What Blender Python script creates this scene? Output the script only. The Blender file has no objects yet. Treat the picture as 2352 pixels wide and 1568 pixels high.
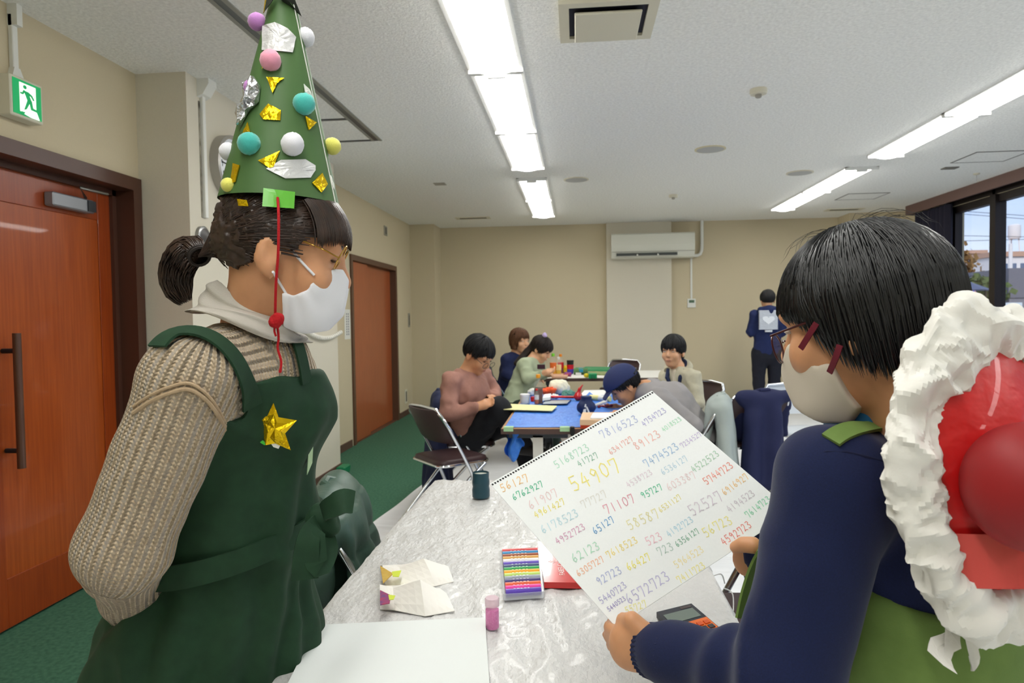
import bpy, math, random
import numpy as np
from mathutils import Vector, Matrix

# ------------------------------------------------------------------ camera
CAM_H = 1.34
FPX = 1572.7
YAW, PITCH, ROLL = .0948, .0347, .0144
_F = np.array([-math.sin(YAW)*math.cos(PITCH), math.cos(YAW)*math.cos(PITCH), -math.sin(PITCH)])
_R0 = np.array([math.cos(YAW), math.sin(YAW), 0.0])
_U0 = np.cross(_R0, _F)
_R = _R0*math.cos(ROLL) - _U0*math.sin(ROLL)
_U = _U0*math.cos(ROLL) + _R0*math.sin(ROLL)
_O = np.array([0, 0, CAM_H])
scene = bpy.context.scene
COL = scene.collection
cam_data = bpy.data.cameras.new('camera')
cam_data.sensor_width = 36.0
cam_data.lens = FPX/2352*36.0
cam_data.clip_start = .02
cam_data.clip_end = 500
cam = bpy.data.objects.new('camera', cam_data)
COL.objects.link(cam)
cam.matrix_world = Matrix(((_R[0], _U[0], -_F[0], 0), (_R[1], _U[1], -_F[1], 0), (_R[2], _U[2], -_F[2], CAM_H), (0, 0, 0, 1)))
cam_data.dof.use_dof = True
cam_data.dof.focus_distance = 1.25
cam_data.dof.aperture_fstop = 9.0
scene.camera = cam

# ------------------------------------------------------------------ world, exposure
vs = scene.view_settings
vs.view_transform = 'Standard'
vs.look = 'None'
vs.exposure = 0.55
vs.gamma = 1.0
vs.use_curve_mapping = False
world = bpy.data.worlds.new('sky')
scene.world = world
world.use_nodes = True
_nt = world.node_tree
_bg = _nt.nodes['Background']
_tc = _nt.nodes.new('ShaderNodeTexCoord')
_nz = _nt.nodes.new('ShaderNodeTexNoise')
_nz.inputs['Scale'].default_value = 2.2
_nz.inputs['Detail'].default_value = 5
_mp = _nt.nodes.new('ShaderNodeMapping')
_mp.inputs['Scale'].default_value = (1, 1, 3.5)
_cr = _nt.nodes.new('ShaderNodeValToRGB')
_cr.color_ramp.elements[0].position = .35
_cr.color_ramp.elements[0].color = (.40, .55, .84, 1)
_cr.color_ramp.elements[1].position = .65
_cr.color_ramp.elements[1].color = (.70, .77, .93, 1)
_nt.links.new(_tc.outputs['Generated'], _mp.inputs[0])
_nt.links.new(_mp.outputs[0], _nz.inputs[0])
_nt.links.new(_nz.outputs[0], _cr.inputs[0])
_nt.links.new(_cr.outputs[0], _bg.inputs[0])
_bg.inputs[1].default_value = 1.0
sun_d = bpy.data.lights.new('evening_sun', 'SUN')
sun_d.energy = 1.6
sun_d.angle = math.radians(8)
sun_d.color = (1., .93, .86)
sun = bpy.data.objects.new('evening_sun', sun_d)
COL.objects.link(sun)
sun.rotation_euler = (math.radians(62), 0, math.radians(-18))      # shines away from the camera, along the facades outside
TUBE = 10.5          # emission of the fluorescent fixtures


def ray(x, y):
    return _F + _R*(x-1176)/FPX - _U*(y-784)/FPX


def P(x, y, Y):
    d = ray(x, y)
    return _O + d*Y/d[1]


def onz(x, y, z):
    d = ray(x, y)
    return _O + d*(z-CAM_H)/d[2]


def onx(x, y, X):
    d = ray(x, y)
    return _O + d*X/d[0]


def onplane(x, y, p0, n):
    d = ray(x, y)
    return _O + d*np.dot(np.array(p0)-_O, n)/np.dot(d, n)


# ------------------------------------------------------------------ materials
def lin(v):
    v = v/255.0
    return v/12.92 if v <= .04045 else ((v+.055)/1.055)**2.4


def rgb(c):
    return tuple(lin(v) for v in c)+(1.0,)


MATS = {}


def mat(name, c, rough=.6, metal=0., noise=0., nscale=30., bump=0., bscale=80., bdist=.002, c2=None, trans=0., alpha=1., sheen=0., coat=0.,
        emit=0., stretch=None, sub=0., ior=1.45, detail=4., spec=None, coord='Object'):
    if name in MATS:
        return MATS[name]
    m = bpy.data.materials.new(name)
    m.use_nodes = True
    nt = m.node_tree
    b = nt.nodes['Principled BSDF']
    b.inputs['Base Color'].default_value = rgb(c)
    b.inputs['Roughness'].default_value = rough
    b.inputs['Metallic'].default_value = metal
    b.inputs['IOR'].default_value = ior
    if spec is not None:
        b.inputs['Specular IOR Level'].default_value = spec
    if trans:
        b.inputs['Transmission Weight'].default_value = trans
    if alpha < 1:
        b.inputs['Alpha'].default_value = alpha
    if sheen:
        b.inputs['Sheen Weight'].default_value = sheen
        b.inputs['Sheen Roughness'].default_value = .4
    if coat:
        b.inputs['Coat Weight'].default_value = coat
    if sub:
        b.inputs['Subsurface Weight'].default_value = sub
        b.inputs['Subsurface Radius'].default_value = (.012, .005, .003)
        b.inputs['Subsurface Scale'].default_value = 1
    if emit:
        b.inputs['Emission Color'].default_value = rgb(c)
        b.inputs['Emission Strength'].default_value = emit
    src = None
    if noise or bump:
        tc = nt.nodes.new('ShaderNodeTexCoord')
        src = tc.outputs[coord]
        if stretch:
            mp = nt.nodes.new('ShaderNodeMapping')
            mp.inputs['Scale'].default_value = stretch
            nt.links.new(src, mp.inputs[0])
            src = mp.outputs[0]
    if noise or c2:
        n = nt.nodes.new('ShaderNodeTexNoise')
        n.inputs['Scale'].default_value = nscale
        n.inputs['Detail'].default_value = detail
        nt.links.new(src, n.inputs[0])
        r = nt.nodes.new('ShaderNodeValToRGB')
        r.color_ramp.elements[0].position = .3
        r.color_ramp.elements[1].position = .7
        a = rgb(c)
        if c2:
            e0, e1 = rgb(c), rgb(c2)
        else:
            e0 = tuple(v*(1-noise) for v in a[:3])+(1,)
            e1 = tuple(min(1, v*(1+noise)) for v in a[:3])+(1,)
        r.color_ramp.elements[0].color = e0
        r.color_ramp.elements[1].color = e1
        nt.links.new(n.outputs[0], r.inputs[0])
        nt.links.new(r.outputs[0], b.inputs['Base Color'])
    if bump:
        n2 = nt.nodes.new('ShaderNodeTexNoise')
        n2.inputs['Scale'].default_value = bscale
        n2.inputs['Detail'].default_value = 3
        nt.links.new(src, n2.inputs[0])
        bp = nt.nodes.new('ShaderNodeBump')
        bp.inputs['Strength'].default_value = bump
        bp.inputs['Distance'].default_value = bdist
        nt.links.new(n2.outputs[0], bp.inputs['Height'])
        nt.links.new(bp.outputs[0], b.inputs['Normal'])
    MATS[name] = m
    return m


def wood_mat(name, c, c2, axis='z', rough=.3):
    st = {'z': (14, 14, .6), 'y': (14, .6, 14), 'x': (.6, 14, 14)}[axis]
    return mat(name, c, rough, nscale=6, c2=c2, stretch=st, noise=.1, detail=8, coat=.25)


# ------------------------------------------------------------------ mesh building
def link(name, me, parent=None, m=None, smooth=False):
    o = bpy.data.objects.new(name, me)
    COL.objects.link(o)
    if parent is not None:
        o.parent = parent
        o.matrix_parent_inverse = Matrix.Translation(-parent.location) if parent.rotation_euler[2] == 0 and parent.type == 'EMPTY' and not parent.parent else Matrix()
    if m is not None and len(me.materials) == 0:
        me.materials.append(m)
    if smooth:
        me.polygons.foreach_set('use_smooth', np.ones(len(me.polygons), dtype=bool))
    return o


def tag(o, label, cat, group=None, kind=None):
    o['label'] = label
    o['category'] = cat
    if group:
        o['group'] = group
    if kind:
        o['kind'] = kind
    return o


def struct(o, label=None):
    o['kind'] = 'structure'
    if label:
        o['label'] = label
    return o


def thing(name, loc, label, cat, group=None):
    o = bpy.data.objects.new(name, None)
    COL.objects.link(o)
    o.location = Vector([float(v) for v in loc])
    o.empty_display_size = .05
    bpy.context.view_layer.update() if False else None
    return tag(o, label, cat, group)


class MB:
    """collects shapes and links them as one mesh object"""

    def __init__(s):
        s.v = []
        s.f = []
        s.mi = []
        s.cur = 0

    def add(s, vs_, fs):
        k = len(s.v)
        s.v += [tuple(float(c) for c in v) for v in vs_]
        s.f += [tuple(i+k for i in f) for f in fs]
        s.mi += [s.cur]*len(fs)
        return s

    def box(s, lo, hi, M=None, bev=0.):
        x0, y0, z0 = lo
        x1, y1, z1 = hi
        if bev:
            b = min(bev, (x1-x0)/2.01, (y1-y0)/2.01, (z1-z0)/2.01)
            pts = []
            for sx in (0, 1):
                for sy in (0, 1):
                    for sz in (0, 1):
                        cx_, cy_, cz_ = (x1 if sx else x0), (y1 if sy else y0), (z1 if sz else z0)
                        ix, iy, iz = cx_-b*(1 if sx else -1), cy_-b*(1 if sy else -1), cz_-b*(1 if sz else -1)
                        pts += [(cx_, iy, iz), (ix, cy_, iz), (ix, iy, cz_)]
            def i(sx, sy, sz, a):
                return ((sx*2+sy)*2+sz)*3+a
            fs = []
            for q in (0, 1):
                a = [i(q, 0, 0, 0), i(q, 1, 0, 0), i(q, 1, 1, 0), i(q, 0, 1, 0)]
                fs.append(a if q else a[::-1])
                a = [i(0, q, 0, 1), i(0, q, 1, 1), i(1, q, 1, 1), i(1, q, 0, 1)]
                fs.append(a if q else a[::-1])
                a = [i(0, 0, q, 2), i(1, 0, q, 2), i(1, 1, q, 2), i(0, 1, q, 2)]
                fs.append(a if q else a[::-1])
            for p in (0, 1):
                for q in (0, 1):
                    fs.append([i(0, p, q, 1), i(1, p, q, 1), i(1, p, q, 2), i(0, p, q, 2)])
                    fs.append([i(p, 0, q, 0), i(p, 1, q, 0), i(p, 1, q, 2), i(p, 0, q, 2)])
                    fs.append([i(p, q, 0, 0), i(p, q, 1, 0), i(p, q, 1, 1), i(p, q, 0, 1)])
                    for r in (0, 1):
                        fs.append([i(p, q, r, 0), i(p, q, r, 1), i(p, q, r, 2)])
        else:
            pts = [(x0, y0, z0), (x1, y0, z0), (x1, y1, z0), (x0, y1, z0), (x0, y0, z1), (x1, y0, z1), (x1, y1, z1), (x0, y1, z1)]
            fs = [(0, 3, 2, 1), (4, 5, 6, 7), (0, 1, 5, 4), (1, 2, 6, 5), (2, 3, 7, 6), (3, 0, 4, 7)]
        if M is not None:
            pts = [tuple(M @ Vector(p)) for p in pts]
        return s.add(pts, fs)

    def tube(s, pts, r, seg=8, cap=True, flat=None, closed=False):
        """sweep along pts; r a number or a list; flat = (width ratio, normal)"""
        pts = [np.array(p, float) for p in pts]
        n = len(pts)
        rs = [r]*n if np.isscalar(r) else list(r)
        vs_ = []
        up = None
        for k in range(n):
            if closed:
                t = pts[(k+1) % n]-pts[k-1]
            else:
                t = pts[min(k+1, n-1)]-pts[max(k-1, 0)]
            t = t/(np.linalg.norm(t)+1e-12)
            if flat is not None:
                up = np.array(flat[1], float)
            elif up is None:
                up = np.array([0, 0, 1.]) if abs(t[2]) < .9 else np.array([1., 0, 0])
            a = up-t*np.dot(up, t)
            a = a/(np.linalg.norm(a)+1e-12)
            b = np.cross(t, a)
            up = a
            fa, fb = (1, 1) if flat is None else (flat[0], 1)
            for j in range(seg):
                th = 2*math.pi*j/seg
                vs_.append(pts[k]+rs[k]*(fa*math.cos(th)*a+fb*math.sin(th)*b))
        fs = []
        for k in range(n if closed else n-1):
            k2 = (k+1) % n
            for j in range(seg):
                j2 = (j+1) % seg
                fs.append((k*seg+j, k*seg+j2, k2*seg+j2, k2*seg+j))
        if cap and not closed:
            fs.append(tuple(range(seg-1, -1, -1)))
            fs.append(tuple((n-1)*seg+j for j in range(seg)))
        return s.add(vs_, fs)

    def lathe(s, prof, c=(0, 0, 0), seg=20, M=None):
        """prof = [(r, z)...] about the z axis through c"""
        vs_ = []
        n = len(prof)
        for r, z in prof:
            for j in range(seg):
                th = 2*math.pi*j/seg
                v = Vector((r*math.cos(th), r*math.sin(th), z))
                if M is not None:
                    v = M @ v
                vs_.append((v[0]+c[0], v[1]+c[1], v[2]+c[2]))
        fs = []
        for k in range(n-1):
            for j in range(seg):
                j2 = (j+1) % seg
                fs.append((k*seg+j, k*seg+j2, (k+1)*seg+j2, (k+1)*seg+j))
        if prof[0][0] > 1e-6:
            fs.append(tuple(range(seg-1, -1, -1)))
        if prof[-1][0] > 1e-6:
            fs.append(tuple((n-1)*seg+j for j in range(seg)))
        return s.add(vs_, fs)

    def prism(s, poly, ext):
        """planar polygon (3D points) extruded along ext"""
        n = len(poly)
        poly = [np.array(p, float) for p in poly]
        ext = np.array(ext, float)
        vs_ = poly+[p+ext for p in poly]
        fs = [tuple(range(n-1, -1, -1)), tuple(range(n, 2*n))]
        fs += [(i, (i+1) % n, n+(i+1) % n, n+i) for i in range(n)]
        return s.add(vs_, fs)

    def loft(s, rings, closed=True, cap=True):
        m = len(rings[0])
        vs_ = [p for r in rings for p in r]
        fs = []
        for k in range(len(rings)-1):
            for j in range(m if closed else m-1):
                j2 = (j+1) % m
                fs.append((k*m+j, k*m+j2, (k+1)*m+j2, (k+1)*m+j))
        if cap and closed:
            fs.append(tuple(range(m-1, -1, -1)))
            fs.append(tuple((len(rings)-1)*m+j for j in range(m)))
        return s.add(vs_, fs)

    def grid(s, fn, nu, nv, thick=None):
        vs_ = [fn(i/nu, j/nv) for j in range(nv+1) for i in range(nu+1)]
        fs = [(j*(nu+1)+i, j*(nu+1)+i+1, (j+1)*(nu+1)+i+1, (j+1)*(nu+1)+i) for j in range(nv) for i in range(nu)]
        if thick is not None:
            k = len(vs_)
            t = np.array(thick, float)
            vs_ = vs_+[np.array(v)-t for v in vs_]
            fs2 = [tuple(i+k for i in f[::-1]) for f in fs]
            bd = [i for i in range(nu+1)]+[(j*(nu+1)+nu) for j in range(1, nv+1)]+[nv*(nu+1)+i for i in range(nu-1, -1, -1)]+[j*(nu+1) for j in range(nv-1, 0, -1)]
            sd = [(bd[(i+1) % len(bd)], bd[i], bd[i]+k, bd[(i+1) % len(bd)]+k) for i in range(len(bd))]
            fs = fs+fs2+sd
        return s.add(vs_, fs)

    def mesh(s, name):
        me = bpy.data.meshes.new(name)
        me.from_pydata(s.v, [], s.f)
        if s.mi and max(s.mi):
            me.polygons.foreach_set('material_index', s.mi)
        me.update()
        return me

    def build(s, name, m, parent=None, smooth=False):
        me = s.mesh(name)
        for q in (m if isinstance(m, (list, tuple)) else [m]):
            me.materials.append(q)
        o = link(name, me, parent)
        if smooth:
            smooth_by_angle(me, smooth if smooth is not True else 40)
        return o


def smooth_by_angle(me, deg):
    me.polygons.foreach_set('use_smooth', np.ones(len(me.polygons), dtype=bool))
    try:
        me.set_sharp_from_angle(angle=math.radians(deg))
    except Exception:
        pass


def copy_thing(root, loc, label=None, group=None, rotz=None):
    """a copy of a thing with copies of its parts and sub-parts"""
    r = root.copy()
    COL.objects.link(r)
    r.location = Vector([float(v) for v in loc])
    if rotz is not None:
        r.rotation_euler = (0, 0, rotz)
    if label:
        r['label'] = label
    if group:
        r['group'] = group
    for ch in list(root.children):
        c = ch.copy()
        COL.objects.link(c)
        c.parent = r
        for g in list(ch.children):
            d = g.copy()
            COL.objects.link(d)
            d.parent = c
    return r


# ------------------------------------------------------------------ noise and distance fields
def _hash(i, j, k, seed):
    h = (i*374761393+j*668265263+k*2147483647+seed*1274126177) & 0xffffffff
    h = ((h ^ (h >> 13))*1274126177) & 0xffffffff
    return ((h ^ (h >> 16)) & 0xffff)/32767.5-1.0


def vnoise(p, scale, seed=0):
    q = np.asarray(p, dtype=np.float64)*scale
    i = np.floor(q).astype(np.int64)
    f = q-i
    f = f*f*(3-2*f)
    out = 0
    for a in (0, 1):
        wa = f[:, 0] if a else 1-f[:, 0]
        for b in (0, 1):
            wb = f[:, 1] if b else 1-f[:, 1]
            for c in (0, 1):
                wc = f[:, 2] if c else 1-f[:, 2]
                out = out+wa*wb*wc*_hash(i[:, 0]+a, i[:, 1]+b, i[:, 2]+c, seed)
    return out


def cap_(a, b, ra, rb=None, k=.02, ratio=1., axis=None):
    """tapered capsule; with axis and ratio it is ratio times wider along axis"""
    a = np.array(a, np.float32)
    b = np.array(b, np.float32)
    rb = ra if rb is None else rb
    ba = b-a
    L2 = float(ba@ba)+1e-9
    ax = None
    if axis is not None:
        ax = np.array(axis, np.float32)
        ax = ax/np.linalg.norm(ax)

    def fn(p):
        q = p-a
        t = np.clip(q@ba/L2, 0, 1)
        w = q-t[:, None]*ba
        if ax is not None:
            l = w@ax
            w = w-(l*(1-1/ratio))[:, None]*ax
        return np.sqrt((w*w).sum(1))-(ra+(rb-ra)*t)
    rm = max(ra, rb)*max(1, ratio)
    return dict(fn=fn, k=k, lo=np.minimum(a, b)-rm, hi=np.maximum(a, b)+rm, a=a, b=b, ra=ra, rb=rb, axis=ax)


def ell_(c, r, M=None, k=.02):
    c = np.array(c, np.float32)
    r = np.array(r, np.float32)
    M3 = np.eye(3, dtype=np.float32) if M is None else np.array(M, np.float32)   # rows are the local axes

    def fn(p):
        q = (p-c)@M3.T
        k0 = np.sqrt(((q/r)**2).sum(1))
        k1 = np.sqrt(((q/(r*r))**2).sum(1))+1e-9
        return k0*(k0-1)/k1
    rm = float(max(r))
    return dict(fn=fn, k=k, lo=c-rm, hi=c+rm, a=c, b=c+M3[2]*.01, ra=rm, rb=rm, axis=None)


def poly_sd(q, poly):
    """signed distance of 2D points to a polygon"""
    poly = np.array(poly, np.float32)
    n = len(poly)
    d = np.full(len(q), 1e9, np.float32)
    s = np.ones(len(q), np.float32)
    for i in range(n):
        a = poly[i]
        b = poly[i-1]
        e = b-a
        w = q-a
        t = np.clip(w@e/(e@e+1e-12), 0, 1)
        v = w-t[:, None]*e
        d = np.minimum(d, (v*v).sum(1))
        c1 = q[:, 1] >= a[1]
        c2 = q[:, 1] < b[1]
        c3 = e[0]*w[:, 1] > e[1]*w[:, 0]
        fl = (c1 & c2 & c3) | (~c1 & ~c2 & ~c3)
        s[fl] *= -1
    return s*np.sqrt(d)


def sdf_eval(prims, p, labels=False):
    d = None
    best = None
    for i, q in enumerate(prims):
        e = q['fn'](p)
        if d is None:
            d = e
            best = e.copy()
            lab = np.zeros(len(p), np.int32)
            continue
        if labels:
            m = e < best
            lab[m] = i
            best = np.minimum(best, e)
        k = q['k']
        if k > 0:
            h = np.clip(.5+.5*(e-d)/k, 0, 1)
            d = e*(1-h)+d*h-k*h*(1-h)
        else:
            d = np.minimum(d, e)
    return (d, lab) if labels else d


def surf(prims, res, cut=None, carve=(), grow=0., smooth=1, box=None):
    """surface nets over a smooth union; cut(p) keeps where it is negative; carve = prims taken away"""
    lo = np.min([q['lo'] for q in prims], 0)-res*2-abs(grow)-.012
    hi = np.max([q['hi'] for q in prims], 0)+res*2+abs(grow)+.012
    if box is not None:
        lo = np.maximum(lo, np.array(box[0])-2*res)
        hi = np.minimum(hi, np.array(box[1])+2*res)
    n = np.maximum(4, np.ceil((hi-lo)/res).astype(int)+1)
    X, Y, Z = [lo[i]+res*np.arange(n[i]) for i in range(3)]
    G = np.stack(np.meshgrid(X, Y, Z, indexing='ij'), -1).reshape(-1, 3).astype(np.float32)

    def ev(p):
        d = sdf_eval(prims, p)-grow
        for c in carve:
            e = -c['fn'](p)
            k = c['k']
            h = np.clip(.5-.5*(e-d)/max(k, 1e-6), 0, 1)
            d = e*(1-h)+d*h+k*h*(1-h)
        if cut is not None:
            d = np.maximum(d, cut(p))
        return d
    st = 4                                                    # coarse pass first, fine values only near the surface
    nc = -(-(n-1)//st)+1
    Gc = np.stack(np.meshgrid(*[lo[i]+res*st*np.arange(nc[i]) for i in range(3)], indexing='ij'), -1).reshape(-1, 3).astype(np.float32)
    Vc = ev(Gc).reshape(nc)
    near = np.abs(Vc) < res*st*2.2
    nb = near.copy()
    for ax in range(3):
        a_ = [slice(None)]*3
        b_ = [slice(None)]*3
        a_[ax], b_[ax] = slice(1, None), slice(0, -1)
        t_ = nb.copy()
        t_[tuple(a_)] |= nb[tuple(b_)]
        t_[tuple(b_)] |= nb[tuple(a_)]
        nb = t_
    ii = [np.minimum((np.arange(n[i])+st//2)//st, nc[i]-1) for i in range(3)]
    V = Vc[np.ix_(*ii)].astype(np.float32).ravel()
    w_ = np.flatnonzero(nb[np.ix_(*ii)].ravel())
    for s in range(0, len(w_), 400000):
        V[w_[s:s+400000]] = ev(G[w_[s:s+400000]])
    V = V.reshape(n)
    ins = V < 0
    c = ins[:-1, :-1, :-1].astype(np.int8)
    tot = np.zeros_like(c)
    corners = [(a, b, d) for a in (0, 1) for b in (0, 1) for d in (0, 1)]
    nn = n-1
    for a, b, d in corners:
        tot += ins[a:a+nn[0], b:b+nn[1], d:d+nn[2]]
    act = (tot > 0) & (tot < 8)
    idx = np.argwhere(act)
    vid = np.full(act.shape, -1, np.int64)
    vid[act] = np.arange(len(idx))
    acc = np.zeros((len(idx), 3), np.float64)
    cnt = np.zeros(len(idx))
    for e0 in corners:
        for ax in range(3):
            if e0[ax]:
                continue
            e1 = list(e0)
            e1[ax] = 1
            i0 = idx+np.array(e0)
            i1 = idx+np.array(e1)
            a = V[i0[:, 0], i0[:, 1], i0[:, 2]]
            b = V[i1[:, 0], i1[:, 1], i1[:, 2]]
            m = (a < 0) != (b < 0)
            t = np.where(m, a/(a-b+1e-20), 0)
            p = np.array(e0)[None, :].astype(float).repeat(len(idx), 0)
            p[:, ax] += t
            acc[m] += p[m]
            cnt[m] += 1
    verts = lo+res*(idx+acc/np.maximum(cnt, 1)[:, None])
    quads = []
    for ax in range(3):
        o1, o2 = [(1, 2), (2, 0), (0, 1)][ax]
        sl0 = [slice(None)]*3
        sl1 = [slice(None)]*3
        sl0[ax] = slice(0, -1)
        sl1[ax] = slice(1, None)
        A = ins[tuple(sl0)]
        B = ins[tuple(sl1)]
        ch = np.argwhere(A != B)
        ok = (ch[:, o1] > 0) & (ch[:, o2] > 0) & (ch[:, o1] < n[o1]-1) & (ch[:, o2] < n[o2]-1)
        ch = ch[ok]
        fl = A[ch[:, 0], ch[:, 1], ch[:, 2]]
        q = []
        for d1, d2 in ((-1, -1), (0, -1), (0, 0), (-1, 0)):
            w = ch.copy()
            w[:, o1] += d1
            w[:, o2] += d2
            q.append(vid[w[:, 0], w[:, 1], w[:, 2]])
        q = np.stack(q, 1)
        q[~fl] = q[~fl][:, ::-1]
        quads.append(q)
    quads = np.concatenate(quads)
    quads = quads[(quads >= 0).all(1)]
    for _ in range(smooth):
        s = np.zeros_like(verts)
        c_ = np.zeros(len(verts))
        for j in range(4):
            a, b = quads[:, j], quads[:, (j+1) % 4]
            np.add.at(s, a, verts[b])
            np.add.at(s, b, verts[a])
            np.add.at(c_, a, 1)
            np.add.at(c_, b, 1)
        verts = verts*.5+.5*s/np.maximum(c_, 1)[:, None]
    return verts, quads


def vnormals(v, q):
    a = v[q[:, 2]]-v[q[:, 0]]
    b = v[q[:, 3]]-v[q[:, 1]]
    fn = np.cross(a, b)
    n = np.zeros_like(v)
    for j in range(4):
        np.add.at(n, q[:, j], fn)
    return n/(np.linalg.norm(n, axis=1)[:, None]+1e-12)


def np_mesh(name, v, q, mats, mi=None, attr=None, parent=None):
    me = bpy.data.meshes.new(name)
    me.vertices.add(len(v))
    me.vertices.foreach_set('co', np.asarray(v, np.float32).ravel())
    k = q.shape[1]
    me.loops.add(len(q)*k)
    me.loops.foreach_set('vertex_index', q.astype(np.int32).ravel())
    me.polygons.add(len(q))
    me.polygons.foreach_set('loop_start', np.arange(0, len(q)*k, k, dtype=np.int32))
    for m in mats:
        me.materials.append(m)
    if mi is not None:
        me.polygons.foreach_set('material_index', np.asarray(mi, np.int32))
    me.polygons.foreach_set('use_smooth', np.ones(len(q), dtype=bool))
    if attr is not None:
        for an, av in attr.items():
            at = me.attributes.new(an, 'FLOAT_VECTOR', 'POINT')
            at.data.foreach_set('vector', np.asarray(av, np.float32).ravel())
    me.update()
    me.validate()
    return link(name, me, parent)


def sdf_obj(name, prims, res, m, parent=None, cut=None, carve=(), grow=0., smooth=1, disp=None, box=None, matfn=None, rib=None):
    v, q = surf(prims, res, cut, carve, grow, smooth, box)
    if disp is not None:
        n = vnormals(v, q)
        v = v+n*disp(v)[:, None]
    mi = None
    if matfn is not None:
        mi = matfn(v[q].mean(1))
    attr = None
    if rib is not None:
        _, lab = sdf_eval(prims, v.astype(np.float32), True)
        A = np.zeros_like(v)
        for i, pr in enumerate(prims):
            mk = lab == i
            if not mk.any():
                continue
            ax = pr['b']-pr['a']
            ax = ax/(np.linalg.norm(ax)+1e-9)
            ref = np.array(rib, float)
            e1 = ref-ax*(ref@ax)
            e1 /= np.linalg.norm(e1)+1e-9
            e2 = np.cross(ax, e1)
            w = v[mk]-pr['a']
            th = np.arctan2(w@e2, w@e1)
            A[mk, 0] = th*max(pr['ra'], pr['rb'])
            A[mk, 1] = w@ax
        attr = {'rib': A}
    return np_mesh(name, v, q, m if isinstance(m, (list, tuple)) else [m], mi, attr, parent)


def sdf_normal(prims, p):
    e = .002
    q = np.array([p+d for d in np.vstack([np.eye(3), -np.eye(3)])*e], np.float32)
    d = sdf_eval(prims, q)
    n = d[:3]-d[3:]
    return n/(np.linalg.norm(n)+1e-9)


def folds(amp, scale, seed=0, stretch=(1, 1, 1)):
    st = np.array(stretch)

    def fn(v):
        a = vnoise(v*st, scale, seed)
        b = vnoise(v*st, scale*2.1, seed+7)
        return amp*(1-2*np.abs(a))*.7+amp*.4*b
    return fn


# ------------------------------------------------------------------ handwritten digits (unit box, y up)
DIG = {
    '0': [[(.5, 1), (.15, .8), (.1, .35), (.35, 0), (.7, .1), (.88, .5), (.8, .85), (.5, 1)]],
    '1': [[(.5, 1), (.5, 0)]],
    '2': [[(.1, .8), (.35, 1), (.7, .9), (.7, .6), (.1, 0), (.45, .1), (.9, 0)]],
    '3': [[(.1, .95), (.6, 1), (.75, .8), (.35, .55), (.8, .4), (.75, .1), (.4, 0), (.1, .1)]],
    '4': [[(.55, 1), (.1, .35), (.9, .35)], [(.65, .7), (.65, -.05)]],
    '5': [[(.85, 1), (.25, 1), (.2, .55), (.65, .6), (.85, .3), (.6, 0), (.15, .05)]],
    '6': [[(.6, 1), (.2, .6), (.1, .25), (.4, 0), (.8, .2), (.6, .5), (.15, .3)]],
    '7': [[(.1, .65), (.1, 1), (.85, 1), (.75, .5), (.5, -.05)]],
    '8': [[(.75, .85), (.4, 1), (.2, .78), (.7, .4), (.75, .12), (.4, 0), (.15, .2), (.35, .5), (.75, .85)]],
    '9': [[(.8, .8), (.45, 1), (.15, .75), (.4, .5), (.8, .75), (.75, .3), (.6, -.05)]],
}


def strokes(mb, text, o, ex, ey, h, w, n, adv=.72, jit=0., rnd=None):
    """flat pen strokes: o start (left end of the baseline), ex / ey unit directions, n the surface normal"""
    o, ex, ey, n = [np.array(a, float) for a in (o, ex, ey, n)]
    x = 0.
    for ch in text:
        jy = rnd.uniform(-jit, jit) if rnd else 0
        for st in DIG.get(ch, []):
            pts = [o+ex*(x+a*h*.58)+ey*((b+jy)*h) for a, b in st]
            for k in range(len(pts)-1):
                a, b = pts[k], pts[k+1]
                t = b-a
                L = np.linalg.norm(t)+1e-9
                t = t/L
                s = np.cross(n, t)*w/2
                a2, b2 = a-t*w*.3, b+t*w*.3
                mb.add([a2-s, b2-s, b2+s, a2+s], [(0, 1, 2, 3)])
        x += h*adv
# ------------------------------------------------------------------ the room
HC = 2.70
XL, XP, XR = -2.39, -2.10, 4.38
YB, YF = 10.2, -4.6
M_wall = mat('wallpaper', (204, 191, 160), .85, noise=.05, nscale=260, bump=.25, bscale=420, bdist=.001, stretch=(1, 1, 6))
M_wall2 = mat('wallpaper_pale', (214, 207, 188), .85, noise=.03, nscale=260, bump=.2, bscale=420, bdist=.001)
M_ceil = mat('ceiling_board', (244, 244, 239), .95, noise=.09, nscale=60, bump=.8, bscale=95, bdist=.006)
M_carpet = mat('carpet', (46, 92, 70), 1., c2=(70, 116, 90), noise=.1, nscale=55, bump=.6, bscale=500, bdist=.004)
M_base = mat('baseboard_brown', (92, 66, 54), .55)
M_frame = mat('door_frame_brown', (78, 48, 36), .35)
M_door = wood_mat('door_wood', (146, 62, 18), (168, 78, 26), 'z', .28)
M_door2 = wood_mat('sliding_door_wood', (156, 76, 38), (172, 90, 48), 'z', .35)
M_white = mat('white_plastic', (226, 226, 218), .4)
M_cream = mat('cream_plastic', (216, 211, 190), .45)
M_black = mat('black_plastic', (24, 24, 26), .45)
M_chrome = mat('chrome', (225, 228, 232), .12, 1.)
M_steel = mat('brushed_steel', (150, 150, 150), .3, 1.)
M_darkmetal = mat('dark_metal', (58, 60, 64), .4, .6)
M_wframe = mat('window_frame_bronze', (40, 33, 32), .4, .4)

fl = MB().box((XL-.4, YF, -.05), (XR+.2, YB+.2, 0)).build('floor', M_carpet)
struct(fl, 'green carpet floor')
ce = MB().box((XL-.3, YF, HC), (XR, YB+.2, HC+.05)).build('ceiling', M_ceil)
struct(ce, 'white textured ceiling')

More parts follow.
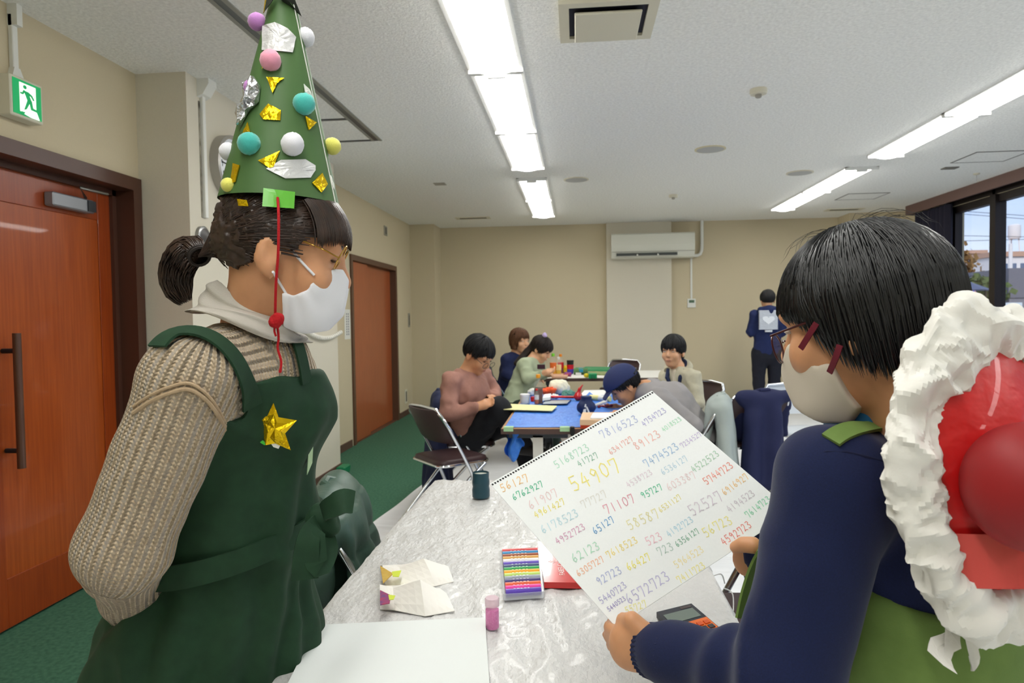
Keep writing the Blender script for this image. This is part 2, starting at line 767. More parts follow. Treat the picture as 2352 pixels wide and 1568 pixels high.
# left wall with two doorways and the clock pillar
D1a, D1b, D1z = 1.72, 3.575, 2.125
D2a, D2b, D2z = 7.08, 8.93, 2.04
w = MB()
T = .18
w.box((XL-T, YF, 0), (XL, D1a, HC)).box((XL-T, D1a, D1z), (XL, D1b, HC)).box((XL-T, D1b, 0), (XL, D2a, HC))
w.box((XL-T, D2a, D2z), (XL, D2b, HC)).box((XL-T, D2b, 0), (XL, YB+.2, HC))
w.box((XL-.4, D1a-.3, 0), (XL-T, D1b+.3, HC)).box((XL-.4, D2a-.3, 0), (XL-T, D2b+.3, HC))
wl = struct(w.build('wall_left', M_wall), 'beige wallpapered wall with doors')
pil = struct(MB().box((XL, 3.583, 0), (XP, 5.86, HC)).build('trim_1', M_wall2), 'pale wall pillar carrying the clock')
cb = struct(MB().box((XL, 9.75, 0), (-2.03, YB, HC)).build('trim_2', M_wall), 'corner pillar of the back wall')
wb = struct(MB().box((XL-T, YB, 0), (XR+.2, YB+.2, HC)).build('wall_back', M_wall), 'beige back wall')
struct(MB().box((.44, YB-.07, 0), (1.375, YB, HC)).build('trim_3', M_wall2), 'pale flat pillar behind the air conditioner')
struct(MB().box((3.72, YB-.42, 0), (XR, YB, HC)).build('trim_4', M_wall), 'corner pillar near the window')
struct(MB().box((XL-T, YF-.2, 0), (XR+.2, YF, HC)).build('wall_front', M_wall), 'beige wall at the near end')

# baseboards
bb = MB()
for a, b in ((YF, D1a-.06), (5.86, D2a-.06), (D2b+.06, 9.75)):
    bb.box((XL, a, 0), (XL+.012, b, .075))
struct(bb.build('baseboard_left', M_base))
bp_ = MB().box((XP, 3.57, 0), (XP+.012, 5.87, .075)).box((XL, 5.86, 0), (XP, 5.872, .075)).box((XL, 9.738, 0), (-2.02, 9.75, .075)).box((-2.03, 9.75, 0), (-2.018, YB, .075))
struct(bp_.build('baseboard_pillars', M_base))
bk = MB().box((-2.02, YB-.012, 0), (.44, YB, .075)).box((.428, YB-.082, 0), (1.387, YB-.07, .075)).box((1.375, YB-.012, 0), (3.72, YB, .075)).box((3.708, YB-.43, 0), (XR, YB-.42, .075))
struct(bk.build('baseboard_back', M_base))


# door 1: wide wooden door in a dark frame
d1 = bpy.data.objects.new('door_1', None)
COL.objects.link(d1)
d1.location = (XL, 2.6, 0)
struct(d1, 'orange brown wooden door with long pull handle')
fr = MB()
fr.box((XL-.15, D1b-.07, 0), (XL+.022, D1b, D1z-.07)).box((XL-.15, D1a, 0), (XL+.022, D1a+.07, D1z-.07))
fr.box((XL-.15, D1a, D1z-.07), (XL+.022, D1b, D1z))
fr.box((XL-.15, D1b-.10, 0), (XL-.08, D1b-.07, D1z-.07)).box((XL-.15, D1a+.07, D1z-.10), (XL-.08, D1b-.07, D1z-.07))
fr.build('door_frame', M_frame, d1)
XD = XL-.10
for y0, y1 in ((D1a+.07, 2.623), (2.627, D1b-.085)):
    leaf = MB().box((XD-.04, y0, .012), (XD-.006, y1, D1z-.075)).build('door_leaf', M_door, d1)
    s_ = .105
    fm = MB()
    fm.box((XD-.006, y0, .012), (XD, y0+s_, D1z-.075), bev=.002).box((XD-.006, y1-s_, .012), (XD, y1, D1z-.075), bev=.002)
    fm.box((XD-.006, y0+s_, D1z-.075-.17), (XD, y1-s_, D1z-.075), bev=.002).box((XD-.006, y0+s_, .012), (XD, y1-s_, .23), bev=.002)
    fm.build('rail', wood_mat('door_rail_wood', (132, 50, 14), (152, 64, 20), 'z', .28), leaf)
M_handle = wood_mat('handle_wood', (74, 44, 28), (92, 58, 38), 'z', .45)
hy = 2.735
h1 = onx(38, 765, XD+.07)
h2 = onx(50, 1075, XD+.07)
hy = float(h1[1])
hd = MB().tube([(XD+.07, hy, h2[2]), (XD+.07, hy, h1[2])], .017, 14).build('pull_handle', M_handle, d1, True)
for zf in (.13, .87):
    z = h2[2]+(h1[2]-h2[2])*zf
    MB().tube([(XD, hy, z), (XD+.07, hy, z)], .011, 10).build('bracket', M_black, hd, True)
cl = MB().box((XD, 3.02, 1.90), (XD+.05, 3.30, 1.965), bev=.006).build('door_closer', mat('closer_grey', (150, 152, 156), .45, .5), d1)
MB().box((XD+.05, 3.245, 1.905), (XD+.056, 3.3, 1.96)).build('end_cap', M_darkmetal, cl)
MB().tube([(XD+.03, 3.26, 1.975), (XD+.10, 3.13, 2.0), (XD+.09, 3.34, 2.005)], .008, 8).build('closer_arm', M_steel, cl, True)
MB().box((XD, 2.80, 1.905), (XD+.045, 3.015, 1.96)).build('end_cap', M_darkmetal, cl) if False else None

# door 2: pair of sliding doors
d2 = bpy.data.objects.new('door_2', None)
COL.objects.link(d2)
d2.location = (XL, 8, 0)
struct(d2, 'pair of brown wooden sliding doors')
fr = MB()
fr.box((XL-.15, D2b-.06, 0), (XL+.02, D2b, D2z-.06)).box((XL-.15, D2a, 0), (XL+.02, D2a+.06, D2z-.06)).box((XL-.15, D2a, D2z-.06), (XL+.02, D2b, D2z))
fr.box((XL-.15, D2a, 0), (XL, D2b, .006))
fr.build('door_frame', mat('sliding_frame_brown', (96, 68, 50), .45), d2)
ym = float(onx(838, 800, XL-.06)[1])
MB().box((XL-.05, D2a+.06, .008), (XL-.015, ym+.02, D2z-.062), bev=.003).build('door_leaf', M_door2, d2)
lf = MB().box((XL-.10, ym-.03, .008), (XL-.06, D2b-.06, D2z-.062), bev=.003).build('door_leaf', M_door2, d2)
MB().box((XL-.06, ym+.05, .92), (XL-.056, ym+.085, 1.12), bev=.003).build('recessed_pull', M_darkmetal, lf)

# right wall with the window band
struct(MB().box((XR, 8.62, 0), (XR+.2, YB, HC)).box((XR, YF, 0), (XR+.2, -.6, HC)).box((XR, -.6, 0), (XR+.2, 8.62, .06)).box((XR, -.6, 2.56), (XR+.2, 8.62, HC)).build('wall_right', M_wall), 'window wall')
struct(MB().box((4.235, -.6, 2.585), (4.26, 9.325, HC)).box((4.26, 9.30, 2.585), (XR, 9.325, HC)).box((4.26, -.6, 2.68), (XR, 9.3, HC)).build('trim_5', mat('curtain_box_brown', (110, 84, 76), .6)), 'brown curtain box along the window wall')
M_glass = bpy.data.materials.new('window_glass')
M_glass.use_nodes = True
_g = M_glass.node_tree
for n_ in list(_g.nodes):
    _g.nodes.remove(n_)
_o = _g.nodes.new('ShaderNodeOutputMaterial')
_mx = _g.nodes.new('ShaderNodeMixShader')
_t = _g.nodes.new('ShaderNodeBsdfTransparent')
_t.inputs[0].default_value = (.94, .96, .97, 1)
_gl = _g.nodes.new('ShaderNodeBsdfGlossy')
_gl.inputs['Roughness'].default_value = .02
_mx.inputs[0].default_value = .07
_g.links.new(_t.outputs[0], _mx.inputs[1])
_g.links.new(_gl.outputs[0], _mx.inputs[2])
_g.links.new(_mx.outputs[0], _o.inputs[0])
yw = [8.62, 7.7, 5.9, 4.1, 2.3, .5, -.6]
for i in range(len(yw)-1):
    wn = bpy.data.objects.new('window_%d' % (i+1), None)
    COL.objects.link(wn)
    wn.location = (XR, (yw[i]+yw[i+1])/2, .06)
    struct(wn, 'tall bronze framed window pane')
    a, b = yw[i+1], yw[i]
    m_ = MB().box((XR+.02, a, .06), (XR+.1, a+.05, 2.56)).box((XR+.02, b-.05-(.10 if i == 0 else 0), .06), (XR+.1, b, 2.56)).box((XR+.02, a+.05, 2.48), (XR+.1, b-.05, 2.56)).box((XR+.02, a+.05, .06), (XR+.1, b-.05, .14))
    m_.box((XR-.01, a-.05, .06), (XR+.02, a+.05, 2.56))
    m_.box((XR-.012, a-.05, 2.56), (XR-.001, b, 2.675))
    m_.build('window_frame', M_wframe, wn)
    MB().box((XR+.055, a+.05, .14), (XR+.06, b-.05, 2.48)).build('pane', M_glass, wn)

# curtain gathered at the far end of the window
def curt(u, v):
    y = 8.42+.80*u
    x = 4.32+.028*math.sin(u*52)+.01*math.sin(u*23+1)
    return np.array([x, y, 2.59-2.53*v])
cu = MB().grid(curt, 70, 6, (.006, 0, 0)).build('curtain', mat('curtain_navy', (36, 34, 48), .9), None, True)
tag(cu, 'dark navy curtain gathered at the far end of the window', 'curtain')

# ------------------------------------------------------------------ ceiling fixtures
M_tube = mat('lit_diffuser', (253, 252, 247), .5, emit=TUBE)
M_housing = mat('fixture_white', (232, 232, 228), .5)
rows = ((-.425, 'left', [5.005+1.24, 5.005, 3.765, 2.525, ]), )


def fixture(xc, y0, y1, label):
    t = thing('ceiling_light', (xc, (y0+y1)/2, HC), label, 'ceiling light', 'fluorescent ceiling lights in two rows')
    hw = .15
    h = MB().box((xc-hw, y0+.003, HC-.008), (xc-hw+.022, y1-.003, HC+.0)).box((xc+hw-.022, y0+.003, HC-.008), (xc+hw, y1-.003, HC))
    h.box((xc-hw, y0+.003, HC-.03), (xc+hw, y0+.022, HC)).box((xc-hw, y1-.022, HC-.03), (xc+hw, y1-.003, HC))
    h.build('housing', M_housing, t)
    n = 10
    pr = [(-.127+.254*i/n, -.008-.034*math.sin(math.pi*i/n)**.7) for i in range(n+1)]
    poly = [(xc+a, y0+.022, HC+b) for a, b in pr]+[(xc+.127, y0+.022, HC-.001), (xc-.127, y0+.022, HC-.001)]
    MB().prism(poly, (0, y1-y0-.044, 0)).build('diffuser', M_tube, t)
    MB().box((xc-.05, y0+.004, HC-.047), (xc+.05, y0+.03, HC-.03), bev=.004).build('clip', M_housing, t)


segs = [(7.955, 9.2, 'farthest fixture'), (6.71, 7.955, 'second fixture from back'), (5.005, 6.245, 'third fixture from back'),
        (3.765, 5.005, 'fourth fixture from back'), (2.525, 3.765, 'fifth fixture from back'),
        (.82, 2.06, 'sixth fixture from back'), (-.42, .82, 'seventh fixture from back'), (-1.66, -.42, 'eighth fixture from back'), (-3.6, -2.36, 'ninth fixture from back')]
for xc, nm in ((-.425, 'lit ceiling light row beside the doors'), (2.665, 'lit ceiling light row beside the windows')):
    for a, b, s in segs:
        fixture(xc, a, b, '%s, %s' % (s, nm))

# square air outlet
t = thing('air_outlet', (.15, 3.22, HC), 'square cream air outlet with a hanging centre panel in ceiling', 'air vent')
fr = MB()
x0, x1, y0, y1 = -.065, .37, 3.0, 3.42
fr.box((x0, y0, HC-.018), (x1, y0+.045, HC)).box((x0, y1-.045, HC-.018), (x1, y1, HC)).box((x0, y0+.045, HC-.018), (x0+.045, y1-.045, HC)).box((x1-.045, y0+.045, HC-.018), (x1, y1-.045, HC))
fr.build('frame', M_cream, t)
MB().box((x0+.045, y0+.045, HC-.004), (x1-.045, y1-.045, HC-.001)).build('throat', mat('vent_dark', (30, 30, 44), .8), t)
MB().box((x0+.07, y0+.075, HC-.034), (x1-.07, y1-.035, HC-.022), bev=.004).build('centre_panel', M_cream, t)

# heat detectors, speakers, hatches, slots
for (x, y), lb in (((1.11, 4.32), 'small beige heat detector on the ceiling nearer the camera'), ((1.10, 7.92), 'small beige heat detector on the ceiling near the back wall')):
    t = thing('heat_detector', (x, y, HC), lb, 'detector', 'ceiling heat detectors')
    MB().lathe([(.05, 0), (.052, -.02), (.047, -.03), (.02, -.032)], (x, y, HC), 20).build('base', M_cream, t, True)
    MB().lathe([(.02, -.03), (.018, -.048), (.012, -.052)], (x, y, HC), 14).build('sensor', mat('sensor_grey', (160, 156, 146), .5), t, True)
for (x, y), lb in (((.01, 6.87), 'round flat ceiling speaker above the middle of the back tables'), ((1.105, 5.8), 'round flat ceiling speaker with yellowed rim'), ((2.16, 6.9), 'round flat ceiling speaker beside the window side light row')):
    t = thing('ceiling_speaker', (x, y, HC), lb, 'speaker', 'round ceiling speakers')
    MB().lathe([(.125, 0), (.125, -.006), (.11, -.008)], (x, y, HC), 28).build('rim', mat('rim_yellowed', (214, 206, 172), .6) if y < 6 else M_cream, t, True)
    MB().lathe([(.11, -.0085), (.05, -.010), (.0001, -.0105)], (x, y, HC), 28).build('grille', mat('grille_grey', (186, 186, 182), .8, noise=.1, nscale=400), t, True)
M_line = mat('hatch_frame_grey', (120, 118, 112), .5, .3)
for x0, x1, y0, y1, lb in ((3.1, 3.56, 8.2, 8.62, 'square ceiling hatch nearer the back wall'), (3.42, 3.88, 6.26, 6.68, 'square ceiling hatch nearer the camera')):
    t = thing('ceiling_hatch', (x0, y0, HC), lb, 'hatch', 'ceiling hatches by the window')
    f_ = MB()
    q = .012
    f_.box((x0, y0, HC-.005), (x1, y0+q, HC)).box((x0, y1-q, HC-.005), (x1, y1, HC)).box((x0, y0+q, HC-.005), (x0+q, y1-q, HC)).box((x1-q, y0+q, HC-.005), (x1, y1-q, HC))
    f_.build('frame', M_line, t)
    MB().box((x0+q, y0+q, HC-.003), (x1-q, y1-q, HC)).build('panel', M_ceil, t)
for x0, x1, y, lb in ((-1.62, -1.15, 9.25, 'slot air vent in ceiling by the back corner pillar'), (3.28, 3.75, 9.43, 'slot air vent in ceiling near the window corner')):
    t = thing('slot_vent', (x0, y, HC), lb, 'air vent', 'slot vents near the back wall')
    MB().box((x0, y-.09, HC-.008), (x1, y-.05, HC)).box((x0, y+.05, HC-.008), (x1, y+.09, HC)).box((x0, y-.05, HC-.008), (x0+.05, y+.05, HC)).box((x1-.05, y-.05, HC-.008), (x1, y+.05, HC)).build('frame', M_cream, t)
    MB().box((x0+.05, y-.05, HC-.004), (x1-.05, y+.05, HC)).build('slot', mat('slot_dark', (84, 80, 70), .8), t)
tag(MB().box((-1.42, 6.80, HC-.006), (-1.30, 6.92, HC), bev=.003).build('ceiling_box', mat('cap_grey', (176, 172, 160), .6)), 'small flat grey junction box on ceiling left of the light row', 'junction box')
tag(MB().box((3.47, 6.86, HC-.01), (3.60, 6.95, HC), bev=.004).build('ceiling_sensor', mat('cap_dark', (120, 116, 108), .6)), 'small dark sensor on ceiling beside the near hatch', 'sensor')
t = thing('ceiling_hook', (3.86, 6.5, HC), 'small round ceiling hook with wire near the window', 'hook')
_p = onz(2243, 398, HC)
MB().lathe([(.03, 0), (.028, -.012), (.008, -.018)], (_p[0], _p[1], HC), 14).build('rosette', M_cream, t, True)
MB().tube([(_p[0], _p[1], HC-.015), (_p[0], _p[1], HC-.09)], .003, 6).build('wire', M_steel, t)

# partition rail in the ceiling
t = thing('ceiling_rail', (-1.5, 4, HC), 'dark double partition rail running along the ceiling behind the hat', 'rail')
M_rail = mat('rail_grey', (92, 96, 98), .4, .6)
M_rail2 = mat('rail_edge', (150, 150, 142), .5, .3)
MB().box((-1.535, -2., HC-.006), (-1.512, 5.13, HC)).build('rail_edge', M_rail2, t)
MB().box((-1.512, -2., HC-.004), (-1.478, 5.13, HC)).build('channel', M_rail, t)
MB().box((-1.478, -2., HC-.006), (-1.455, 5.13, HC)).build('rail_edge', M_rail2, t)
for y in (4.555, 5.115):
    MB().box((-2.06, y-.014, HC-.006), (-1.535, y+.014, HC)).build('cross_rail', M_rail, t)

# ------------------------------------------------------------------ on the walls
# running man exit sign
ex = thing('exit_sign', (XL, 2.75, 2.2), 'green lit exit sign with running figure above the door', 'exit sign')
e0, e1 = 2.665, 2.84
z0, z1 = 2.215, 2.385
MB().box((XL, e0, z0), (XL+.062, e1, z1), bev=.004).build('case', M_cream, ex)
xs = XL+.0625
M_green = mat('exit_green', (0, 150, 84), .5, emit=.45)
M_lit = mat('exit_white', (240, 250, 235), .5, emit=.55)
a0, a1, b0, b1 = e0+.012, e1-.012, z0+.012, z1-.012


def sgn(poly, dx):
    return [(xs+dx, a0+(a1-a0)*u, b0+(b1-b0)*v) for u, v in poly]


MB().prism(sgn([(0, 0), (1, 0), (1, 1), (0, 1)], 0), (.002, 0, 0)).build('green_panel', M_green, ex)
MB().prism(sgn([(.22, .10), (.30, .06), (.62, .0), (.92, .0), (.80, .24), (.80, .93), (.22, .93)], .002), (.001, 0, 0)).build('white_doorway', M_lit, ex)
man = MB()
th_ = [2*math.pi*i/14 for i in range(14)]
man.prism(sgn([(.41+.062*math.cos(a), .83+.055*math.sin(a)) for a in th_], .003), (.001, 0, 0))
for pl in ([(.36, .72), (.52, .72), (.62, .50), (.50, .44)],
           [(.24, .60), (.34, .60), (.42, .72), (.36, .74), (.31, .65), (.24, .65)],
           [(.52, .72), (.66, .66), (.74, .54), (.69, .52), (.62, .61), (.50, .65)],
           [(.48, .46), (.60, .46), (.44, .20), (.36, .17)],
           [(.54, .50), (.64, .50), (.68, .30), (.92, .26), (.92, .21), (.60, .23)]):
    man.prism(sgn(pl, .003), (.001, 0, 0))
man.build('running_figure', M_green, ex)
MB().prism(sgn([(.26, .10), (.40, .10), (.34, .04), (.48, 0), (.36, -.01), (.22, .04)], .003), (.001, 0, 0)).build('shadow_mark', M_green, ex)
cd = thing('cable_duct', (XL, 2.72, 2.4), 'white cable duct running up from the exit sign', 'cable duct')
MB().box((XL, 2.735, z1), (XL+.022, 2.765, HC-.04), bev=.003).build('duct', M_white, cd)
MB().prism([(XL, 2.72, z1), (XL, 2.79, z1), (XL, 2.765, z1+.05), (XL, 2.735, z1+.05)], (.026, 0, 0)).build('foot_piece', M_white, cd)
MB().prism([(XL, 2.735, HC-.09), (XL, 2.765, HC-.09), (XL, 2.765, HC), (XL, 2.735, HC)], (.045, 0, 0)).build('top_elbow', M_white, cd)
cd = thing('cable_duct', (XP, 3.70, 1.6), 'white cable duct with dark gap beside the wall clock', 'cable duct')
MB().box((XP, 3.715, 1.93), (XP+.02, 3.745, HC-.06), bev=.003).build('duct', M_white, cd)
MB().box((XP, 3.700, 1.93), (XP+.004, 3.7135, HC-.12)).build('gap_line', mat('gap_dark', (64, 58, 48), .9, c2=(188, 182, 164), noise=.1, nscale=14, detail=2), cd)
MB().prism([(XP, 3.69, HC-.10), (XP+.035, 3.69, HC-.085), (XP+.07, 3.69, HC-.03), (XP+.07, 3.69, HC), (XP, 3.69, HC)], (0, .085, 0)).build('top_elbow', M_white, cd)

# wall clock
ck = onx(522, 388, XP)
cyc, czc, cr = 3.985, float(ck[2])+.005, .185
ct = thing('wall_clock', (XP, cyc, czc-cr), 'round silver rimmed wall clock half hidden by the hat', 'clock')
Mx = Matrix.Rotation(math.pi/2, 3, 'Y')
MB().lathe([(cr, 0), (cr, .055), (cr-.012, .062), (cr-.02, .058), (cr-.022, .045)], (XP, cyc, czc), 40, Mx).build('rim', mat('clock_silver', (176, 172, 164), .35, .5), ct, True)
MB().lathe([(cr-.02, .046), (.0001, .0462)], (XP, cyc, czc), 40, Mx).build('dial', mat('clock_dial', (228, 232, 236), .4), ct)
M_ink = mat('ink_black', (22, 22, 24), .6)
for hnum in range(1, 13):
    a = math.radians(90-30*hnum)
    tx = str(hnum)
    hgt = .036
    wid = hgt*.62*len(tx)
    # on the left wall the dial faces +X: its right hand is -Y seen from the room... the photograph's right is +Y
    cpt = np.array([XP+.0468, cyc+.125*math.cos(a)-wid/2, czc+.125*math.sin(a)-hgt/2])
    cn = MB()
    strokes(cn, tx, cpt, (0, 1, 0), (0, 0, 1), hgt, .005, (1, 0, 0), adv=.62)
    cn.build('numeral', M_ink, ct)
for ang, L, wd in ((math.radians(178), .12, .006), (math.radians(90-30*4.7), .085, .009)):
    d_ = np.array([0, math.cos(ang), math.sin(ang)])
    MB().tube([np.array([XP+.05, cyc, czc])-d_*.02, np.array([XP+.05, cyc, czc])+d_*L], wd/2, 6).build('hand', M_ink, ct)

# round dark knob plate lower on the pillar, notice, switches
kp = onx(462, 545, XP)
t = thing('wall_bell', (XP, kp[1], kp[2]), 'round dark bell plate on pillar behind the hair bun', 'bell')
MB().lathe([(.062, 0), (.062, .02), (.05, .025)], (XP, kp[1], kp[2]), 26, Mx).build('ring', M_steel, t, True)
MB().lathe([(.05, .026), (.03, .034), (.0001, .036)], (XP, kp[1], kp[2]), 26, Mx).build('disc', mat('bell_dark', (70, 66, 64), .4), t, True)
n0 = onx(790, 710, XL)
n1 = onx(805, 778, XL)
t = thing('paper_notice', (XL, n0[1], n1[2]), 'white paper notice taped beside the sliding doors', 'notice')
MB().box((XL+.001, n0[1], n1[2]), (XL+.002, n1[1], n0[2])).build('sheet', M_white, t)
for i in range(2):
    nl = MB()
    for j in range(9):
        zz = n0[2]-.05-j*(n0[2]-n1[2]-.1)/8
        yy = n0[1]+(n1[1]-n0[1])*(.38+.3*i)
        nl.box((XL+.002, yy-.012, zz-.008), (XL+.0024, yy+.012, zz+.010))
    nl.build('text_column', mat('ink_grey', (120, 122, 128), .7), t)['kind'] = 'stuff'
for (px_, py_), (dy, dz), lb, cat in (((885, 530), (.07, .06), 'small dark wall vent above the sliding doors', 'vent plate'), ((939, 735), (.05, .10), 'narrow grey switch plate near the corner', 'switch'), ((932, 910), (.06, .10), 'narrow socket plate low on the wall by the corner', 'socket')):
    q = onx(px_, py_, XL)
    t = thing('wall_plate', q, lb, cat)
    MB().box((XL, q[1]-dy, q[2]-dz), (XL+.008, q[1]+dy, q[2]+dz), bev=.003).build('plate', mat('plate_grey', (150, 146, 132), .5) if cat != 'socket' else M_cream, t)
    MB().box((XL+.008, q[1]-dy*.45, q[2]-dz*.7), (XL+.011, q[1]+dy*.45, q[2]+dz*.7), bev=.001).build('insert', mat('plate_dark', (96, 90, 80), .5), t)

# white cord with bead rings hanging on the pillar
b0_ = onx(690, 752, XP+.02)
b1_ = onx(782, 758, XP+.02)
bead = MB()
nb = 22
for i in range(nb):
    u = i/(nb-1)
    p = b0_*(1-u)+b1_*u
    p[2] -= .10*math.sin(math.pi*min(1, u*.92))*.75
    bead.lathe([(.002, -.016), (.016, -.010), (.020, 0), (.016, .010), (.002, .016)], p, 10, Matrix.Rotation(math.pi/2, 3, 'X'))
tag(bead.build('bead_cord', mat('bead_white', (235, 232, 222), .4), None, True), 'white beaded cord hanging in a curve on the pillar', 'cord')
b1c = onx(786, 1128, XP)
t = thing('corner_guard', (XP, 5.84, 0), 'green foot block at the bottom corner of the pillar', 'foot block')
MB().box((XP+.012, 5.70, 0), (XP+.09, 5.86, .07), bev=.01).build('block', mat('green_block', (10, 120, 76), .5), t)
MB().box((XP+.02, 5.86, .02), (XP+.08, 5.90, .055), bev=.008).build('stub', mat('green_block', (10, 120, 76), .5), t)

# air conditioner on the back wall
ya = YB-.07
ac = thing('air_conditioner', (1.09, ya, 2.16), 'white wall mounted air conditioner on the back wall', 'air conditioner')
pr = [(0, 2.165), (0, 2.52), (-.17, 2.52), (-.205, 2.50), (-.215, 2.35), (-.20, 2.25), (-.15, 2.175), (-.08, 2.165)]
MB().prism([(.505, ya+a, b) for a, b in pr], (1.17, 0, 0)).build('body', mat('ac_white', (222, 222, 208), .3), ac)
MB().box((.575, ya-.207, 2.195), (1.43, ya-.10, 2.235)).build('outlet', mat('ac_dark', (70, 74, 72), .6), ac)
MB().box((.575, ya-.21, 2.188), (1.43, ya-.16, 2.197), bev=.002).build('louvre', mat('ac_louvre', (196, 196, 184), .4), ac)
for x in (.86, 1.15):
    MB().box((x, ya-.212, 2.197), (x+.02, ya-.2, 2.22)).build('louvre_pin', M_white, ac)
MB().box((.51, ya-.2165, 2.255), (1.67, ya-.2, 2.258)).build('seam', mat('seam_grey', (170, 170, 160), .6), ac)
t = thing('refrigerant_pipe', (1.75, YB, 2.2), 'white bent pipe from the air conditioner up to the ceiling', 'pipe')
MB().tube([(1.675, YB-.06, 2.20), (1.74, YB-.06, 2.20), (1.785, YB-.06, 2.22), (1.805, YB-.06, 2.27), (1.81, YB-.06, 2.35), (1.81, YB-.06, HC)], .024, 12).build('pipe', M_white, t, True)
t = thing('thermostat', (1.63, YB, 1.4), 'white thermostat with green display on the back wall', 'thermostat')
tz = P(1588, 696, YB)
MB().box((tz[0]-.06, YB-.022, tz[2]-.065), (tz[0]+.06, YB, tz[2]+.065), bev=.005).build('case', M_white, t)
MB().box((tz[0]-.038, YB-.0235, tz[2]+.005), (tz[0]+.038, YB-.02, tz[2]+.045)).build('display', mat('lcd_green', (80, 108, 84), .4), t)
t = thing('cable_duct', (1.63, YB, 1.5), 'thin white cable duct between air conditioner and thermostat', 'cable duct')
MB().box((tz[0]-.014, YB-.014, tz[2]+.065), (tz[0]+.014, YB, 2.165), bev=.002).build('duct', M_white, t)

# ------------------------------------------------------------------ white protective sheet on the floor
M_sheet = mat('floor_sheet', (236, 238, 240), .35, noise=.03, nscale=3, bump=.5, bscale=5, bdist=.02, stretch=(.5, 3, 1))
rs = np.random.RandomState(3)


def sheet_fn(u, v):
    y = -1.5+v*11.35
    xl = -1.78+.10*(y-0)*.98 if y < 9.9 else -.8
    x = xl+(3.95-xl)*u
    z = .006+.005*math.sin(y*9+2*math.sin(x*2))*.6+.003*math.sin(x*7+y*3)
    return np.array([x, y, z])


fs = MB().grid(sheet_fn, 60, 150, (0, 0, .003)).build('floor_sheet', M_sheet, None, True)
tag(fs, 'large white plastic sheet laid over the green carpet', 'floor sheet')
# ------------------------------------------------------------------ people: shared builders
M_skin = mat('skin', (222, 170, 132), .5, noise=.05, nscale=40, sub=.15)
M_skin2 = mat('skin_warm', (206, 150, 110), .5, noise=.05, nscale=40, sub=.12)
M_lip = mat('lips', (176, 104, 92), .5)
M_eyew = mat('eye_white', (190, 180, 170), .4)
M_iris = mat('iris_dark', (36, 26, 22), .2)
M_hair_blk = mat('hair_black', (14, 14, 16), .35, noise=.3, nscale=60, spec=.6)
M_hair_dk = mat('hair_dark_brown', (38, 27, 22), .38, noise=.35, nscale=50, c2=(62, 43, 32), spec=.6)
M_hair_br = mat('hair_brown', (92, 58, 34), .65, noise=.3, nscale=80)


def unit(v):
    v = np.array(v, float)
    return v/np.linalg.norm(v)


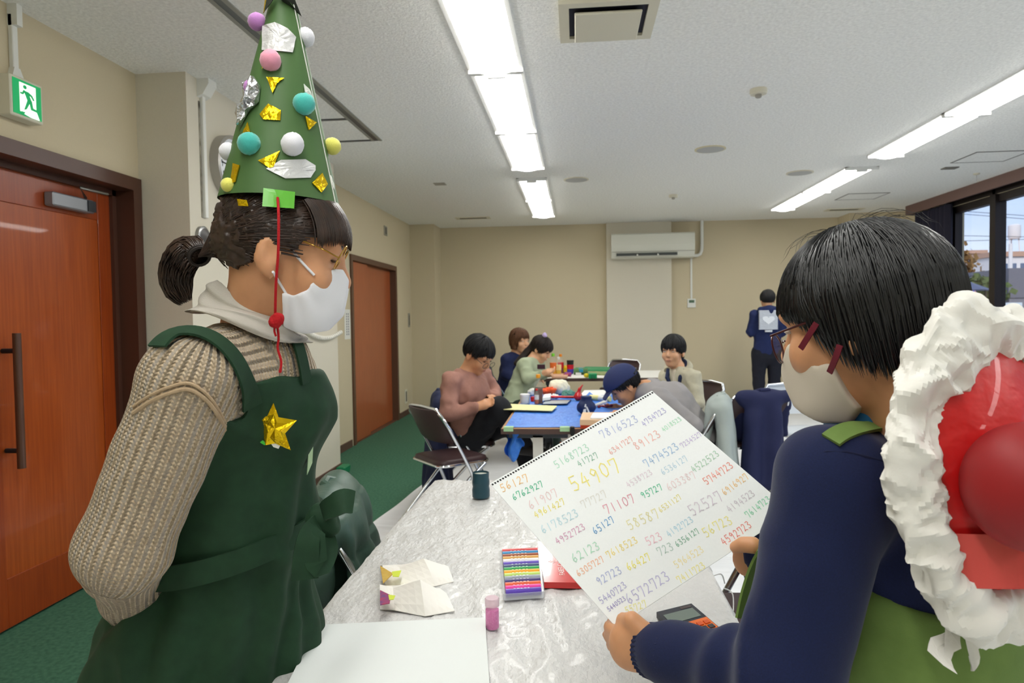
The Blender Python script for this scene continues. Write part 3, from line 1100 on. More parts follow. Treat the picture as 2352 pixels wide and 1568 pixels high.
class Head:
    """head frame: local x = the person's right, y = forward, z = up; about 0.225 high at s = 1"""

    def __init__(s, c, f, sc=1., up=(0, 0, 1)):
        s.c = np.array(c, float)
        s.f = unit(f)
        s.r = unit(np.cross(s.f, up))
        s.u = np.cross(s.r, s.f)
        s.s = sc
        s.M = np.array([s.r, s.f, s.u])

    def w(s, x, y, z):
        return s.c+s.s*(x*s.r+y*s.f+z*s.u)

    def loc(s, p):
        return ((np.asarray(p)-s.c)@s.M.T)/s.s

    def E(s, c, r, k=.02):
        return ell_(s.w(*c), np.array(r)*s.s, s.M, k*s.s)

    def C(s, a, b, ra, rb=None, k=.02, **kw):
        return cap_(s.w(*a), s.w(*b), ra*s.s, (ra if rb is None else rb)*s.s, k*s.s, **kw)

    def img(s, x, y, lx):
        """photo pixel to local (forward, up) on the plane local x = lx"""
        q = s.loc(onplane(x, y, s.w(lx, 0, 0), s.r))
        return q[1], q[2]

    def prims(s, ears=True):
        L = [s.E((0, -.008, .032), (.074, .094, .083)), s.E((0, .035, -.035), (.056, .055, .075), .03), s.E((0, .060, -.088), (.027, .024, .021), .025),
             s.C((0, .086, .014), (0, .103, -.018), .008, .012, .012), s.E((.036, .060, -.026), (.027, .026, .027), .02), s.E((-.036, .060, -.026), (.027, .026, .027), .02),
             s.C((-.038, .074, .030), (.038, .074, .030), .014, None, .02), s.E((.010, .103, -.024), (.010, .008, .007), .006), s.E((-.010, .103, -.024), (.010, .008, .007), .006),
             s.E((0, .088, -.054), (.022, .010, .009), .012)]
        if ears:
            for q in (1, -1):
                L += [s.E((q*.077, -.014, -.004), (.010, .020, .032), .006), s.E((q*.075, -.006, -.030), (.008, .009, .012), .006)]
        return L

    def carves(s):
        return [s.E((.033, .098, .010), (.019, .016, .011), .012), s.E((-.033, .098, .010), (.019, .016, .011), .012),
                s.E((.087, -.008, .000), (.008, .011, .019), .004), s.E((-.087, -.008, .000), (.008, .011, .019), .004)]

    def features(s, parent, shut=False, brow=None):
        for q in (1, -1):
            e = MB().lathe([(.0001, -.011), (.008, -.008), (.0115, 0), (.008, .008), (.0001, .011)], (0, 0, 0), 14)
            M = Matrix((s.r*1.15*s.s, s.f*.7*s.s, s.u*(.22 if shut else .34)*s.s)).transposed()
            c = s.w(q*.033, .0795, .010)
            e.v = [tuple(np.array(M @ Vector((a, b, d)))+c) for a, b, d in e.v]
            eo = e.build('eye', M_iris if shut else M_eyew, parent, True)
            if not shut:
                i_ = MB().lathe([(.0001, -.006), (.0055, 0), (.0001, .006)], (0, 0, 0), 12)
                c2 = s.w(q*.033-.002, .0825, .010)
                i_.v = [tuple(np.array(M @ Vector((a, b*1.2, d*1.6)))+c2) for a, b, d in i_.v]
                i_.build('iris', M_iris, eo, True)
            MB().tube([s.w(q*.016, .089, .030), s.w(q*.033, .0885, .035), s.w(q*.052, .072, .030)], [.0022*s.s, .003*s.s, .0015*s.s], 6).build('eyebrow', brow or M_hair_dk, parent, True)
        MB().tube([s.w(-.022, .086, -.056), s.w(-.010, .094, -.054), s.w(0, .0955, -.055), s.w(.010, .094, -.054), s.w(.022, .086, -.056)], [.002*s.s, .0042*s.s, .0045*s.s, .0042*s.s, .002*s.s], 8).build('mouth', M_lip, parent, True)


def person(loc, label):
    return thing('person', loc, label, 'person')


def strand_mesh(name, paths, radii, m, parent, seg=3):
    """many tapered hair locks in one mesh"""
    V, Q = [], []
    k = 0
    for pts, r in zip(paths, radii):
        n = len(pts)
        pts = np.asarray(pts)
        t = np.gradient(pts, axis=0)
        t /= np.linalg.norm(t, axis=1)[:, None]+1e-9
        up = np.array([.3, .2, 1.])
        a = np.cross(t, up)
        a /= np.linalg.norm(a, axis=1)[:, None]+1e-9
        b = np.cross(t, a)
        rr = r*np.array([.55]+[1.]*(n-3)+[.75, .12]) if n > 3 else r*np.ones(n)
        for j in range(seg):
            th = 2*math.pi*j/seg
            V.append(pts+(rr*math.cos(th))[:, None]*a+(rr*math.sin(th))[:, None]*b)
        i = np.arange(n-1)
        for j in range(seg):
            j2 = (j+1) % seg
            Q.append(np.stack([k+j*n+i, k+j*n+i+1, k+j2*n+i+1, k+j2*n+i], 1))
        k += n*seg
    return np_mesh(name, np.concatenate(V), np.concatenate(Q), [m], None, None, parent)


def knit_mat(name, c, c2, period, row):
    m = bpy.data.materials.new(name)
    m.use_nodes = True
    nt = m.node_tree
    b = nt.nodes['Principled BSDF']
    b.inputs['Roughness'].default_value = .95
    b.inputs['Sheen Weight'].default_value = .3
    at = nt.nodes.new('ShaderNodeAttribute')
    at.attribute_name = 'rib'
    sx = nt.nodes.new('ShaderNodeSeparateXYZ')
    nt.links.new(at.outputs['Vector'], sx.inputs[0])

    def mth(op, a, v=None):
        q = nt.nodes.new('ShaderNodeMath')
        q.operation = op
        nt.links.new(a, q.inputs[0])
        if v is not None:
            if hasattr(v, 'is_linked'):
                nt.links.new(v, q.inputs[1])
            else:
                q.inputs[1].default_value = v
        return q.outputs[0]
    x = mth('MULTIPLY', sx.outputs[0], 2*math.pi/period)
    s = mth('SINE', x)
    x2 = mth('ABSOLUTE', mth('SINE', mth('MULTIPLY', sx.outputs[0], 2*math.pi/period)))
    y = mth('MULTIPLY', sx.outputs[1], 2*math.pi/row)
    y = mth('ADD', y, mth('MULTIPLY', x2, 2.6))
    ks = mth('MULTIPLY', mth('SINE', y), .16)
    nz = nt.nodes.new('ShaderNodeTexNoise')
    nz.inputs['Scale'].default_value = 600
    tc = nt.nodes.new('ShaderNodeTexCoord')
    nt.links.new(tc.outputs['Object'], nz.inputs[0])
    h = mth('ADD', mth('ADD', s, ks), mth('MULTIPLY', nz.outputs[0], .3))
    bp = nt.nodes.new('ShaderNodeBump')
    bp.inputs['Strength'].default_value = 1.
    bp.inputs['Distance'].default_value = period*.5
    nt.links.new(h, bp.inputs['Height'])
    nt.links.new(bp.outputs[0], b.inputs['Normal'])
    n2 = nt.nodes.new('ShaderNodeTexNoise')
    n2.inputs['Scale'].default_value = 180
    nt.links.new(tc.outputs['Object'], n2.inputs[0])
    cr = nt.nodes.new('ShaderNodeValToRGB')
    cr.color_ramp.elements[0].color = rgb(c)
    cr.color_ramp.elements[1].color = rgb(c2)
    cr.color_ramp.elements[0].position = .35
    cr.color_ramp.elements[1].position = .65
    nt.links.new(n2.outputs[0], cr.inputs[0])
    nt.links.new(cr.outputs[0], b.inputs['Base Color'])
    return m


def shoe_pair(parent, feet, m, d):
    for a in feet:
        a = np.array(a, float)
        d = unit([d[0], d[1], 0])
        sdf_obj('shoe', [cap_(a+np.array([0, 0, .045])-d*.04, a+np.array([0, 0, .035])+d*.15, .042, .034, ratio=1.2, axis=np.cross(d, (0, 0, 1)))], .012, m, parent,
                cut=lambda p: .002-p[:, 2])


def ribbon(mb, pts, w, n, t=.0025):
    """flat band along pts with width w (number or list) lying across n"""
    pts = [np.array(p, float) for p in pts]
    k = len(pts)
    ws = [w]*k if np.isscalar(w) else w
    rings = []
    for i in range(k):
        d = unit(pts[min(i+1, k-1)]-pts[max(i-1, 0)])
        nn = np.array(n[i] if isinstance(n, list) else n, float)
        nn = unit(nn-d*np.dot(nn, d))
        sd = np.cross(nn, d)*ws[i]/2
        rings.append([pts[i]-sd-nn*t, pts[i]+sd-nn*t, pts[i]+sd+nn*t, pts[i]-sd+nn*t])
    return mb.loft(rings)


def spline(pts, n):
    pts = np.array(pts, float)
    k = len(pts)
    out = []
    for t in np.linspace(0, k-1, n):
        i = min(int(t), k-2)
        u = t-i
        p0, p1, p2, p3 = pts[max(i-1, 0)], pts[i], pts[i+1], pts[min(i+2, k-1)]
        out.append(.5*((2*p1)+(-p0+p2)*u+(2*p0-5*p1+4*p2-p3)*u*u+(-p0+3*p1-3*p2+p3)*u**3))
    return out


def outside(prims, x, y, dmin=.3, dmax=3., grow=0.):
    """march a photo ray to the surface of a distance field"""
    d = ray(x, y)
    d = d/np.linalg.norm(d)
    t = dmin
    for _ in range(90):
        e = float(sdf_eval(prims, (_O+d*t)[None].astype(np.float32))[0])-grow
        if e < .0008:
            break
        t += e*.8
        if t > dmax:
            break
    return _O+d*t


# ------------------------------------------------------------------ woman with the tree hat (left)
W = person((-.62, 1.2, 0), 'person in beige knit and dark green apron wearing a decorated cone hat and mask')
yt = math.radians(-28)
wf = np.array([math.cos(yt), math.sin(yt), 0])
wr = np.array([wf[1], -wf[0], 0])
up = np.array([0, 0, 1.])
yh = math.radians(17)
pt = math.radians(-13)
HW = Head(P(652, 592, 1.15), (math.cos(yh)*math.cos(pt), math.sin(yh)*math.cos(pt), math.sin(pt)), 1.06)
wn = P(578, 770, 1.17)
wch = P(575, 930, 1.18)
wwa = P(556, 1180, 1.20)
whi = P(492, 1480, 1.21)
whl = whi+np.array([-.13, .02, -.24])
wSR = P(440, 872, 1.02)
wSL = wn-wr*.12+np.array([-.07, 0, -.075])
wER = P(284, 1262, .98)
wWR = P(300, 1395, 1.12)
wEL = wSL+np.array([-.20, .05, -.27])
wWL = wWR+np.array([.02, .05, .01])
skin = HW.prims()+[cap_(HW.w(0, -.028, -.05), P(576, 742, 1.165), .050, .050, .03)]
head_pr = list(skin)
skin += [cap_(wn-up*.06, wch, .05, .07, .05, ratio=1.3, axis=wr), cap_(wch, whi, .07, .09, .05, ratio=1.3, axis=wr),
         cap_(wn-up*.04, wSR, .04, .045, .04), cap_(wSR, wER, .045, .038), cap_(wER, wWR, .036, .027), cap_(wn-up*.04, wSL, .04, .045, .04), cap_(wSL, wEL, .045, .038), cap_(wEL, wWL, .036, .027)]
hipR, hipL = whl+wr*.09, whl-wr*.09
anR, anL = np.array([hipR[0]-.03, hipR[1], .09]), np.array([hipL[0]-.03, hipL[1], .09])
skin += [cap_(whi, whl, .10, .10, .05, ratio=1.3, axis=wr), cap_(hipR, anR, .085, .04, .04), cap_(hipL, anL, .085, .04, .04)]
# clasped hands behind the back
for q, wr_ in ((0, wWR), (1, wWL)):
    pc = wr_+np.array([-.01, .06, -.02])
    skin += [cap_(wr_, pc, .026, .032, .02)]
    for i in range(4):
        b0 = pc+np.array([-.02+.013*i, .03, -.01])
        skin += [cap_(b0, b0+np.array([.002, .035, -.015]), .0085, .008, .004), cap_(b0+np.array([.002, .035, -.015]), b0+np.array([.004, .045, -.05]), .008, .007, .003)]
    skin += [cap_(pc+np.array([.03, 0, .01]), pc+np.array([.045, .03, .0]), .010, .008, .005)]
sdf_obj('body', skin, .0058, M_skin2, W, carve=HW.carves(), smooth=1)

# sweater
M_knit = knit_mat('beige_knit', (196, 171, 138), (218, 196, 164), .0165, .0062)
sw = [cap_(wn-up*.045, wch, .072, .092, .04, ratio=1.42, axis=wr), cap_(wch, wwa, .092, .094, .04, ratio=1.38, axis=wr), cap_(wwa, whi, .094, .120, .04, ratio=1.3, axis=wr),
      cap_(wn-up*.055, wSR, .062, .070, .05), cap_(wSR, wER, .072, .066, .02), cap_(wER, wWR, .066, .038, .02),
      cap_(wn-up*.055, wSL, .062, .070, .05), cap_(wSL, wEL, .070, .062, .02), cap_(wEL, wWL, .060, .040, .015)]
swo = sdf_obj('sweater', sw, .0062, M_knit, W, disp=folds(.004, 14, 3), rib=(.3, -.9, .2), smooth=2,
              cut=lambda p: np.linalg.norm(p-(wn+up*.04), axis=1)*-1+.062)
# drop shoulder seam with a cable above it
M_cable = mat('beige_cable', (178, 154, 124), .95, bump=.6, bscale=300, bdist=.002)
for dy, rr_ in ((0, .0034), (-14, .0026)):
    MB().tube(spline([outside(sw, x, y+dy, .5, grow=.001) for x, y in ((306, 948), (345, 922), (388, 903), (432, 894), (470, 915), (500, 952), (522, 1000), (530, 1050))], 40), rr_, 8).build('shoulder_cable', M_cable, swo, True)

# trousers and shoes
sdf_obj('trousers', [cap_(whi-up*.12, whl, .115, .118, .05, ratio=1.3, axis=wr), cap_(hipR, anR, .095, .06, .04), cap_(hipL, anL, .095, .06, .04)], .014, mat('dark_trousers', (36, 36, 40), .9), W)
shoe_pair(W, [anR-up*.09, anL-up*.09], mat('shoe_dark', (40, 38, 40), .6), wf)

# apron: shell over the torso, limited by an angle about the body axis
ax_z = np.array([whl[2], whi[2], wwa[2], wch[2], wn[2]])
ax_x = np.array([whl[0], whi[0], wwa[0], wch[0], wn[0]])
ax_y = np.array([whl[1], whi[1], wwa[1], wch[1], wn[1]])
zt = P(560, 872, 1.06)[2]
z_ = lambda y, d=1.06: float(P(540, y, d)[2])
phz = [z_(1700), z_(1185), z_(1165), z_(1120), z_(1060), z_(960), z_(872)]
phv = [3.3, 3.3, 2.9, 2.3, 1.95, 1.75, 1.62]


_be = [outside(sw, x, y, .5) for x, y in ((562, 860), (560, 890), (557, 925), (555, 955))]
_bz = np.array([q[2] for q in _be])[::-1]
_bu = np.array([(q-wn)@wr for q in _be])[::-1]


def apron_cut(p):
    cx_ = np.interp(p[:, 2], ax_z, ax_x)
    cy_ = np.interp(p[:, 2], ax_z, ax_y)
    dx, dy = p[:, 0]-cx_, p[:, 1]-cy_
    phi = np.arctan2(dx*wr[0]+dy*wr[1], dx*wf[0]+dy*wf[1])
    mx = np.interp(p[:, 2], phz, phv)
    d1 = (np.abs(phi)-mx)*.11
    uu = (p-wn)@wr-np.interp(p[:, 2], _bz, _bu)
    d1 = np.where(p[:, 2] > _bz[0], np.maximum(uu, (-phi-1.4)*.11), d1)
    d2 = p[:, 2]-zt
    d3 = .55-p[:, 2]
    return np.maximum(np.maximum(d1, d2), d3)


def apron_folds(v):
    g = .006*np.sin(vnoise(v*np.array([1, 1, .35]), 9, 5)*7)
    g += .006*(1-2*np.abs(vnoise(v@np.array([[.8, .2, .5], [-.3, .9, .2], [-.5, -.3, .8]]), 12, 9)))
    # gathered pleats under the waist
    below = np.clip((wwa[2]-.02-v[:, 2])*9, 0, 1)
    ph = np.arctan2((v[:, 0]-wwa[0])*wr[0]+(v[:, 1]-wwa[1])*wr[1], (v[:, 0]-wwa[0])*wf[0]+(v[:, 1]-wwa[1])*wf[1])
    g += below*.007*np.sin(ph*11+vnoise(v, 7, 2)*2.5)
    d = np.abs(v[:, 2]-(wwa[2]-.06+.035*np.sin(ph)))
    g += .008*np.exp(-(d/.016)**2)*np.clip(1.2-np.abs(ph), 0, 1)
    return g


M_apron = mat('apron_green', (19, 52, 30), .8, noise=.1, nscale=40, bump=.15, bscale=700, bdist=.001, c2=(24, 60, 35))
apr = [cap_(wn-up*.045, wch, .072, .096, .04, ratio=1.42, axis=wr), cap_(wch, wwa, .096, .098, .05, ratio=1.38, axis=wr), cap_(wwa, whi, .098, .152, .05, ratio=1.18, axis=wr), cap_(whi, whl, .152, .155, .05, ratio=1.2, axis=wr), cap_(wn-up*.055, wSR, .062, .070, .05)]
ap = sdf_obj('apron', apr, .0062, M_apron, W, cut=apron_cut, grow=.009, disp=apron_folds, smooth=2)


def strap(px_list, prims, wd, parent, name, m, n=26, grow=.006):
    p2 = spline([(x, y, 0) for x, y in px_list], n)
    pts = [outside(prims, p[0], p[1], .4, grow=grow) for p in p2]
    pts = [pts[0]]+[(pts[i-1]+2*pts[i]+pts[i+1])/4 for i in range(1, n-1)]+[pts[-1]]
    nn3 = [sdf_normal(prims, p) for p in pts]
    nn3 = [unit(nn3[max(i-1, 0)]+nn3[i]+nn3[min(i+1, n-1)]) for i in range(n)]
    q = MB()
    ribbon(q, pts, wd, nn3, .002)
    return q.build(name, m, parent, True)


strap([(580, 935), (575, 905), (566, 872), (548, 832), (520, 796), (484, 770), (444, 758), (405, 760), (378, 775), (360, 795)], sw, .036, ap, 'shoulder_strap', M_apron)
strap([(704, 880), (698, 842), (688, 800), (676, 768)], sw, .030, ap, 'shoulder_strap', M_apron, 14)
# waist tie
tie = []
for a in np.linspace(-1.7, 2.5, 50):
    zz = wwa[2]-.045+.025*math.sin(a*1.0+2.6)
    c0 = wwa+(whi-wwa)*(.18)
    d_ = wf*math.cos(a)*.131+wr*math.sin(a)*.168
    tie.append(np.array([c0[0]+d_[0], c0[1]+d_[1], zz]))
rb = MB()
ribbon(rb, tie, .040, [unit(p-np.array([wwa[0], wwa[1], p[2]])) for p in tie], .003)
tb = rb.build('waist_tie', M_apron, ap, True)
kn = P(737, 1192, 1.10)
sdf_obj('knot', [ell_(kn, (.024, .02, .02), None), cap_(kn+up*.012, kn+np.array([.018, 0, -.014]), .013)], .004, M_apron, tb, disp=folds(.003, 50, 2))
for k_, (pts, wd, nn) in enumerate((([kn, P(745, 1172, 1.08), P(766, 1160, 1.06), P(790, 1150, 1.06), P(812, 1153, 1.07)][:5], [.02, .034, .04, .04, .036], (0, -.9, .5)),
                                    ([kn, P(722, 1215, 1.06), P(720, 1262, 1.05), P(735, 1305, 1.05), P(752, 1262, 1.08), P(748, 1215, 1.10)], [.02, .036, .04, .03, .036, .02], (.5, -.8, .1)),
                                    ([kn, P(712, 1225, 1.05), P(703, 1275, 1.04), P(700, 1330, 1.04)], [.02, .034, .04, .042], (.5, -.85, .1)))):
    rb = MB()
    ribbon(rb, spline(pts, 18), list(np.interp(np.linspace(0, 1, 18), np.linspace(0, 1, len(wd)), wd)), nn, .002)
    rb.build('tie_loop' if k_ == 1 else 'tie_end', M_apron, tb, True)

# cowl collar
cw = []
rg = 60
ct0, ct1 = P(584, 700, 1.16), P(578, 752, 1.168)
for u in np.linspace(0, 1, 22):
    a_ = ct0*(1-u)+ct1*u
    rx = .058+.040*u**.9
    ring = []
    for j in range(rg):
        t_ = 2*math.pi*j/rg
        dx, dy = math.cos(t_), math.sin(t_)
        rr = rx*(1+.035*math.sin(u*17+1.6*dx+.8*dy)+.03*math.sin(2*t_+u*7))
        ring.append(a_+unit([.95, .31, 0])*dx*rr*1.05+unit([-.31, .95, 0])*dy*rr+up*(-dx*(.040-.006*u)-.006*math.sin(3*t_+u*5)))
    cw.append(ring)
M_cowl = mat('cowl_grey', (196, 190, 180), .9, bump=.4, bscale=260, bdist=.002, stretch=(1, 1, 5))
co = MB().loft(cw, True, False)
inner = [[p*.0+(np.array(p)-np.mean(r_, 0))*.93+np.mean(r_, 0) for p in r_] for r_ in cw]
co.loft(inner[::-1], True, False)
co.build('collar', M_cowl, W, True)

# mask
def img_poly(Hd, pts, lx):
    return [Hd.img(x, y, lx) for x, y in pts]


mpoly = img_poly(HW, [(722, 612), (752, 617), (786, 615), (800, 640), (796, 672), (785, 725), (750, 760), (700, 768), (648, 752), (648, 672), (672, 678), (692, 674), (712, 660), (722, 640)], .055)


def mask_cut(Hd, poly):
    def fn(p):
        q = Hd.loc(p)
        return poly_sd(q[:, 1:3].astype(np.float32), poly)*Hd.s
    return fn


M_mask = mat('mask_white', (228, 228, 232), .85, bump=.15, bscale=900, bdist=.0005)
mk_pr = [HW.E((0, .034, -.045), (.069, .070, .092), .02), HW.C((0, .09, -.01), (0, .095, -.055), .026, .03, .03), HW.E((0, .062, -.092), (.045, .036, .03), .03)]
_ma = HW.w(0, .02, .0)


def pleats(v):
    q = HW.loc(v)
    a = np.arctan2(q[:, 2]+.00, q[:, 1]-.0)
    return .0010*np.sin(a*20)*np.clip((.085-q[:, 1])*30, 0, 1)


msk = sdf_obj('face_mask', mk_pr, .0032, M_mask, W, cut=mask_cut(HW, mpoly), disp=pleats, smooth=2)
HL = lambda x, y, lx: HW.w(lx, *HW.img(x, y, lx))
for pts in ([(646, 538, .080), (660, 560, .079), (690, 598, .072), (722, 632, .063)], [(627, 624, .075), (638, 643, .071), (658, 676, .064)]):
    MB().tube(spline([outside(head_pr, p[0], p[1], .8, 1.4, .002) for p in pts], 12), .0022, 6).build('ear_loop', M_mask, msk, True)

# gold glasses
M_gold = mat('gold_wire', (205, 170, 90), .25, 1.)
gl = MB().tube(spline([outside(head_pr, x, y, .8, 1.4, .002) for x, y in ((660, 540), (685, 549), (715, 561))]+[HL(745, 574, .072), HL(778, 592, .064)], 14), .0013, 6).build('glasses', M_gold, W, True)
for q in (1, -1):
    c = HW.w(q*.036, *HW.img(782, 592, .036))
    e1_ = HW.r*.024*1.06
    e2_ = (HW.u*.97+HW.f*.30)*.021*1.06
    MB().tube([c+math.cos(a)*e1_+math.sin(a)*e2_ for a in np.linspace(0, 2*math.pi, 28, endpoint=False)], .0013, 6, closed=True).build('rim', M_gold, gl, True)
_gy, _gz = HW.img(782, 592, .036)
MB().tube([HW.w(.012, _gy, _gz), HW.w(0, _gy+.004, _gz+.003), HW.w(-.012, _gy, _gz)], .0012, 6).build('bridge', M_gold, gl, True)
# closed eye, brow
HW.features(W, True)

# hair: base cap, locks drawn back to a tie, fringe, pony tail
hp = img_poly(HW, [(495, 400), (800, 400), (800, 530), (788, 548), (762, 528), (735, 520), (706, 528), (692, 556), (672, 586), (660, 570), (648, 538), (630, 528), (604, 528), (590, 566), (574, 604), (530, 616), (498, 592), (468, 566), (478, 520)], .07)
hair_pr = [HW.E((0, -.012, .036), (.083, .107, .096)), HW.C((0, -.08, .0), (0, -.112, -.03), .05, .022, .04)]
hb = sdf_obj('hair', hair_pr, .004, M_hair_dk, W, cut=mask_cut(HW, hp), smooth=2, disp=lambda v: .0022*np.sin(vnoise(HW.loc(v)*np.array([1, 4, 9]), 14, 4)*9))
rnd = random.Random(5)
paths, rad = [], []
hc_, hr_ = np.array([0, -.012, .036]), np.array([.0835, .108, .097])
tiep = np.array([.0, -.125, -.028])


def on_hair(y, z, sg):
    q = 1-((y-hc_[1])/hr_[1])**2-((z-hc_[2])/hr_[2])**2
    return np.array([sg*hr_[0]*math.sqrt(max(q, 0.)), y, z])


for i in range(1000):
    sg = 1 if rnd.random() < .72 else -1
    y0 = rnd.uniform(-.09, .088)
    zlo = np.interp(y0, [-.10, -.04, .0, .03, .05, .09], [-.045, -.03, .028, -.005, .035, .045])
    z0 = rnd.uniform(zlo, .128)
    if ((y0-hc_[1])/hr_[1])**2+((z0-hc_[2])/hr_[2])**2 > .97:
        continue
    pts = []
    for t in np.linspace(0, 1, 9):
        y = y0*(1-t)+tiep[1]*t
        z = z0*(1-t)+(tiep[2]+rnd.uniform(-.002, .002))*t+.010*math.sin(math.pi*t)
        p = on_hair(y, z, sg)
        p[0] = p[0]*(1-t**3)+sg*.012*t**3
        pts.append(HW.w(*(p*np.array([1.0+.006*rnd.random(), 1, 1]))))
    paths.append(pts)
    rad.append(rnd.uniform(.0011, .0021))
for i in range(420):                                                  # fringe
    x0 = rnd.uniform(-.078, .078)
    ln = rnd.uniform(.85, 1.04)
    pts = []
    for t in np.linspace(0, 1, 9):
        ph = math.radians(58-(58-2)*t*ln)
        side = max(0, abs(x0)-.045)
        y = hc_[1]+(hr_[1]+.002)*math.cos(ph)*math.sqrt(max(0, 1-(x0/.092)**2))+.004*t
        z = hc_[2]+hr_[2]*math.sin(ph)*math.sqrt(max(0, 1-(x0/.10)**2))-side*.5*t
        pts.append(HW.w(x0*(1+.06*t), y, z))
    paths.append(pts)
    rad.append(rnd.uniform(.0012, .0022))
strand_mesh('hair_locks', paths, rad, M_hair_dk, hb)
T0 = HW.w(*tiep)
pt_pts = [T0, P(440, 572, 1.13), P(412, 605, 1.12), P(404, 650, 1.12), P(425, 690, 1.13)]
pl_ = spline(pt_pts, 14)
paths, rad = [], []
for i in range(760):
    a = rnd.uniform(0, 2*math.pi)
    rr = math.sqrt(rnd.random())
    ln = rnd.uniform(.78, 1.05)
    pp = []
    for k_, u in enumerate(np.linspace(0, 1, 12)):
        q = u*ln*13
        i0 = min(int(q), 12)
        p = pl_[i0]*(1-(q-i0))+pl_[i0+1]*(q-i0)
        wd = np.interp(u, [0, .12, .45, .8, 1], [.011, .022, .030, .026, .012])
        t_ = unit(pl_[i0+1]-pl_[i0])
        n1 = unit(np.cross(t_, (0, -1, .05)))
        n2 = np.cross(t_, n1)
        pp.append(p+wd*rr*(math.cos(a+u*.5)*n1*.95+math.sin(a+u*.5)*n2)+n1*.0015*math.sin(u*9+i))
    paths.append(pp)
    rad.append(rnd.uniform(.0008, .0017))
pny = strand_mesh('pony_tail', paths, rad, M_hair_dk, hb)
ht = MB()
for k_ in range(3):
    c = T0+unit(pl_[1]-pl_[0])*(.002+.006*k_)
    t_ = unit(pl_[1]-pl_[0])
    n1 = unit(np.cross(t_, up))
    n2 = np.cross(t_, n1)
    ht.tube([c+.0165*(math.cos(a)*n1+math.sin(a)*n2) for a in np.linspace(0, 2*math.pi, 20, endpoint=False)], .003, 6, closed=True)
ht.build('hair_tie', mat('hair_tie_dark', (36, 28, 24), .7), pny, True) if False else ht.build('hair_tie', mat('hair_tie_dark', (36, 28, 24), .7), hb, True)

# gold foil star brooch
sc_ = outside(apr, 634, 985, grow=.010)
M_foil = mat('gold_foil', (228, 190, 20), .22, .85, bump=.5, bscale=60, bdist=.004)
pix = [(628, 925), (640, 958), (682, 965), (655, 995), (668, 1034), (632, 1018), (610, 1022), (603, 993), (590, 962), (614, 955)]
sn = unit(np.array([.35, -.93, .05]))
spts = [onplane(x, y, sc_+sn*.004, sn) for x, y in pix]
st = thing('star_brooch', sc_, 'crumpled gold foil star pinned on the dark green apron bib', 'brooch')
sm_ = MB()
cen = np.mean(spts, 0)+sn*.010
ring_o = spts
ring_m = [(p*.55+cen*.45)+sn*.004*(1 if i % 2 else -.5) for i, p in enumerate(spts)]
n_ = len(spts)
vs_ = ring_o+ring_m+[cen]+[p-sn*.003 for p in ring_o]
fs_ = [(i, (i+1) % n_, n_+(i+1) % n_, n_+i) for i in range(n_)]+[(n_+i, n_+(i+1) % n_, 2*n_) for i in range(n_)]+[(i+2*n_+1, (i+1) % n_+2*n_+1, (i+1) % n_, i)[::-1] for i in range(n_)]+[tuple(2*n_+1+i for i in range(n_))[::-1]]
sm_.add(vs_, fs_)
sm_.build('foil', M_foil, st)
MB().prism([onplane(x, y, sc_+sn*.001, sn) for x, y in ((618, 1012), (648, 1014), (640, 1030), (628, 1026))], sn*.002).build('paper_backing', M_white, st)
MB().prism([onplane(x, y, sc_+sn*.001, sn) for x, y in ((598, 1005), (612, 1018), (608, 1022), (598, 1016))], sn*.002).build('green_tape', mat('tape_green', (70, 180, 60), .4), st)

# name label on the far side of the bib
lb_ = outside(apr, 712, 1050, grow=.010)
tag(MB().prism([outside(apr, x, y, grow=.012) for x, y in ((707, 1040), (718, 1025), (716, 1062), (704, 1090))], (.002, -.002, 0)).build('name_tag', mat('pale_green_tag', (176, 206, 160), .5)), 'pale green tag on the edge of the dark apron bib', 'tag')

# ------------------------------------------------------------------ the tree hat
hb_c = P(643, 466, 1.155)
h_ap = P(653, -122, 1.155)
ha = unit(h_ap-hb_c)
hh = np.linalg.norm(h_ap-hb_c)
hr0 = .1005
ht_ = thing('cone_hat', hb_c, 'tall green paper cone hat decorated with pompoms and gold foil', 'hat')
e1 = unit(np.cross(ha, (0, 1, 0)))
e2 = np.cross(ha, e1)
M_card = mat('green_card', (72, 106, 56), .55, noise=.04, nscale=12)
rings, ringi = [], []
for u in np.linspace(0, .985, 14):
    rr = hr0*(1-u)
    rings.append([hb_c+ha*hh*u+rr*(math.cos(a)*e1+math.sin(a)*e2) for a in np.linspace(0, 2*math.pi, 64, endpoint=False)])
    ringi.append([hb_c+ha*hh*u+(rr-.0015)*(math.cos(a)*e1+math.sin(a)*e2) for a in np.linspace(0, 2*math.pi, 64, endpoint=False)])
MB().loft(rings, True, False).loft(ringi[::-1], True, False).build('cone', M_card, ht_, True)


def on_cone(x, y, off=.002):
    d = ray(x, y)
    d = d/np.linalg.norm(d)
    T_ = np.linspace(.9, 1.5, 1500)
    pp_ = _O+d*T_[:, None]
    hh_ = (pp_-hb_c)@ha
    ee_ = np.linalg.norm(pp_-hb_c-hh_[:, None]*ha, axis=1)-hr0*(1-hh_/hh)
    ng = np.flatnonzero(ee_ < 0)
    bp = pp_[ng[0] if len(ng) else int(np.argmin(ee_))]
    h = np.dot(bp-hb_c, ha)
    rad_ = unit(bp-hb_c-ha*h)
    return hb_c+ha*h+rad_*(hr0*(1-h/hh)+off), rad_


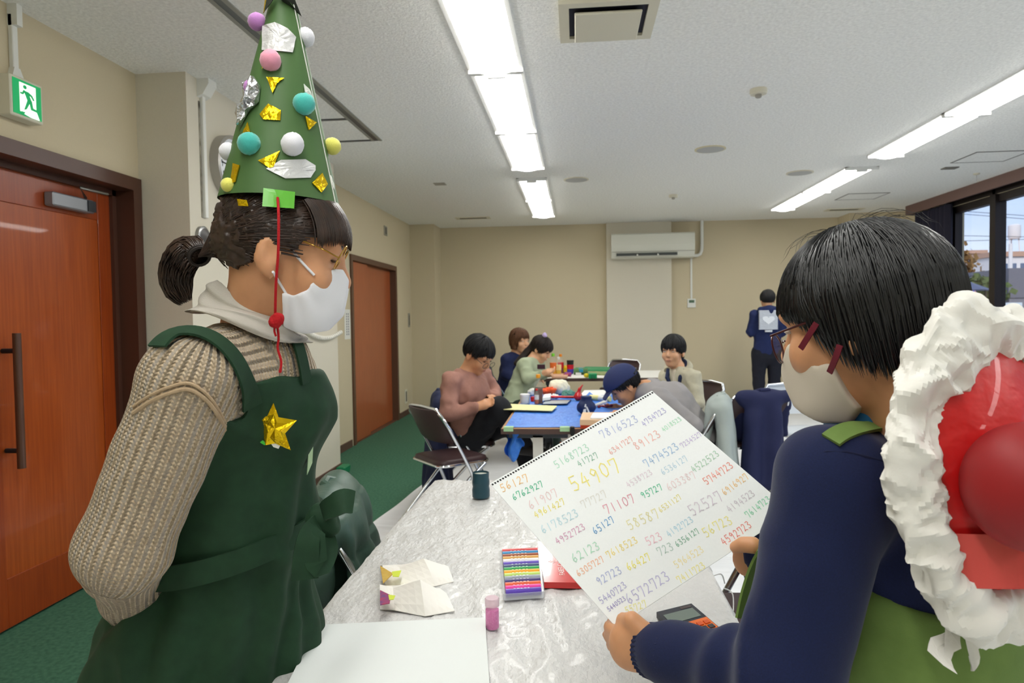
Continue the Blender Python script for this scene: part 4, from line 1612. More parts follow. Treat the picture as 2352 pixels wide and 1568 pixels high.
def cone_patch(poly, m, name, parent, off=.0022, crumple=0., seed=0):
    pts = []
    k = len(poly)
    for i in range(k):
        a, b = np.array(poly[i], float), np.array(poly[(i+1) % k], float)
        for t in (0, .34, .67):
            pts.append(a*(1-t)+b*t)
    c = np.mean(poly, 0)
    rn = random.Random(seed)
    rows_ = []
    for f_ in (1., .66, .33):
        rows_.append([on_cone(*(c+(p-c)*f_), off+rn.uniform(0, crumple))[0] for p in pts])
    cc = on_cone(*c, off+crumple)[0]
    inn = [on_cone(*p, off-.0012)[0] for p in pts]
    n = len(pts)
    vs2 = rows_[0]+rows_[1]+rows_[2]+[cc]+inn
    fs2 = [(r*n+i, r*n+(i+1) % n, (r+1)*n+(i+1) % n, (r+1)*n+i) for r in (0, 1) for i in range(n)]+[(2*n+i, 2*n+(i+1) % n, 3*n) for i in range(n)]+[(3*n+1+i, 3*n+1+(i+1) % n, (i+1) % n, i) for i in range(n)]
    return MB().add(vs2, fs2).build(name, m, parent)


gold = [[(614, 178), (653, 180), (637, 192), (627, 215)], [(598, 263), (617, 239), (645, 254), (644, 277), (606, 275)], [(699, 267), (725, 281), (707, 299)], [(571, 281), (577, 306), (560, 306)],
        [(594, 369), (643, 347), (629, 383), (619, 386)], [(538, 375), (553, 380), (543, 418), (532, 422)], [(715, 420), (738, 397), (750, 423), (736, 442)], [(547, 457), (569, 460), (572, 474), (550, 473)]]
for i, g in enumerate(gold):
    cone_patch(g, M_foil, 'gold_foil', ht_, .0024, .0009, i)
M_silver = mat('silver_tissue', (214, 214, 214), .45, .25, bump=.6, bscale=90, bdist=.004)
for i, g in enumerate([[(606, 60), (632, 52), (660, 66), (678, 86), (671, 121), (640, 118), (604, 116)], [(612, 388), (645, 368), (700, 366), (722, 380), (722, 391), (712, 408), (655, 410)], [(696, 193), (709, 206), (714, 222), (699, 212)], [(757, 402), (763, 420), (765, 436), (760, 425)]]):
    cone_patch(g, M_silver if i < 2 else M_white, 'tissue_patch', ht_, .0022, .0012, 40+i)
cone_patch([(587, 177), (601, 200), (597, 235), (574, 258), (557, 290), (556, 250), (570, 205)], mat('silver_foil', (205, 206, 210), .25, .9, bump=.8, bscale=80, bdist=.006), 'silver_foil', ht_, .004, .012, 9)
tp = cone_patch([(606, 432), (677, 441), (675, 479), (603, 474)], mat('lime_tape', (104, 186, 66), .25), 'green_tape', ht_, .002, 0.)
# seam edge and dark flaps at the tip
rb = MB()
ribbon(rb, [on_cone(672+(770-672)*u, 4+466*u, .001)[0] for u in np.linspace(0, 1, 14)], .0016, (.9, -.3, .2), .0006)
rb.build('paper_edge', M_white, ht_)
M_dkcard = mat('dark_card', (34, 40, 30), .6)
for poly in ([(624, 2), (640, -12), (668, -12), (688, 40), (664, 10), (640, -2)], [(618, 32), (624, 0), (640, -6), (632, 12)]):
    MB().prism([on_cone(x, y, .006)[0]+np.array([0, -.006, 0]) for x, y in poly], (0, .0015, 0)).build('tip_flap', M_dkcard, ht_)
MB().prism([on_cone(x, y, .006)[0]+np.array([-.002, -.002, 0]) for x, y in ((616, 34), (620, 4), (630, -2), (624, 16))], (0, .0015, 0)).build('tip_foil', M_foil, ht_)
# pompoms
rp = np.random.RandomState(2)
for i, (x, y, r_, c_) in enumerate([(591, 50, 20, 'lilac'), (701, 86, 22, 'white'), (621, 139, 23, 'pink'), (576, 200, 16, 'lilac'), (698, 239, 24, 'teal'), (572, 330, 24, 'teal'), (524, 348, 20, 'white'), (672, 331, 24, 'white'), (764, 336, 20, 'yellow'), (524, 425, 16, 'yellow')]):
    colr = {'lilac': (198, 136, 206), 'white': (232, 232, 238), 'pink': (238, 160, 182), 'teal': (78, 190, 180), 'yellow': (228, 224, 110)}[c_]
    R_ = r_/1320
    sp, n_ = on_cone(x, y, R_*.55)
    c0 = onplane(x, y, sp, unit(_O-sp))
    m_ = mat('pompom_'+c_, colr, 1., sheen=.6, bump=.8, bscale=900, bdist=.001)
    g_ = MB().lathe([(max(.0002, R_*math.sin(t)), -R_*math.cos(t)) for t in np.linspace(0, math.pi, 13)], c0, 22)
    vv = np.array(g_.v)
    dd = (vv-c0)
    vv = c0+dd*(1+.06*vnoise(vv+i, 60, i)[:, None]+.02*rp.randn(len(vv))[:, None])
    g_.v = [tuple(v) for v in vv]
    po = g_.build('pompom', m_, ht_, True)
    po['label'] = '%s pompom' % c_
    if i not in (3, 7, 9):
        b_ = sp-n_*R_*.5
        tdir = unit(np.cross(n_, (0, -1, .3)))
        MB().box((-.008, -.008, -.0006), (.008, .008, .0006), Matrix.Translation(Vector(b_+tdir*R_*.35-up*R_*.5)) @ Matrix(((tdir[0], ha[0], n_[0]), (tdir[1], ha[1], n_[1]), (tdir[2], ha[2], n_[2]))).to_4x4()).build('tape_tab', mat('yellow_tab', (222, 186, 40), .4), po)
# red yarn chin string
M_yarn = mat('red_yarn', (178, 18, 26), .9, bump=.8, bscale=300, bdist=.002)
y0_ = on_cone(638, 455, .004)[0]
yp = [y0_, P(640, 500, 1.035), P(639, 580, 1.03), P(634, 650, 1.035), P(632, 725, 1.045)]
ys = MB().tube(spline(yp, 24), .0022, 7).build('chin_yarn', M_yarn, ht_, True)
sdf_obj('yarn_knot', [ell_(P(635, 735, 1.045), (.0062, .006, .0065)), cap_(P(641, 729, 1.04), P(630, 742, 1.04), .0042)], .0025, M_yarn, ys, disp=folds(.002, 150, 3))
MB().tube(spline([P(636, 740, 1.045), P(640, 775, 1.05), P(638, 800, 1.05), P(646, 830, 1.048), P(643, 856, 1.046)], 18), [.002]*16+[.0026, .002], 7).build('yarn_end', M_yarn, ys, True)
MB().tube(spline([P(634, 740, 1.045), P(630, 758, 1.045), P(634, 772, 1.045)], 8), .0018, 6).build('yarn_end', M_yarn, ys, True)
# ------------------------------------------------------------------ sketch sheet geometry (held by the person on the right)
_k = 1.08
_A, _B, _C, _D = [ray(*p) for p in ((1125, 1110), (1497, 897), (1820, 1174), (1415, 1440))]
_s = np.linalg.solve(np.array([_A, -_B, _C]).T, _D)
SK = [_O+_k*v for v in (_A*_s[0], _B*_s[1], _C*_s[2], _D)]       # left, top, right, bottom corner
skx = unit(SK[1]-SK[0])
skn = unit(np.cross(SK[1]-SK[0], SK[3]-SK[0]))
if np.dot(skn, _O-SK[0]) < 0:
    skn = -skn
sky = np.cross(skn, skx)


def on_sk(x, y, off=0.):
    return onplane(x, y, SK[0]+skn*off, skn)


# ------------------------------------------------------------------ person on the right, seen from behind
R_ = person((.46, .98, 0), 'person with short black hair in navy sweater and olive apron holding the sheet of numbers')
ah = math.radians(140)
pt = math.radians(-14)
HR = Head(P(1990, 742, .95), (math.cos(ah)*math.cos(pt), math.sin(ah)*math.cos(pt), math.sin(pt)), 1.07)
rf = np.array([math.cos(math.radians(136)), math.sin(math.radians(136)), 0])
rl = np.array([-rf[1], rf[0], 0])          # towards the person's left
rn = P(2045, 940, .985)
rch = P(2085, 1120, 1.0)
rwa = P(2095, 1420, 1.02)
rhi = P(2110, 1640, 1.03)
rSL = P(1918, 1106, .88)
rEL = P(1800, 1555, .84)
rWL = P(1488, 1492, 1.02)
rSR = rn-rl*.17-up*.06
rER = rSR+np.array([-.06, .05, -.27])
rWR = P(1745, 1265, 1.20)
sk = HR.prims()+[HR.C((0, -.03, -.05), (0, -.055, -.15), .058, .060, .03), cap_(HR.w(0, -.055, -.15), rn-up*.05, .060, .062, .03),
                 cap_(rn-up*.10, rch, .05, .08, .05, ratio=1.3, axis=rl), cap_(rch, rhi, .09, .11, .05, ratio=1.3, axis=rl),
                 cap_(rn-up*.10, rSL, .035, .04, .04), cap_(rSL, rEL, .045, .04), cap_(rEL, rWL, .038, .026), cap_(rn-up*.10, rSR, .035, .04, .04), cap_(rSR, rER, .045, .04), cap_(rER, rWR, .038, .025)]
hR, hL = rhi-rl*.09, rhi+rl*.09
aR, aL = np.array([hR[0], hR[1], .09]), np.array([hL[0], hL[1], .09])
sk += [cap_(hR, aR, .09, .045, .04), cap_(hL, aL, .09, .045, .04)]
# left hand closing on the bottom corner of the sheet: thumb in front, four fingers behind
PC = P(1448, 1476, 1.035)
sk += [cap_(rWL, PC, .028, .031, .015, ratio=1.15, axis=up), ell_(P(1455, 1482, 1.03), (.034, .026, .036), None, .012)]
sk += [cap_(P(1478, 1448, 1.01), P(1452, 1424, 1.018), .0145, .0125, .012), cap_(P(1452, 1424, 1.018), P(1431, 1423, 1.045), .0125, .0105, .004), cap_(P(1431, 1423, 1.045), P(1428, 1440, 1.062), .0105, .0085, .003)]
for (k0, k1, k2) in (((1424, 1462, 1.045), (1400, 1440, 1.09), (1412, 1418, 1.125)), ((1422, 1480, 1.05), (1398, 1458, 1.10), (1420, 1432, 1.135)),
                     ((1426, 1498, 1.05), (1406, 1480, 1.105), (1432, 1450, 1.14)), ((1434, 1514, 1.05), (1420, 1500, 1.10), (1446, 1472, 1.13))):
    sk += [cap_(P(*k0), P(*k1), .0115, .0098, .006), cap_(P(*k1), P(*k2), .0098, .008, .003)]
# right hand on the far edge
PR = P(1735, 1268, 1.215)
_q = on_sk(1700, 1250)
dq = _q[1]
sk += [ell_(P(1718, 1282, 1.205), (.026, .02, .032), None, .01), cap_(rWR, PR, .026, .028, .015), cap_(P(1730, 1252, dq-.03), P(1708, 1250, dq-.022), .014, .0125, .008), cap_(P(1708, 1250, dq-.022), P(1690, 1256, dq-.013), .0125, .0105, .003)]
for (k0, k1, k2) in (((1722, 1268, 1.215), (1700, 1276, 1.235), (1690, 1262, 1.265)), ((1726, 1284, 1.215), (1706, 1290, 1.235), (1700, 1272, 1.265)),
                     ((1732, 1298, 1.215), (1716, 1305, 1.235), (1712, 1286, 1.265)), ((1738, 1308, 1.21), (1728, 1312, 1.23), (1726, 1296, 1.255))):
    sk += [cap_(P(*k0), P(*k1), .0118, .0105, .005), cap_(P(*k1), P(*k2), .0105, .0085, .003)]
sdf_obj('body', sk, .0045, M_skin2, R_, carve=HR.carves(), box=((-1, 0, .75), (2, 2, 2)))
nl_ = MB()
for c, d in ((P(1429, 1430, 1.048), (0, -1, 0)),):
    nl_.lathe([(.0001, .0), (.005, .001), (.006, .003)], c, 10)
# navy sweater
M_navy = mat('navy_wool', (12, 22, 60), .92, noise=.1, nscale=500, c2=(16, 28, 70), sheen=.12, bump=.25, bscale=900, bdist=.001)
sw = [cap_(rn-up*.108, rch, .068, .122, .05, ratio=1.3, axis=rl), cap_(rch, rwa, .122, .125, .05, ratio=1.3, axis=rl), cap_(rwa, rhi, .125, .14, .05, ratio=1.25, axis=rl),
      cap_(rn-up*.10, rSL, .050, .063, .045), cap_(rSL, rEL, .066, .062, .03), cap_(rEL, P(1500, 1494, 1.01), .060, .036, .02), cap_(rn-up*.09, rSR, .055, .066, .05), cap_(rSR, rER, .068, .06, .03), cap_(rER, rWR, .058, .036, .02)]


def sw_folds(v):
    g = folds(.0045, 9, 21)(v)
    fx = v-rEL
    ax = unit(rWL-rEL)
    t = fx@ax
    near = np.clip(1-np.abs(np.linalg.norm(fx-t[:, None]*ax, axis=1)-.055)*20, 0, 1)*((t > .0) & (t < .3))
    g = g+near*.005*np.sin(t*75+3*vnoise(v, 12, 4))
    return g


rsw = sdf_obj('sweater', sw, .0062, M_navy, R_, disp=sw_folds, smooth=2, cut=lambda p: np.maximum(.062-np.linalg.norm(p-(rn+up*.04), axis=1), (p@unit(rEL-rWL)-(rWL@unit(rEL-rWL)))*-1+.004))
# ribbed cuff
cdir = unit(rEL-rWL)
c1_ = unit(np.cross(cdir, up))
c2_ = np.cross(cdir, c1_)
cf = []
for u in np.linspace(0, 1, 8):
    c = P(1500, 1494, 1.01)-cdir*.008+cdir*.058*u
    cf.append([c+(.0375+.006*u+.0012*(1 if j % 2 else -1))*(math.cos(2*math.pi*j/72)*c1_+math.sin(2*math.pi*j/72)*c2_) for j in range(72)])
MB().loft(cf).build('cuff', M_navy, rsw, True)
# yoke seam over the shoulder
MB().tube([outside(sw, x, y, .4, grow=.0) for x, y in ((1835, 1062), (1862, 1045), (1900, 1037), (1945, 1038), (1990, 1048), (2030, 1060), (2050, 1064))], .0016, 6).build('seam', mat('navy_seam', (12, 20, 54), .9), rsw, True)
# collar and cord
M_teal = mat('teal_collar', (24, 88, 128), .8)
cc_ = rn+up*.0
rb = MB()
ring = []
for a in np.linspace(0, 2*math.pi, 40, endpoint=False):
    p = rn-up*.012+rl*math.cos(a)*.076+rf*math.sin(a)*.074-up*.026*math.sin(a)
    ring.append(p)
rb.tube(ring, .012, 8, closed=True, flat=(2.0, (0, 0, 1)))
rb.build('collar', M_teal, R_, True)
MB().tube([HR.w(0, -.055, -.15)*.45+rn*.55+rl*math.cos(a)*.070+rf*math.sin(a)*.068+up*(-.010-.030*math.sin(a)) for a in np.linspace(0, 2*math.pi, 40, endpoint=False)], .0022, 6, closed=True).build('neck_cord', mat('cord_brown', (84, 50, 40), .8), R_, True)
# olive apron: wrap below the waist, straps
M_olive = mat('apron_olive', (98, 124, 58), .8, noise=.08, nscale=30, bump=.2, bscale=600, bdist=.001, c2=(108, 134, 66))
oa = [cap_(rwa+up*.06, rwa, .128, .132, .05, ratio=1.3, axis=rl), cap_(rwa, rhi, .132, .155, .05, ratio=1.22, axis=rl), cap_(rhi, rhi-up*.25, .155, .165, .05, ratio=1.2, axis=rl)]
zw = float(P(2100, 1460, .89)[2])


def olive_cut(p):
    dx = p-rwa
    ph = np.arctan2(dx@rl, -(dx@rf))            # 0 at the back
    top = zw+.035*np.abs(ph)**1.3
    return np.maximum(p[:, 2]-top, .50-p[:, 2])


oap = sdf_obj('apron', oa, .0065, M_olive, R_, cut=olive_cut, grow=.010, disp=folds(.005, 10, 31, (1, 1, .5)), smooth=2)
strap([(1908, 1010), (1930, 995), (1965, 982), (2010, 978), (2055, 984), (2105, 1004)], sw, .025, oap, 'shoulder_strap', M_olive, 20, .004)
rb = MB()
ribbon(rb, spline([P(1768, 1200, 1.10), P(1752, 1240, 1.12), P(1738, 1290, 1.13), P(1725, 1350, 1.13), P(1712, 1420, 1.12)], 14), .06, (.6, -.4, .3), .002)
rb.build('bib_edge', M_olive, oap, True)
# legs
sdf_obj('trousers', [cap_(hR, aR, .10, .06, .04), cap_(hL, aL, .10, .06, .04)], .016, MATS['dark_trousers'], R_)
shoe_pair(R_, [aR-up*.09, aL-up*.09], MATS['shoe_dark'], rf)

# mask
M_mask2 = mat('mask_cream', (206, 196, 180), .9, bump=.1, bscale=900, bdist=.0005)
mp2 = img_poly(HR, [(1790, 792), (1822, 782), (1838, 778), (1850, 786), (1858, 808), (1866, 832), (1882, 840), (1902, 833), (1916, 836), (1930, 868), (1946, 905), (1966, 940), (1940, 975), (1880, 975), (1800, 940), (1760, 860)], -.055)
mk2 = [HR.E((0, .034, -.045), (.065, .066, .088), .02), HR.C((0, .086, -.012), (0, .088, -.055), .025, .030, .03), HR.E((0, .066, -.095), (.045, .036, .032), .03)]
msk2 = sdf_obj('face_mask', mk2, .0034, M_mask2, R_, cut=mask_cut(HR, mp2), smooth=2)
M_strap = mat('strap_maroon', (104, 14, 36), .6)
HL2 = lambda x, y, lx: HR.w(lx, *HR.img(x, y, lx))
for pts in ([(1878, 742, -.086), (1862, 768, -.083), (1842, 800, -.076)], [(1932, 792, -.088), (1922, 822, -.086), (1908, 855, -.076)]):
    rb = MB()
    ribbon(rb, spline([HL2(*p)-HR.r*.004 for p in pts], 8), .0075, -HR.r, .001)
    rb.build('ear_loop', M_strap, msk2, True)
# glasses
M_mar = mat('maroon_frame', (74, 34, 36), .3, .4)
g2 = MB().tube(spline([HR.w(-.079, -.01, .012), HR.w(-.078, .04, .012), HR.w(-.064, .094, .008)], 10), .0016, 6).build('glasses', M_mar, R_, True)
M_lens = bpy.data.materials.new('lens')
M_lens.use_nodes = True
_n = M_lens.node_tree
_b = _n.nodes['Principled BSDF']
_b.inputs['Base Color'].default_value = (.9, .93, .95, 1)
_b.inputs['Alpha'].default_value = .04
_b.inputs['Roughness'].default_value = .05
for q in (1, -1):
    c = HR.w(q*.036, .101, -.006)
    e1_ = HR.r*.026*1.07+HR.f*-.006*q
    e2_ = HR.u*.021*1.07
    rim = [c+math.cos(a)*e1_+math.sin(a)*e2_*(1.0 if math.sin(a) < 0 else .8) for a in np.linspace(0, 2*math.pi, 28, endpoint=False)]
    rm_ = MB().tube(rim, .0014, 6, closed=True).build('rim', M_mar, g2, True)
    MB().prism(rim, HR.f*.0008).build('lens', M_lens, rm_)
MB().tube([HR.w(.010, .104, .0), HR.w(0, .108, .003), HR.w(-.010, .104, .0)], .0014, 6).build('bridge', M_mar, g2, True)
HR.features(R_, False)

# short black hair
hce, hra = np.array([0, -.008, .026]), np.array([.090, .106, .100])
az = np.radians([0, 35, 50, 62, 75, 90, 105, 120, 150, 180])
ue = np.array([.036, .034, .026, .010, -.024, -.048, -.060, -.064, -.068, -.068])


def hair_cut(p):
    q = HR.loc(p)
    th = np.abs(np.arctan2(q[:, 0], q[:, 1]))
    return (np.interp(th, az, ue)+.012-q[:, 2])*HR.s


def hair_box(p):
    return hair_cut(p)


hb2 = sdf_obj('hair', [HR.E(tuple(hce), tuple(hra*.955)), HR.C((0, -.045, -.01), (0, -.05, -.06), .052, .04, .03)], .0045, M_hair_blk, R_, cut=hair_box, smooth=2)
rnd = random.Random(11)
paths, rad = [], []
for i in range(2600):
    th = rnd.uniform(-math.pi, math.pi)
    if rnd.random() < .45:
        th = -abs(th)
    ze = float(np.interp(abs(th), az, ue))+rnd.uniform(-.012, .016)
    ph0 = math.radians(rnd.choice((3, 8, 14, 24, 36, 48, 58))+rnd.uniform(-3, 5))
    k_ = 1+rnd.uniform(-.035, .02)
    dth = rnd.uniform(-.10, .10)
    pts = []
    zc = (ze-hce[2])/hra[2]
    pe = math.acos(max(-1, min(1, zc))) if zc > .1 else math.radians(84)
    if pe <= ph0+.1:
        continue
    n1 = 6 if zc < .1 else 10
    for t in np.linspace(0, 1, n1):
        p_ = ph0+(pe-ph0)*t
        a = th+dth*t
        pts.append(hce+hra*k_*np.array([math.sin(p_)*math.sin(a), math.sin(p_)*math.cos(a), math.cos(p_)]))
    if zc < .1:
        z0 = pts[-1][2]
        inw = .14 if abs(th) > 1.2 else .05
        for t in np.linspace(0, 1, 6)[1:]:
            a = th+dth*(1+.5*t)
            h_ = math.sin(pe)*(1-inw*t*t)
            pts.append(np.array([hce[0]+hra[0]*k_*h_*math.sin(a), hce[1]+hra[1]*k_*h_*math.cos(a), z0+(ze-z0)*t]))
    paths.append([HR.w(*p) for p in pts])
    rad.append(rnd.uniform(.0010, .0022))
for i in range(26):                                                     # fly-aways on top
    th = rnd.uniform(-math.pi, math.pi)
    a0 = rnd.uniform(.05, .5)
    pts = []
    for t in np.linspace(0, 1, 7):
        p_ = a0+t*.6
        pts.append(HR.w(*(hce+hra*(1.0+.16*math.sin(t*2.2)*rnd.uniform(.7, 1))*np.array([math.sin(p_)*math.sin(th), math.sin(p_)*math.cos(th), math.cos(p_)]))))
    paths.append(pts)
    rad.append(.0003)
strand_mesh('hair_locks', paths, rad, M_hair_blk, hb2)

# ------------------------------------------------------------------ red round costume piece on the back
dn = unit(np.array([.40, -.91, .10]))
dc = P(2292, 1078, .80)
d1_ = unit(np.cross(up, dn))
d2_ = np.cross(dn, d1_)
if d1_[0] < 0:
    d1_, d2_ = -d1_, d2_
rd = thing('costume_disc', dc-up*.18, 'red round costume piece with white crumpled paper rim on the person\'s back', 'costume piece')
RX, RY = .106, .146
M_redp = mat('red_plastic', (204, 18, 20), .42, noise=.1, nscale=14, bump=.6, bscale=26, bdist=.008, coat=.25)
rings = []
for u in np.linspace(0, 1, 9):
    rings.append([dc+dn*(.040*(1-u**2)+.004)+(d1_*math.cos(a)*RX+d2_*math.sin(a)*RY)*(u*.965+.001) for a in np.linspace(0, 2*math.pi, 56, endpoint=False)])
back = [[p-dn*.012 if k_ else p-dn*.05 for p in r_] for k_, r_ in enumerate(rings[::-1])]
MB().loft(rings+back).build('red_cover', M_redp, rd, True)
bc = P(2368, 1118, .715)
sdf_obj('red_ball', [ell_(bc, (.060, .060, .064)), ], .004, mat('ball_red', (150, 24, 28), .55), rd)
# clear tape strip across the lower part
rb = MB()
ribbon(rb, [dc+dn*(.052-.04*abs(u)**2*1.0)+d1_*u*.090-d2_*.085 for u in np.linspace(-1, 1, 16)], .055, dn, .0006)
rb.build('tape_strip', mat('clear_red_tape', (216, 84, 80), .2, coat=.6, bump=.4, bscale=30, bdist=.004), rd)
# crumpled paper rim
M_tissue = mat('crumpled_paper', (238, 236, 230), .7, bump=.3, bscale=60, bdist=.004)
np_, nt_ = 260, 56
tv, tq = [], []
for i in range(np_):
    a = 2*math.pi*i/np_
    c = dc+(d1_*math.cos(a)*(RX+.012)+d2_*math.sin(a)*(RY+.012))-dn*.002
    od = unit(d1_*math.cos(a)*RX+d2_*math.sin(a)*RY)
    w_ = .023+.004*math.sin(a*3+1)+.012*max(0, math.sin(a-.2))
    for j in range(nt_):
        b = 2*math.pi*j/nt_
        tv.append(c+od*math.cos(b)*w_+dn*math.sin(b)*.022)
tv = np.array(tv)
for i in range(np_):
    for j in range(nt_):
        i2, j2 = (i+1) % np_, (j+1) % nt_
        tq.append((i*nt_+j, i*nt_+j2, i2*nt_+j2, i2*nt_+j))
tq = np.array(tq)
nn_ = vnormals(tv, tq)
if np.mean(((tv-dc)*nn_).sum(1)) < 0:
    tq = tq[:, ::-1]
    nn_ = -nn_
_Q = np.linalg.qr(np.random.RandomState(4).randn(3, 3))[0]
_wp = tv@_Q+.012*np.stack([vnoise(tv@_Q, 30, s_) for s_ in (11, 12, 13)], 1)
h1_ = (1-2*np.abs(vnoise(_wp, 17, 1)))*.009+(1-2*np.abs(vnoise(_wp@_Q, 36, 2)))*.008+vnoise(_wp, 9, 3)*.008+(1-2*np.abs(vnoise(_wp@_Q, 80, 5)))*.0036
rim_ = np_mesh('paper_rim', tv+nn_*(h1_-.004)[:, None], tq, [M_tissue], None, None, rd)
rim_.data.set_sharp_from_angle(angle=math.radians(22))
# hanging paper tatter at the bottom
def tat(u, v):
    x0_, x1_ = P(2160, 1345, .80), P(2275, 1375, .79)
    p = x0_*(1-u)+x1_*u
    p = p+up*(-.062-.014*math.sin(u*7+1))*v+d1_*.016*math.sin(v*4+u*2)+dn*.012*math.sin(u*11)*v
    q = vnoise(np.array([[u*3.1, v*2.7, .3]]), 2.2, 4)[0]
    return p+dn*.02*q+up*(-.012*math.sin(u*9)*v)
tt = MB().grid(tat, 14, 12, -dn*.0012).build('paper_tatter', M_tissue, rim_)
# ------------------------------------------------------------------ furniture
M_top = wood_mat('table_top_wood', (176, 122, 66), (190, 138, 80), 'y', .45)
M_edge = mat('table_edge_brown', (82, 62, 56), .5)
M_leg = mat('table_leg_grey', (74, 80, 86), .45, .5)
TZ = .70


def table(x0, x1, y0, y1, label, along='y', group=None, sticker=True):
    t = thing('folding_table', ((x0+x1)/2, (y0+y1)/2, 0), label, 'table', group)
    MB().box((x0+.004, y0+.004, TZ-.03), (x1-.004, y1-.004, TZ-.001)).build('tabletop', M_top, t)
    e = MB()
    e.box((x0, y0, TZ-.033), (x1, y0+.004, TZ-.003)).box((x0, y1-.004, TZ-.033), (x1, y1, TZ-.003)).box((x0, y0+.004, TZ-.033), (x0+.004, y1-.004, TZ-.003)).box((x1-.004, y0+.004, TZ-.033), (x1, y1-.004, TZ-.003))
    e.build('edge_band', M_edge, t)
    ends = ((y0+.13), (y1-.13)) if along == 'y' else ((x0+.13), (x1-.13))
    for q in ends:
        if along == 'y':
            xm = (x0+x1)/2
            MB().box((xm-.03, q-.02, .07), (xm+.03, q+.02, TZ-.06), bev=.004).build('leg', M_leg, t)
            ft = MB().box((x0+.02, q-.022, .035), (x1-.02, q+.022, .07), bev=.006).build('foot', M_leg, t)
            MB().box((x0+.03, q-.022, TZ-.075), (x1-.03, q+.022, TZ-.034), bev=.004).build('bracket', M_leg, t)
            cs = ((x0+.04, q), (x1-.04, q))
        else:
            ym_ = (y0+y1)/2
            MB().box((q-.02, ym_-.03, .07), (q+.02, ym_+.03, TZ-.06), bev=.004).build('leg', M_leg, t)
            ft = MB().box((q-.022, y0+.02, .035), (q+.022, y1-.02, .07), bev=.006).build('foot', M_leg, t)
            MB().box((q-.022, y0+.03, TZ-.075), (q+.022, y1-.03, TZ-.034), bev=.004).build('bracket', M_leg, t)
            cs = ((q, y0+.04), (q, y1-.04))
        for cx_, cy_ in cs:
            MB().lathe([(.018, -.012), (.02, 0), (.018, .012)], (cx_, cy_, .022), 14, Matrix.Rotation(math.pi/2, 3, 'Y')).build('caster', M_black, ft, True)
    if along == 'y':
        MB().box(((x0+x1)/2-.012, y0+.13, .28), ((x0+x1)/2+.012, y1-.13, .31)).build('stretcher', M_leg, t)
        if sticker:
            MB().box(((x0+x1)/2-.03, y0+.108, .46), ((x0+x1)/2+.03, y0+.11, .64)).build('sticker', M_white, t)
            MB().prism([((x0+x1)/2+.13, y0+.10, TZ-.10), ((x0+x1)/2+.18, y0+.10, TZ-.115), ((x0+x1)/2+.18, y0+.10, TZ-.135), ((x0+x1)/2+.13, y0+.10, TZ-.15)], (0, .03, 0)).build('lever', mat('lever_orange', (226, 104, 24), .5), t)
    return t


table(-.545, -.12, .86, 2.615, 'folding table under clear plastic beside the person in the cone hat', group='foreground tables')
table(-.118, .31, .86, 2.615, 'folding table under clear plastic on the calculator side', group='foreground tables')
table(-.445, -.03, 3.92, 5.72, 'folding table with blue sheet on the pink sweater man\'s side', group='middle tables')
table(-.028, .39, 3.92, 5.72, 'folding table with blue sheet on the capped man\'s side', group='middle tables')
table(-.44, .95, 7.15, 7.6, 'back folding table with juice bottles set crosswise', 'x', group='back tables')
table(-.44, .95, 7.602, 8.05, 'rear half of the back table pair behind the juice bottles', 'x', group='back tables')
for xx in (.05, .62):
    pass
table(1.98, 2.43, 3.6, 5.75, 'white covered folding table beside the navy coat', group=None, sticker=False)

# plastic cover over the foreground tables
M_plast = mat('plastic_cover', (204, 203, 201), .40, noise=.06, nscale=9, bump=.8, bscale=85, bdist=.007, stretch=(1.0, .55, 1), coat=.12)


def wrinkle(x, y):
    p = np.stack([x, y, 0*x], 1)
    q = np.stack([x*1.6+y*.35, y*.8-x*.3, 0*x], 1)
    return .0026*(1-2*np.abs(vnoise(q, 11, 3)))+.0016*(1-2*np.abs(vnoise(q, 27, 4)))+.0006*vnoise(p, 70, 5)


cx0, cx1, cy0, cy1 = -.553, .318, .80, 2.63


def cover(u, v):
    # u across with hanging flaps on both sides, v along
    s = -.16+u*((cx1-cx0)+.30)
    if s < 0:
        x, z = cx0-.010-.02*min(1, -s*8), TZ+.008+s
    elif s > cx1-cx0:
        e = s-(cx1-cx0)
        x, z = cx1+.008+.03*min(1, e*8)*(.6+.4*math.sin(v*40)), TZ+.008-e
    else:
        x, z = cx0+s, TZ+.008
    t = -.0+v*((cy1-cy0)+.18)
    if t > cy1-cy0:
        e = t-(cy1-cy0)
        y = cy1+.008
        z = min(z, TZ+.008-e)
    else:
        y = cy0+t
    return (x, y, z)


cg = MB().grid(cover, 150, 230, (0, 0, .0006))
cv = np.array(cg.v)
cw_ = wrinkle(cv[:, 0]+cv[:, 2]*.7, cv[:, 1])
onm = cv[:, 2] > TZ
cv[onm, 2] = np.maximum(TZ+.003, cv[onm, 2]+cw_[onm])
cv[~onm, :2] += 2*cw_[~onm, None]
cg.v = [tuple(p) for p in cv]
tag(cg.build('plastic_cover', M_plast, None, True), 'wrinkled clear whitish plastic sheet covering the foreground tables', 'table cover')
for i, (a_, b_, c_) in enumerate((((1626, 1322), (1640, 1318), (1648, 1330)), ((1650, 1350), (1664, 1362), (1666, 1392)))):
    pp = [onz(*a_, .70)+np.array([.012, 0, 0]), onz(*b_, .69)+np.array([.018, 0, .0]), onz(*c_, .67)+np.array([.018, 0, -.01])]
    tag(MB().tube(spline(pp, 10), .0016, 6).build('plastic_thread', M_plast, None, True), ['short frayed plastic thread at the table cover edge', 'long frayed plastic thread curling off the table cover edge'][i], 'thread')

# ------------------------------------------------------------------ folding chair
M_pad = mat('chair_pad_brown', (62, 42, 44), .42, bump=.15, bscale=300, bdist=.001)
M_padw = mat('chair_pad_white', (205, 212, 220), .4)


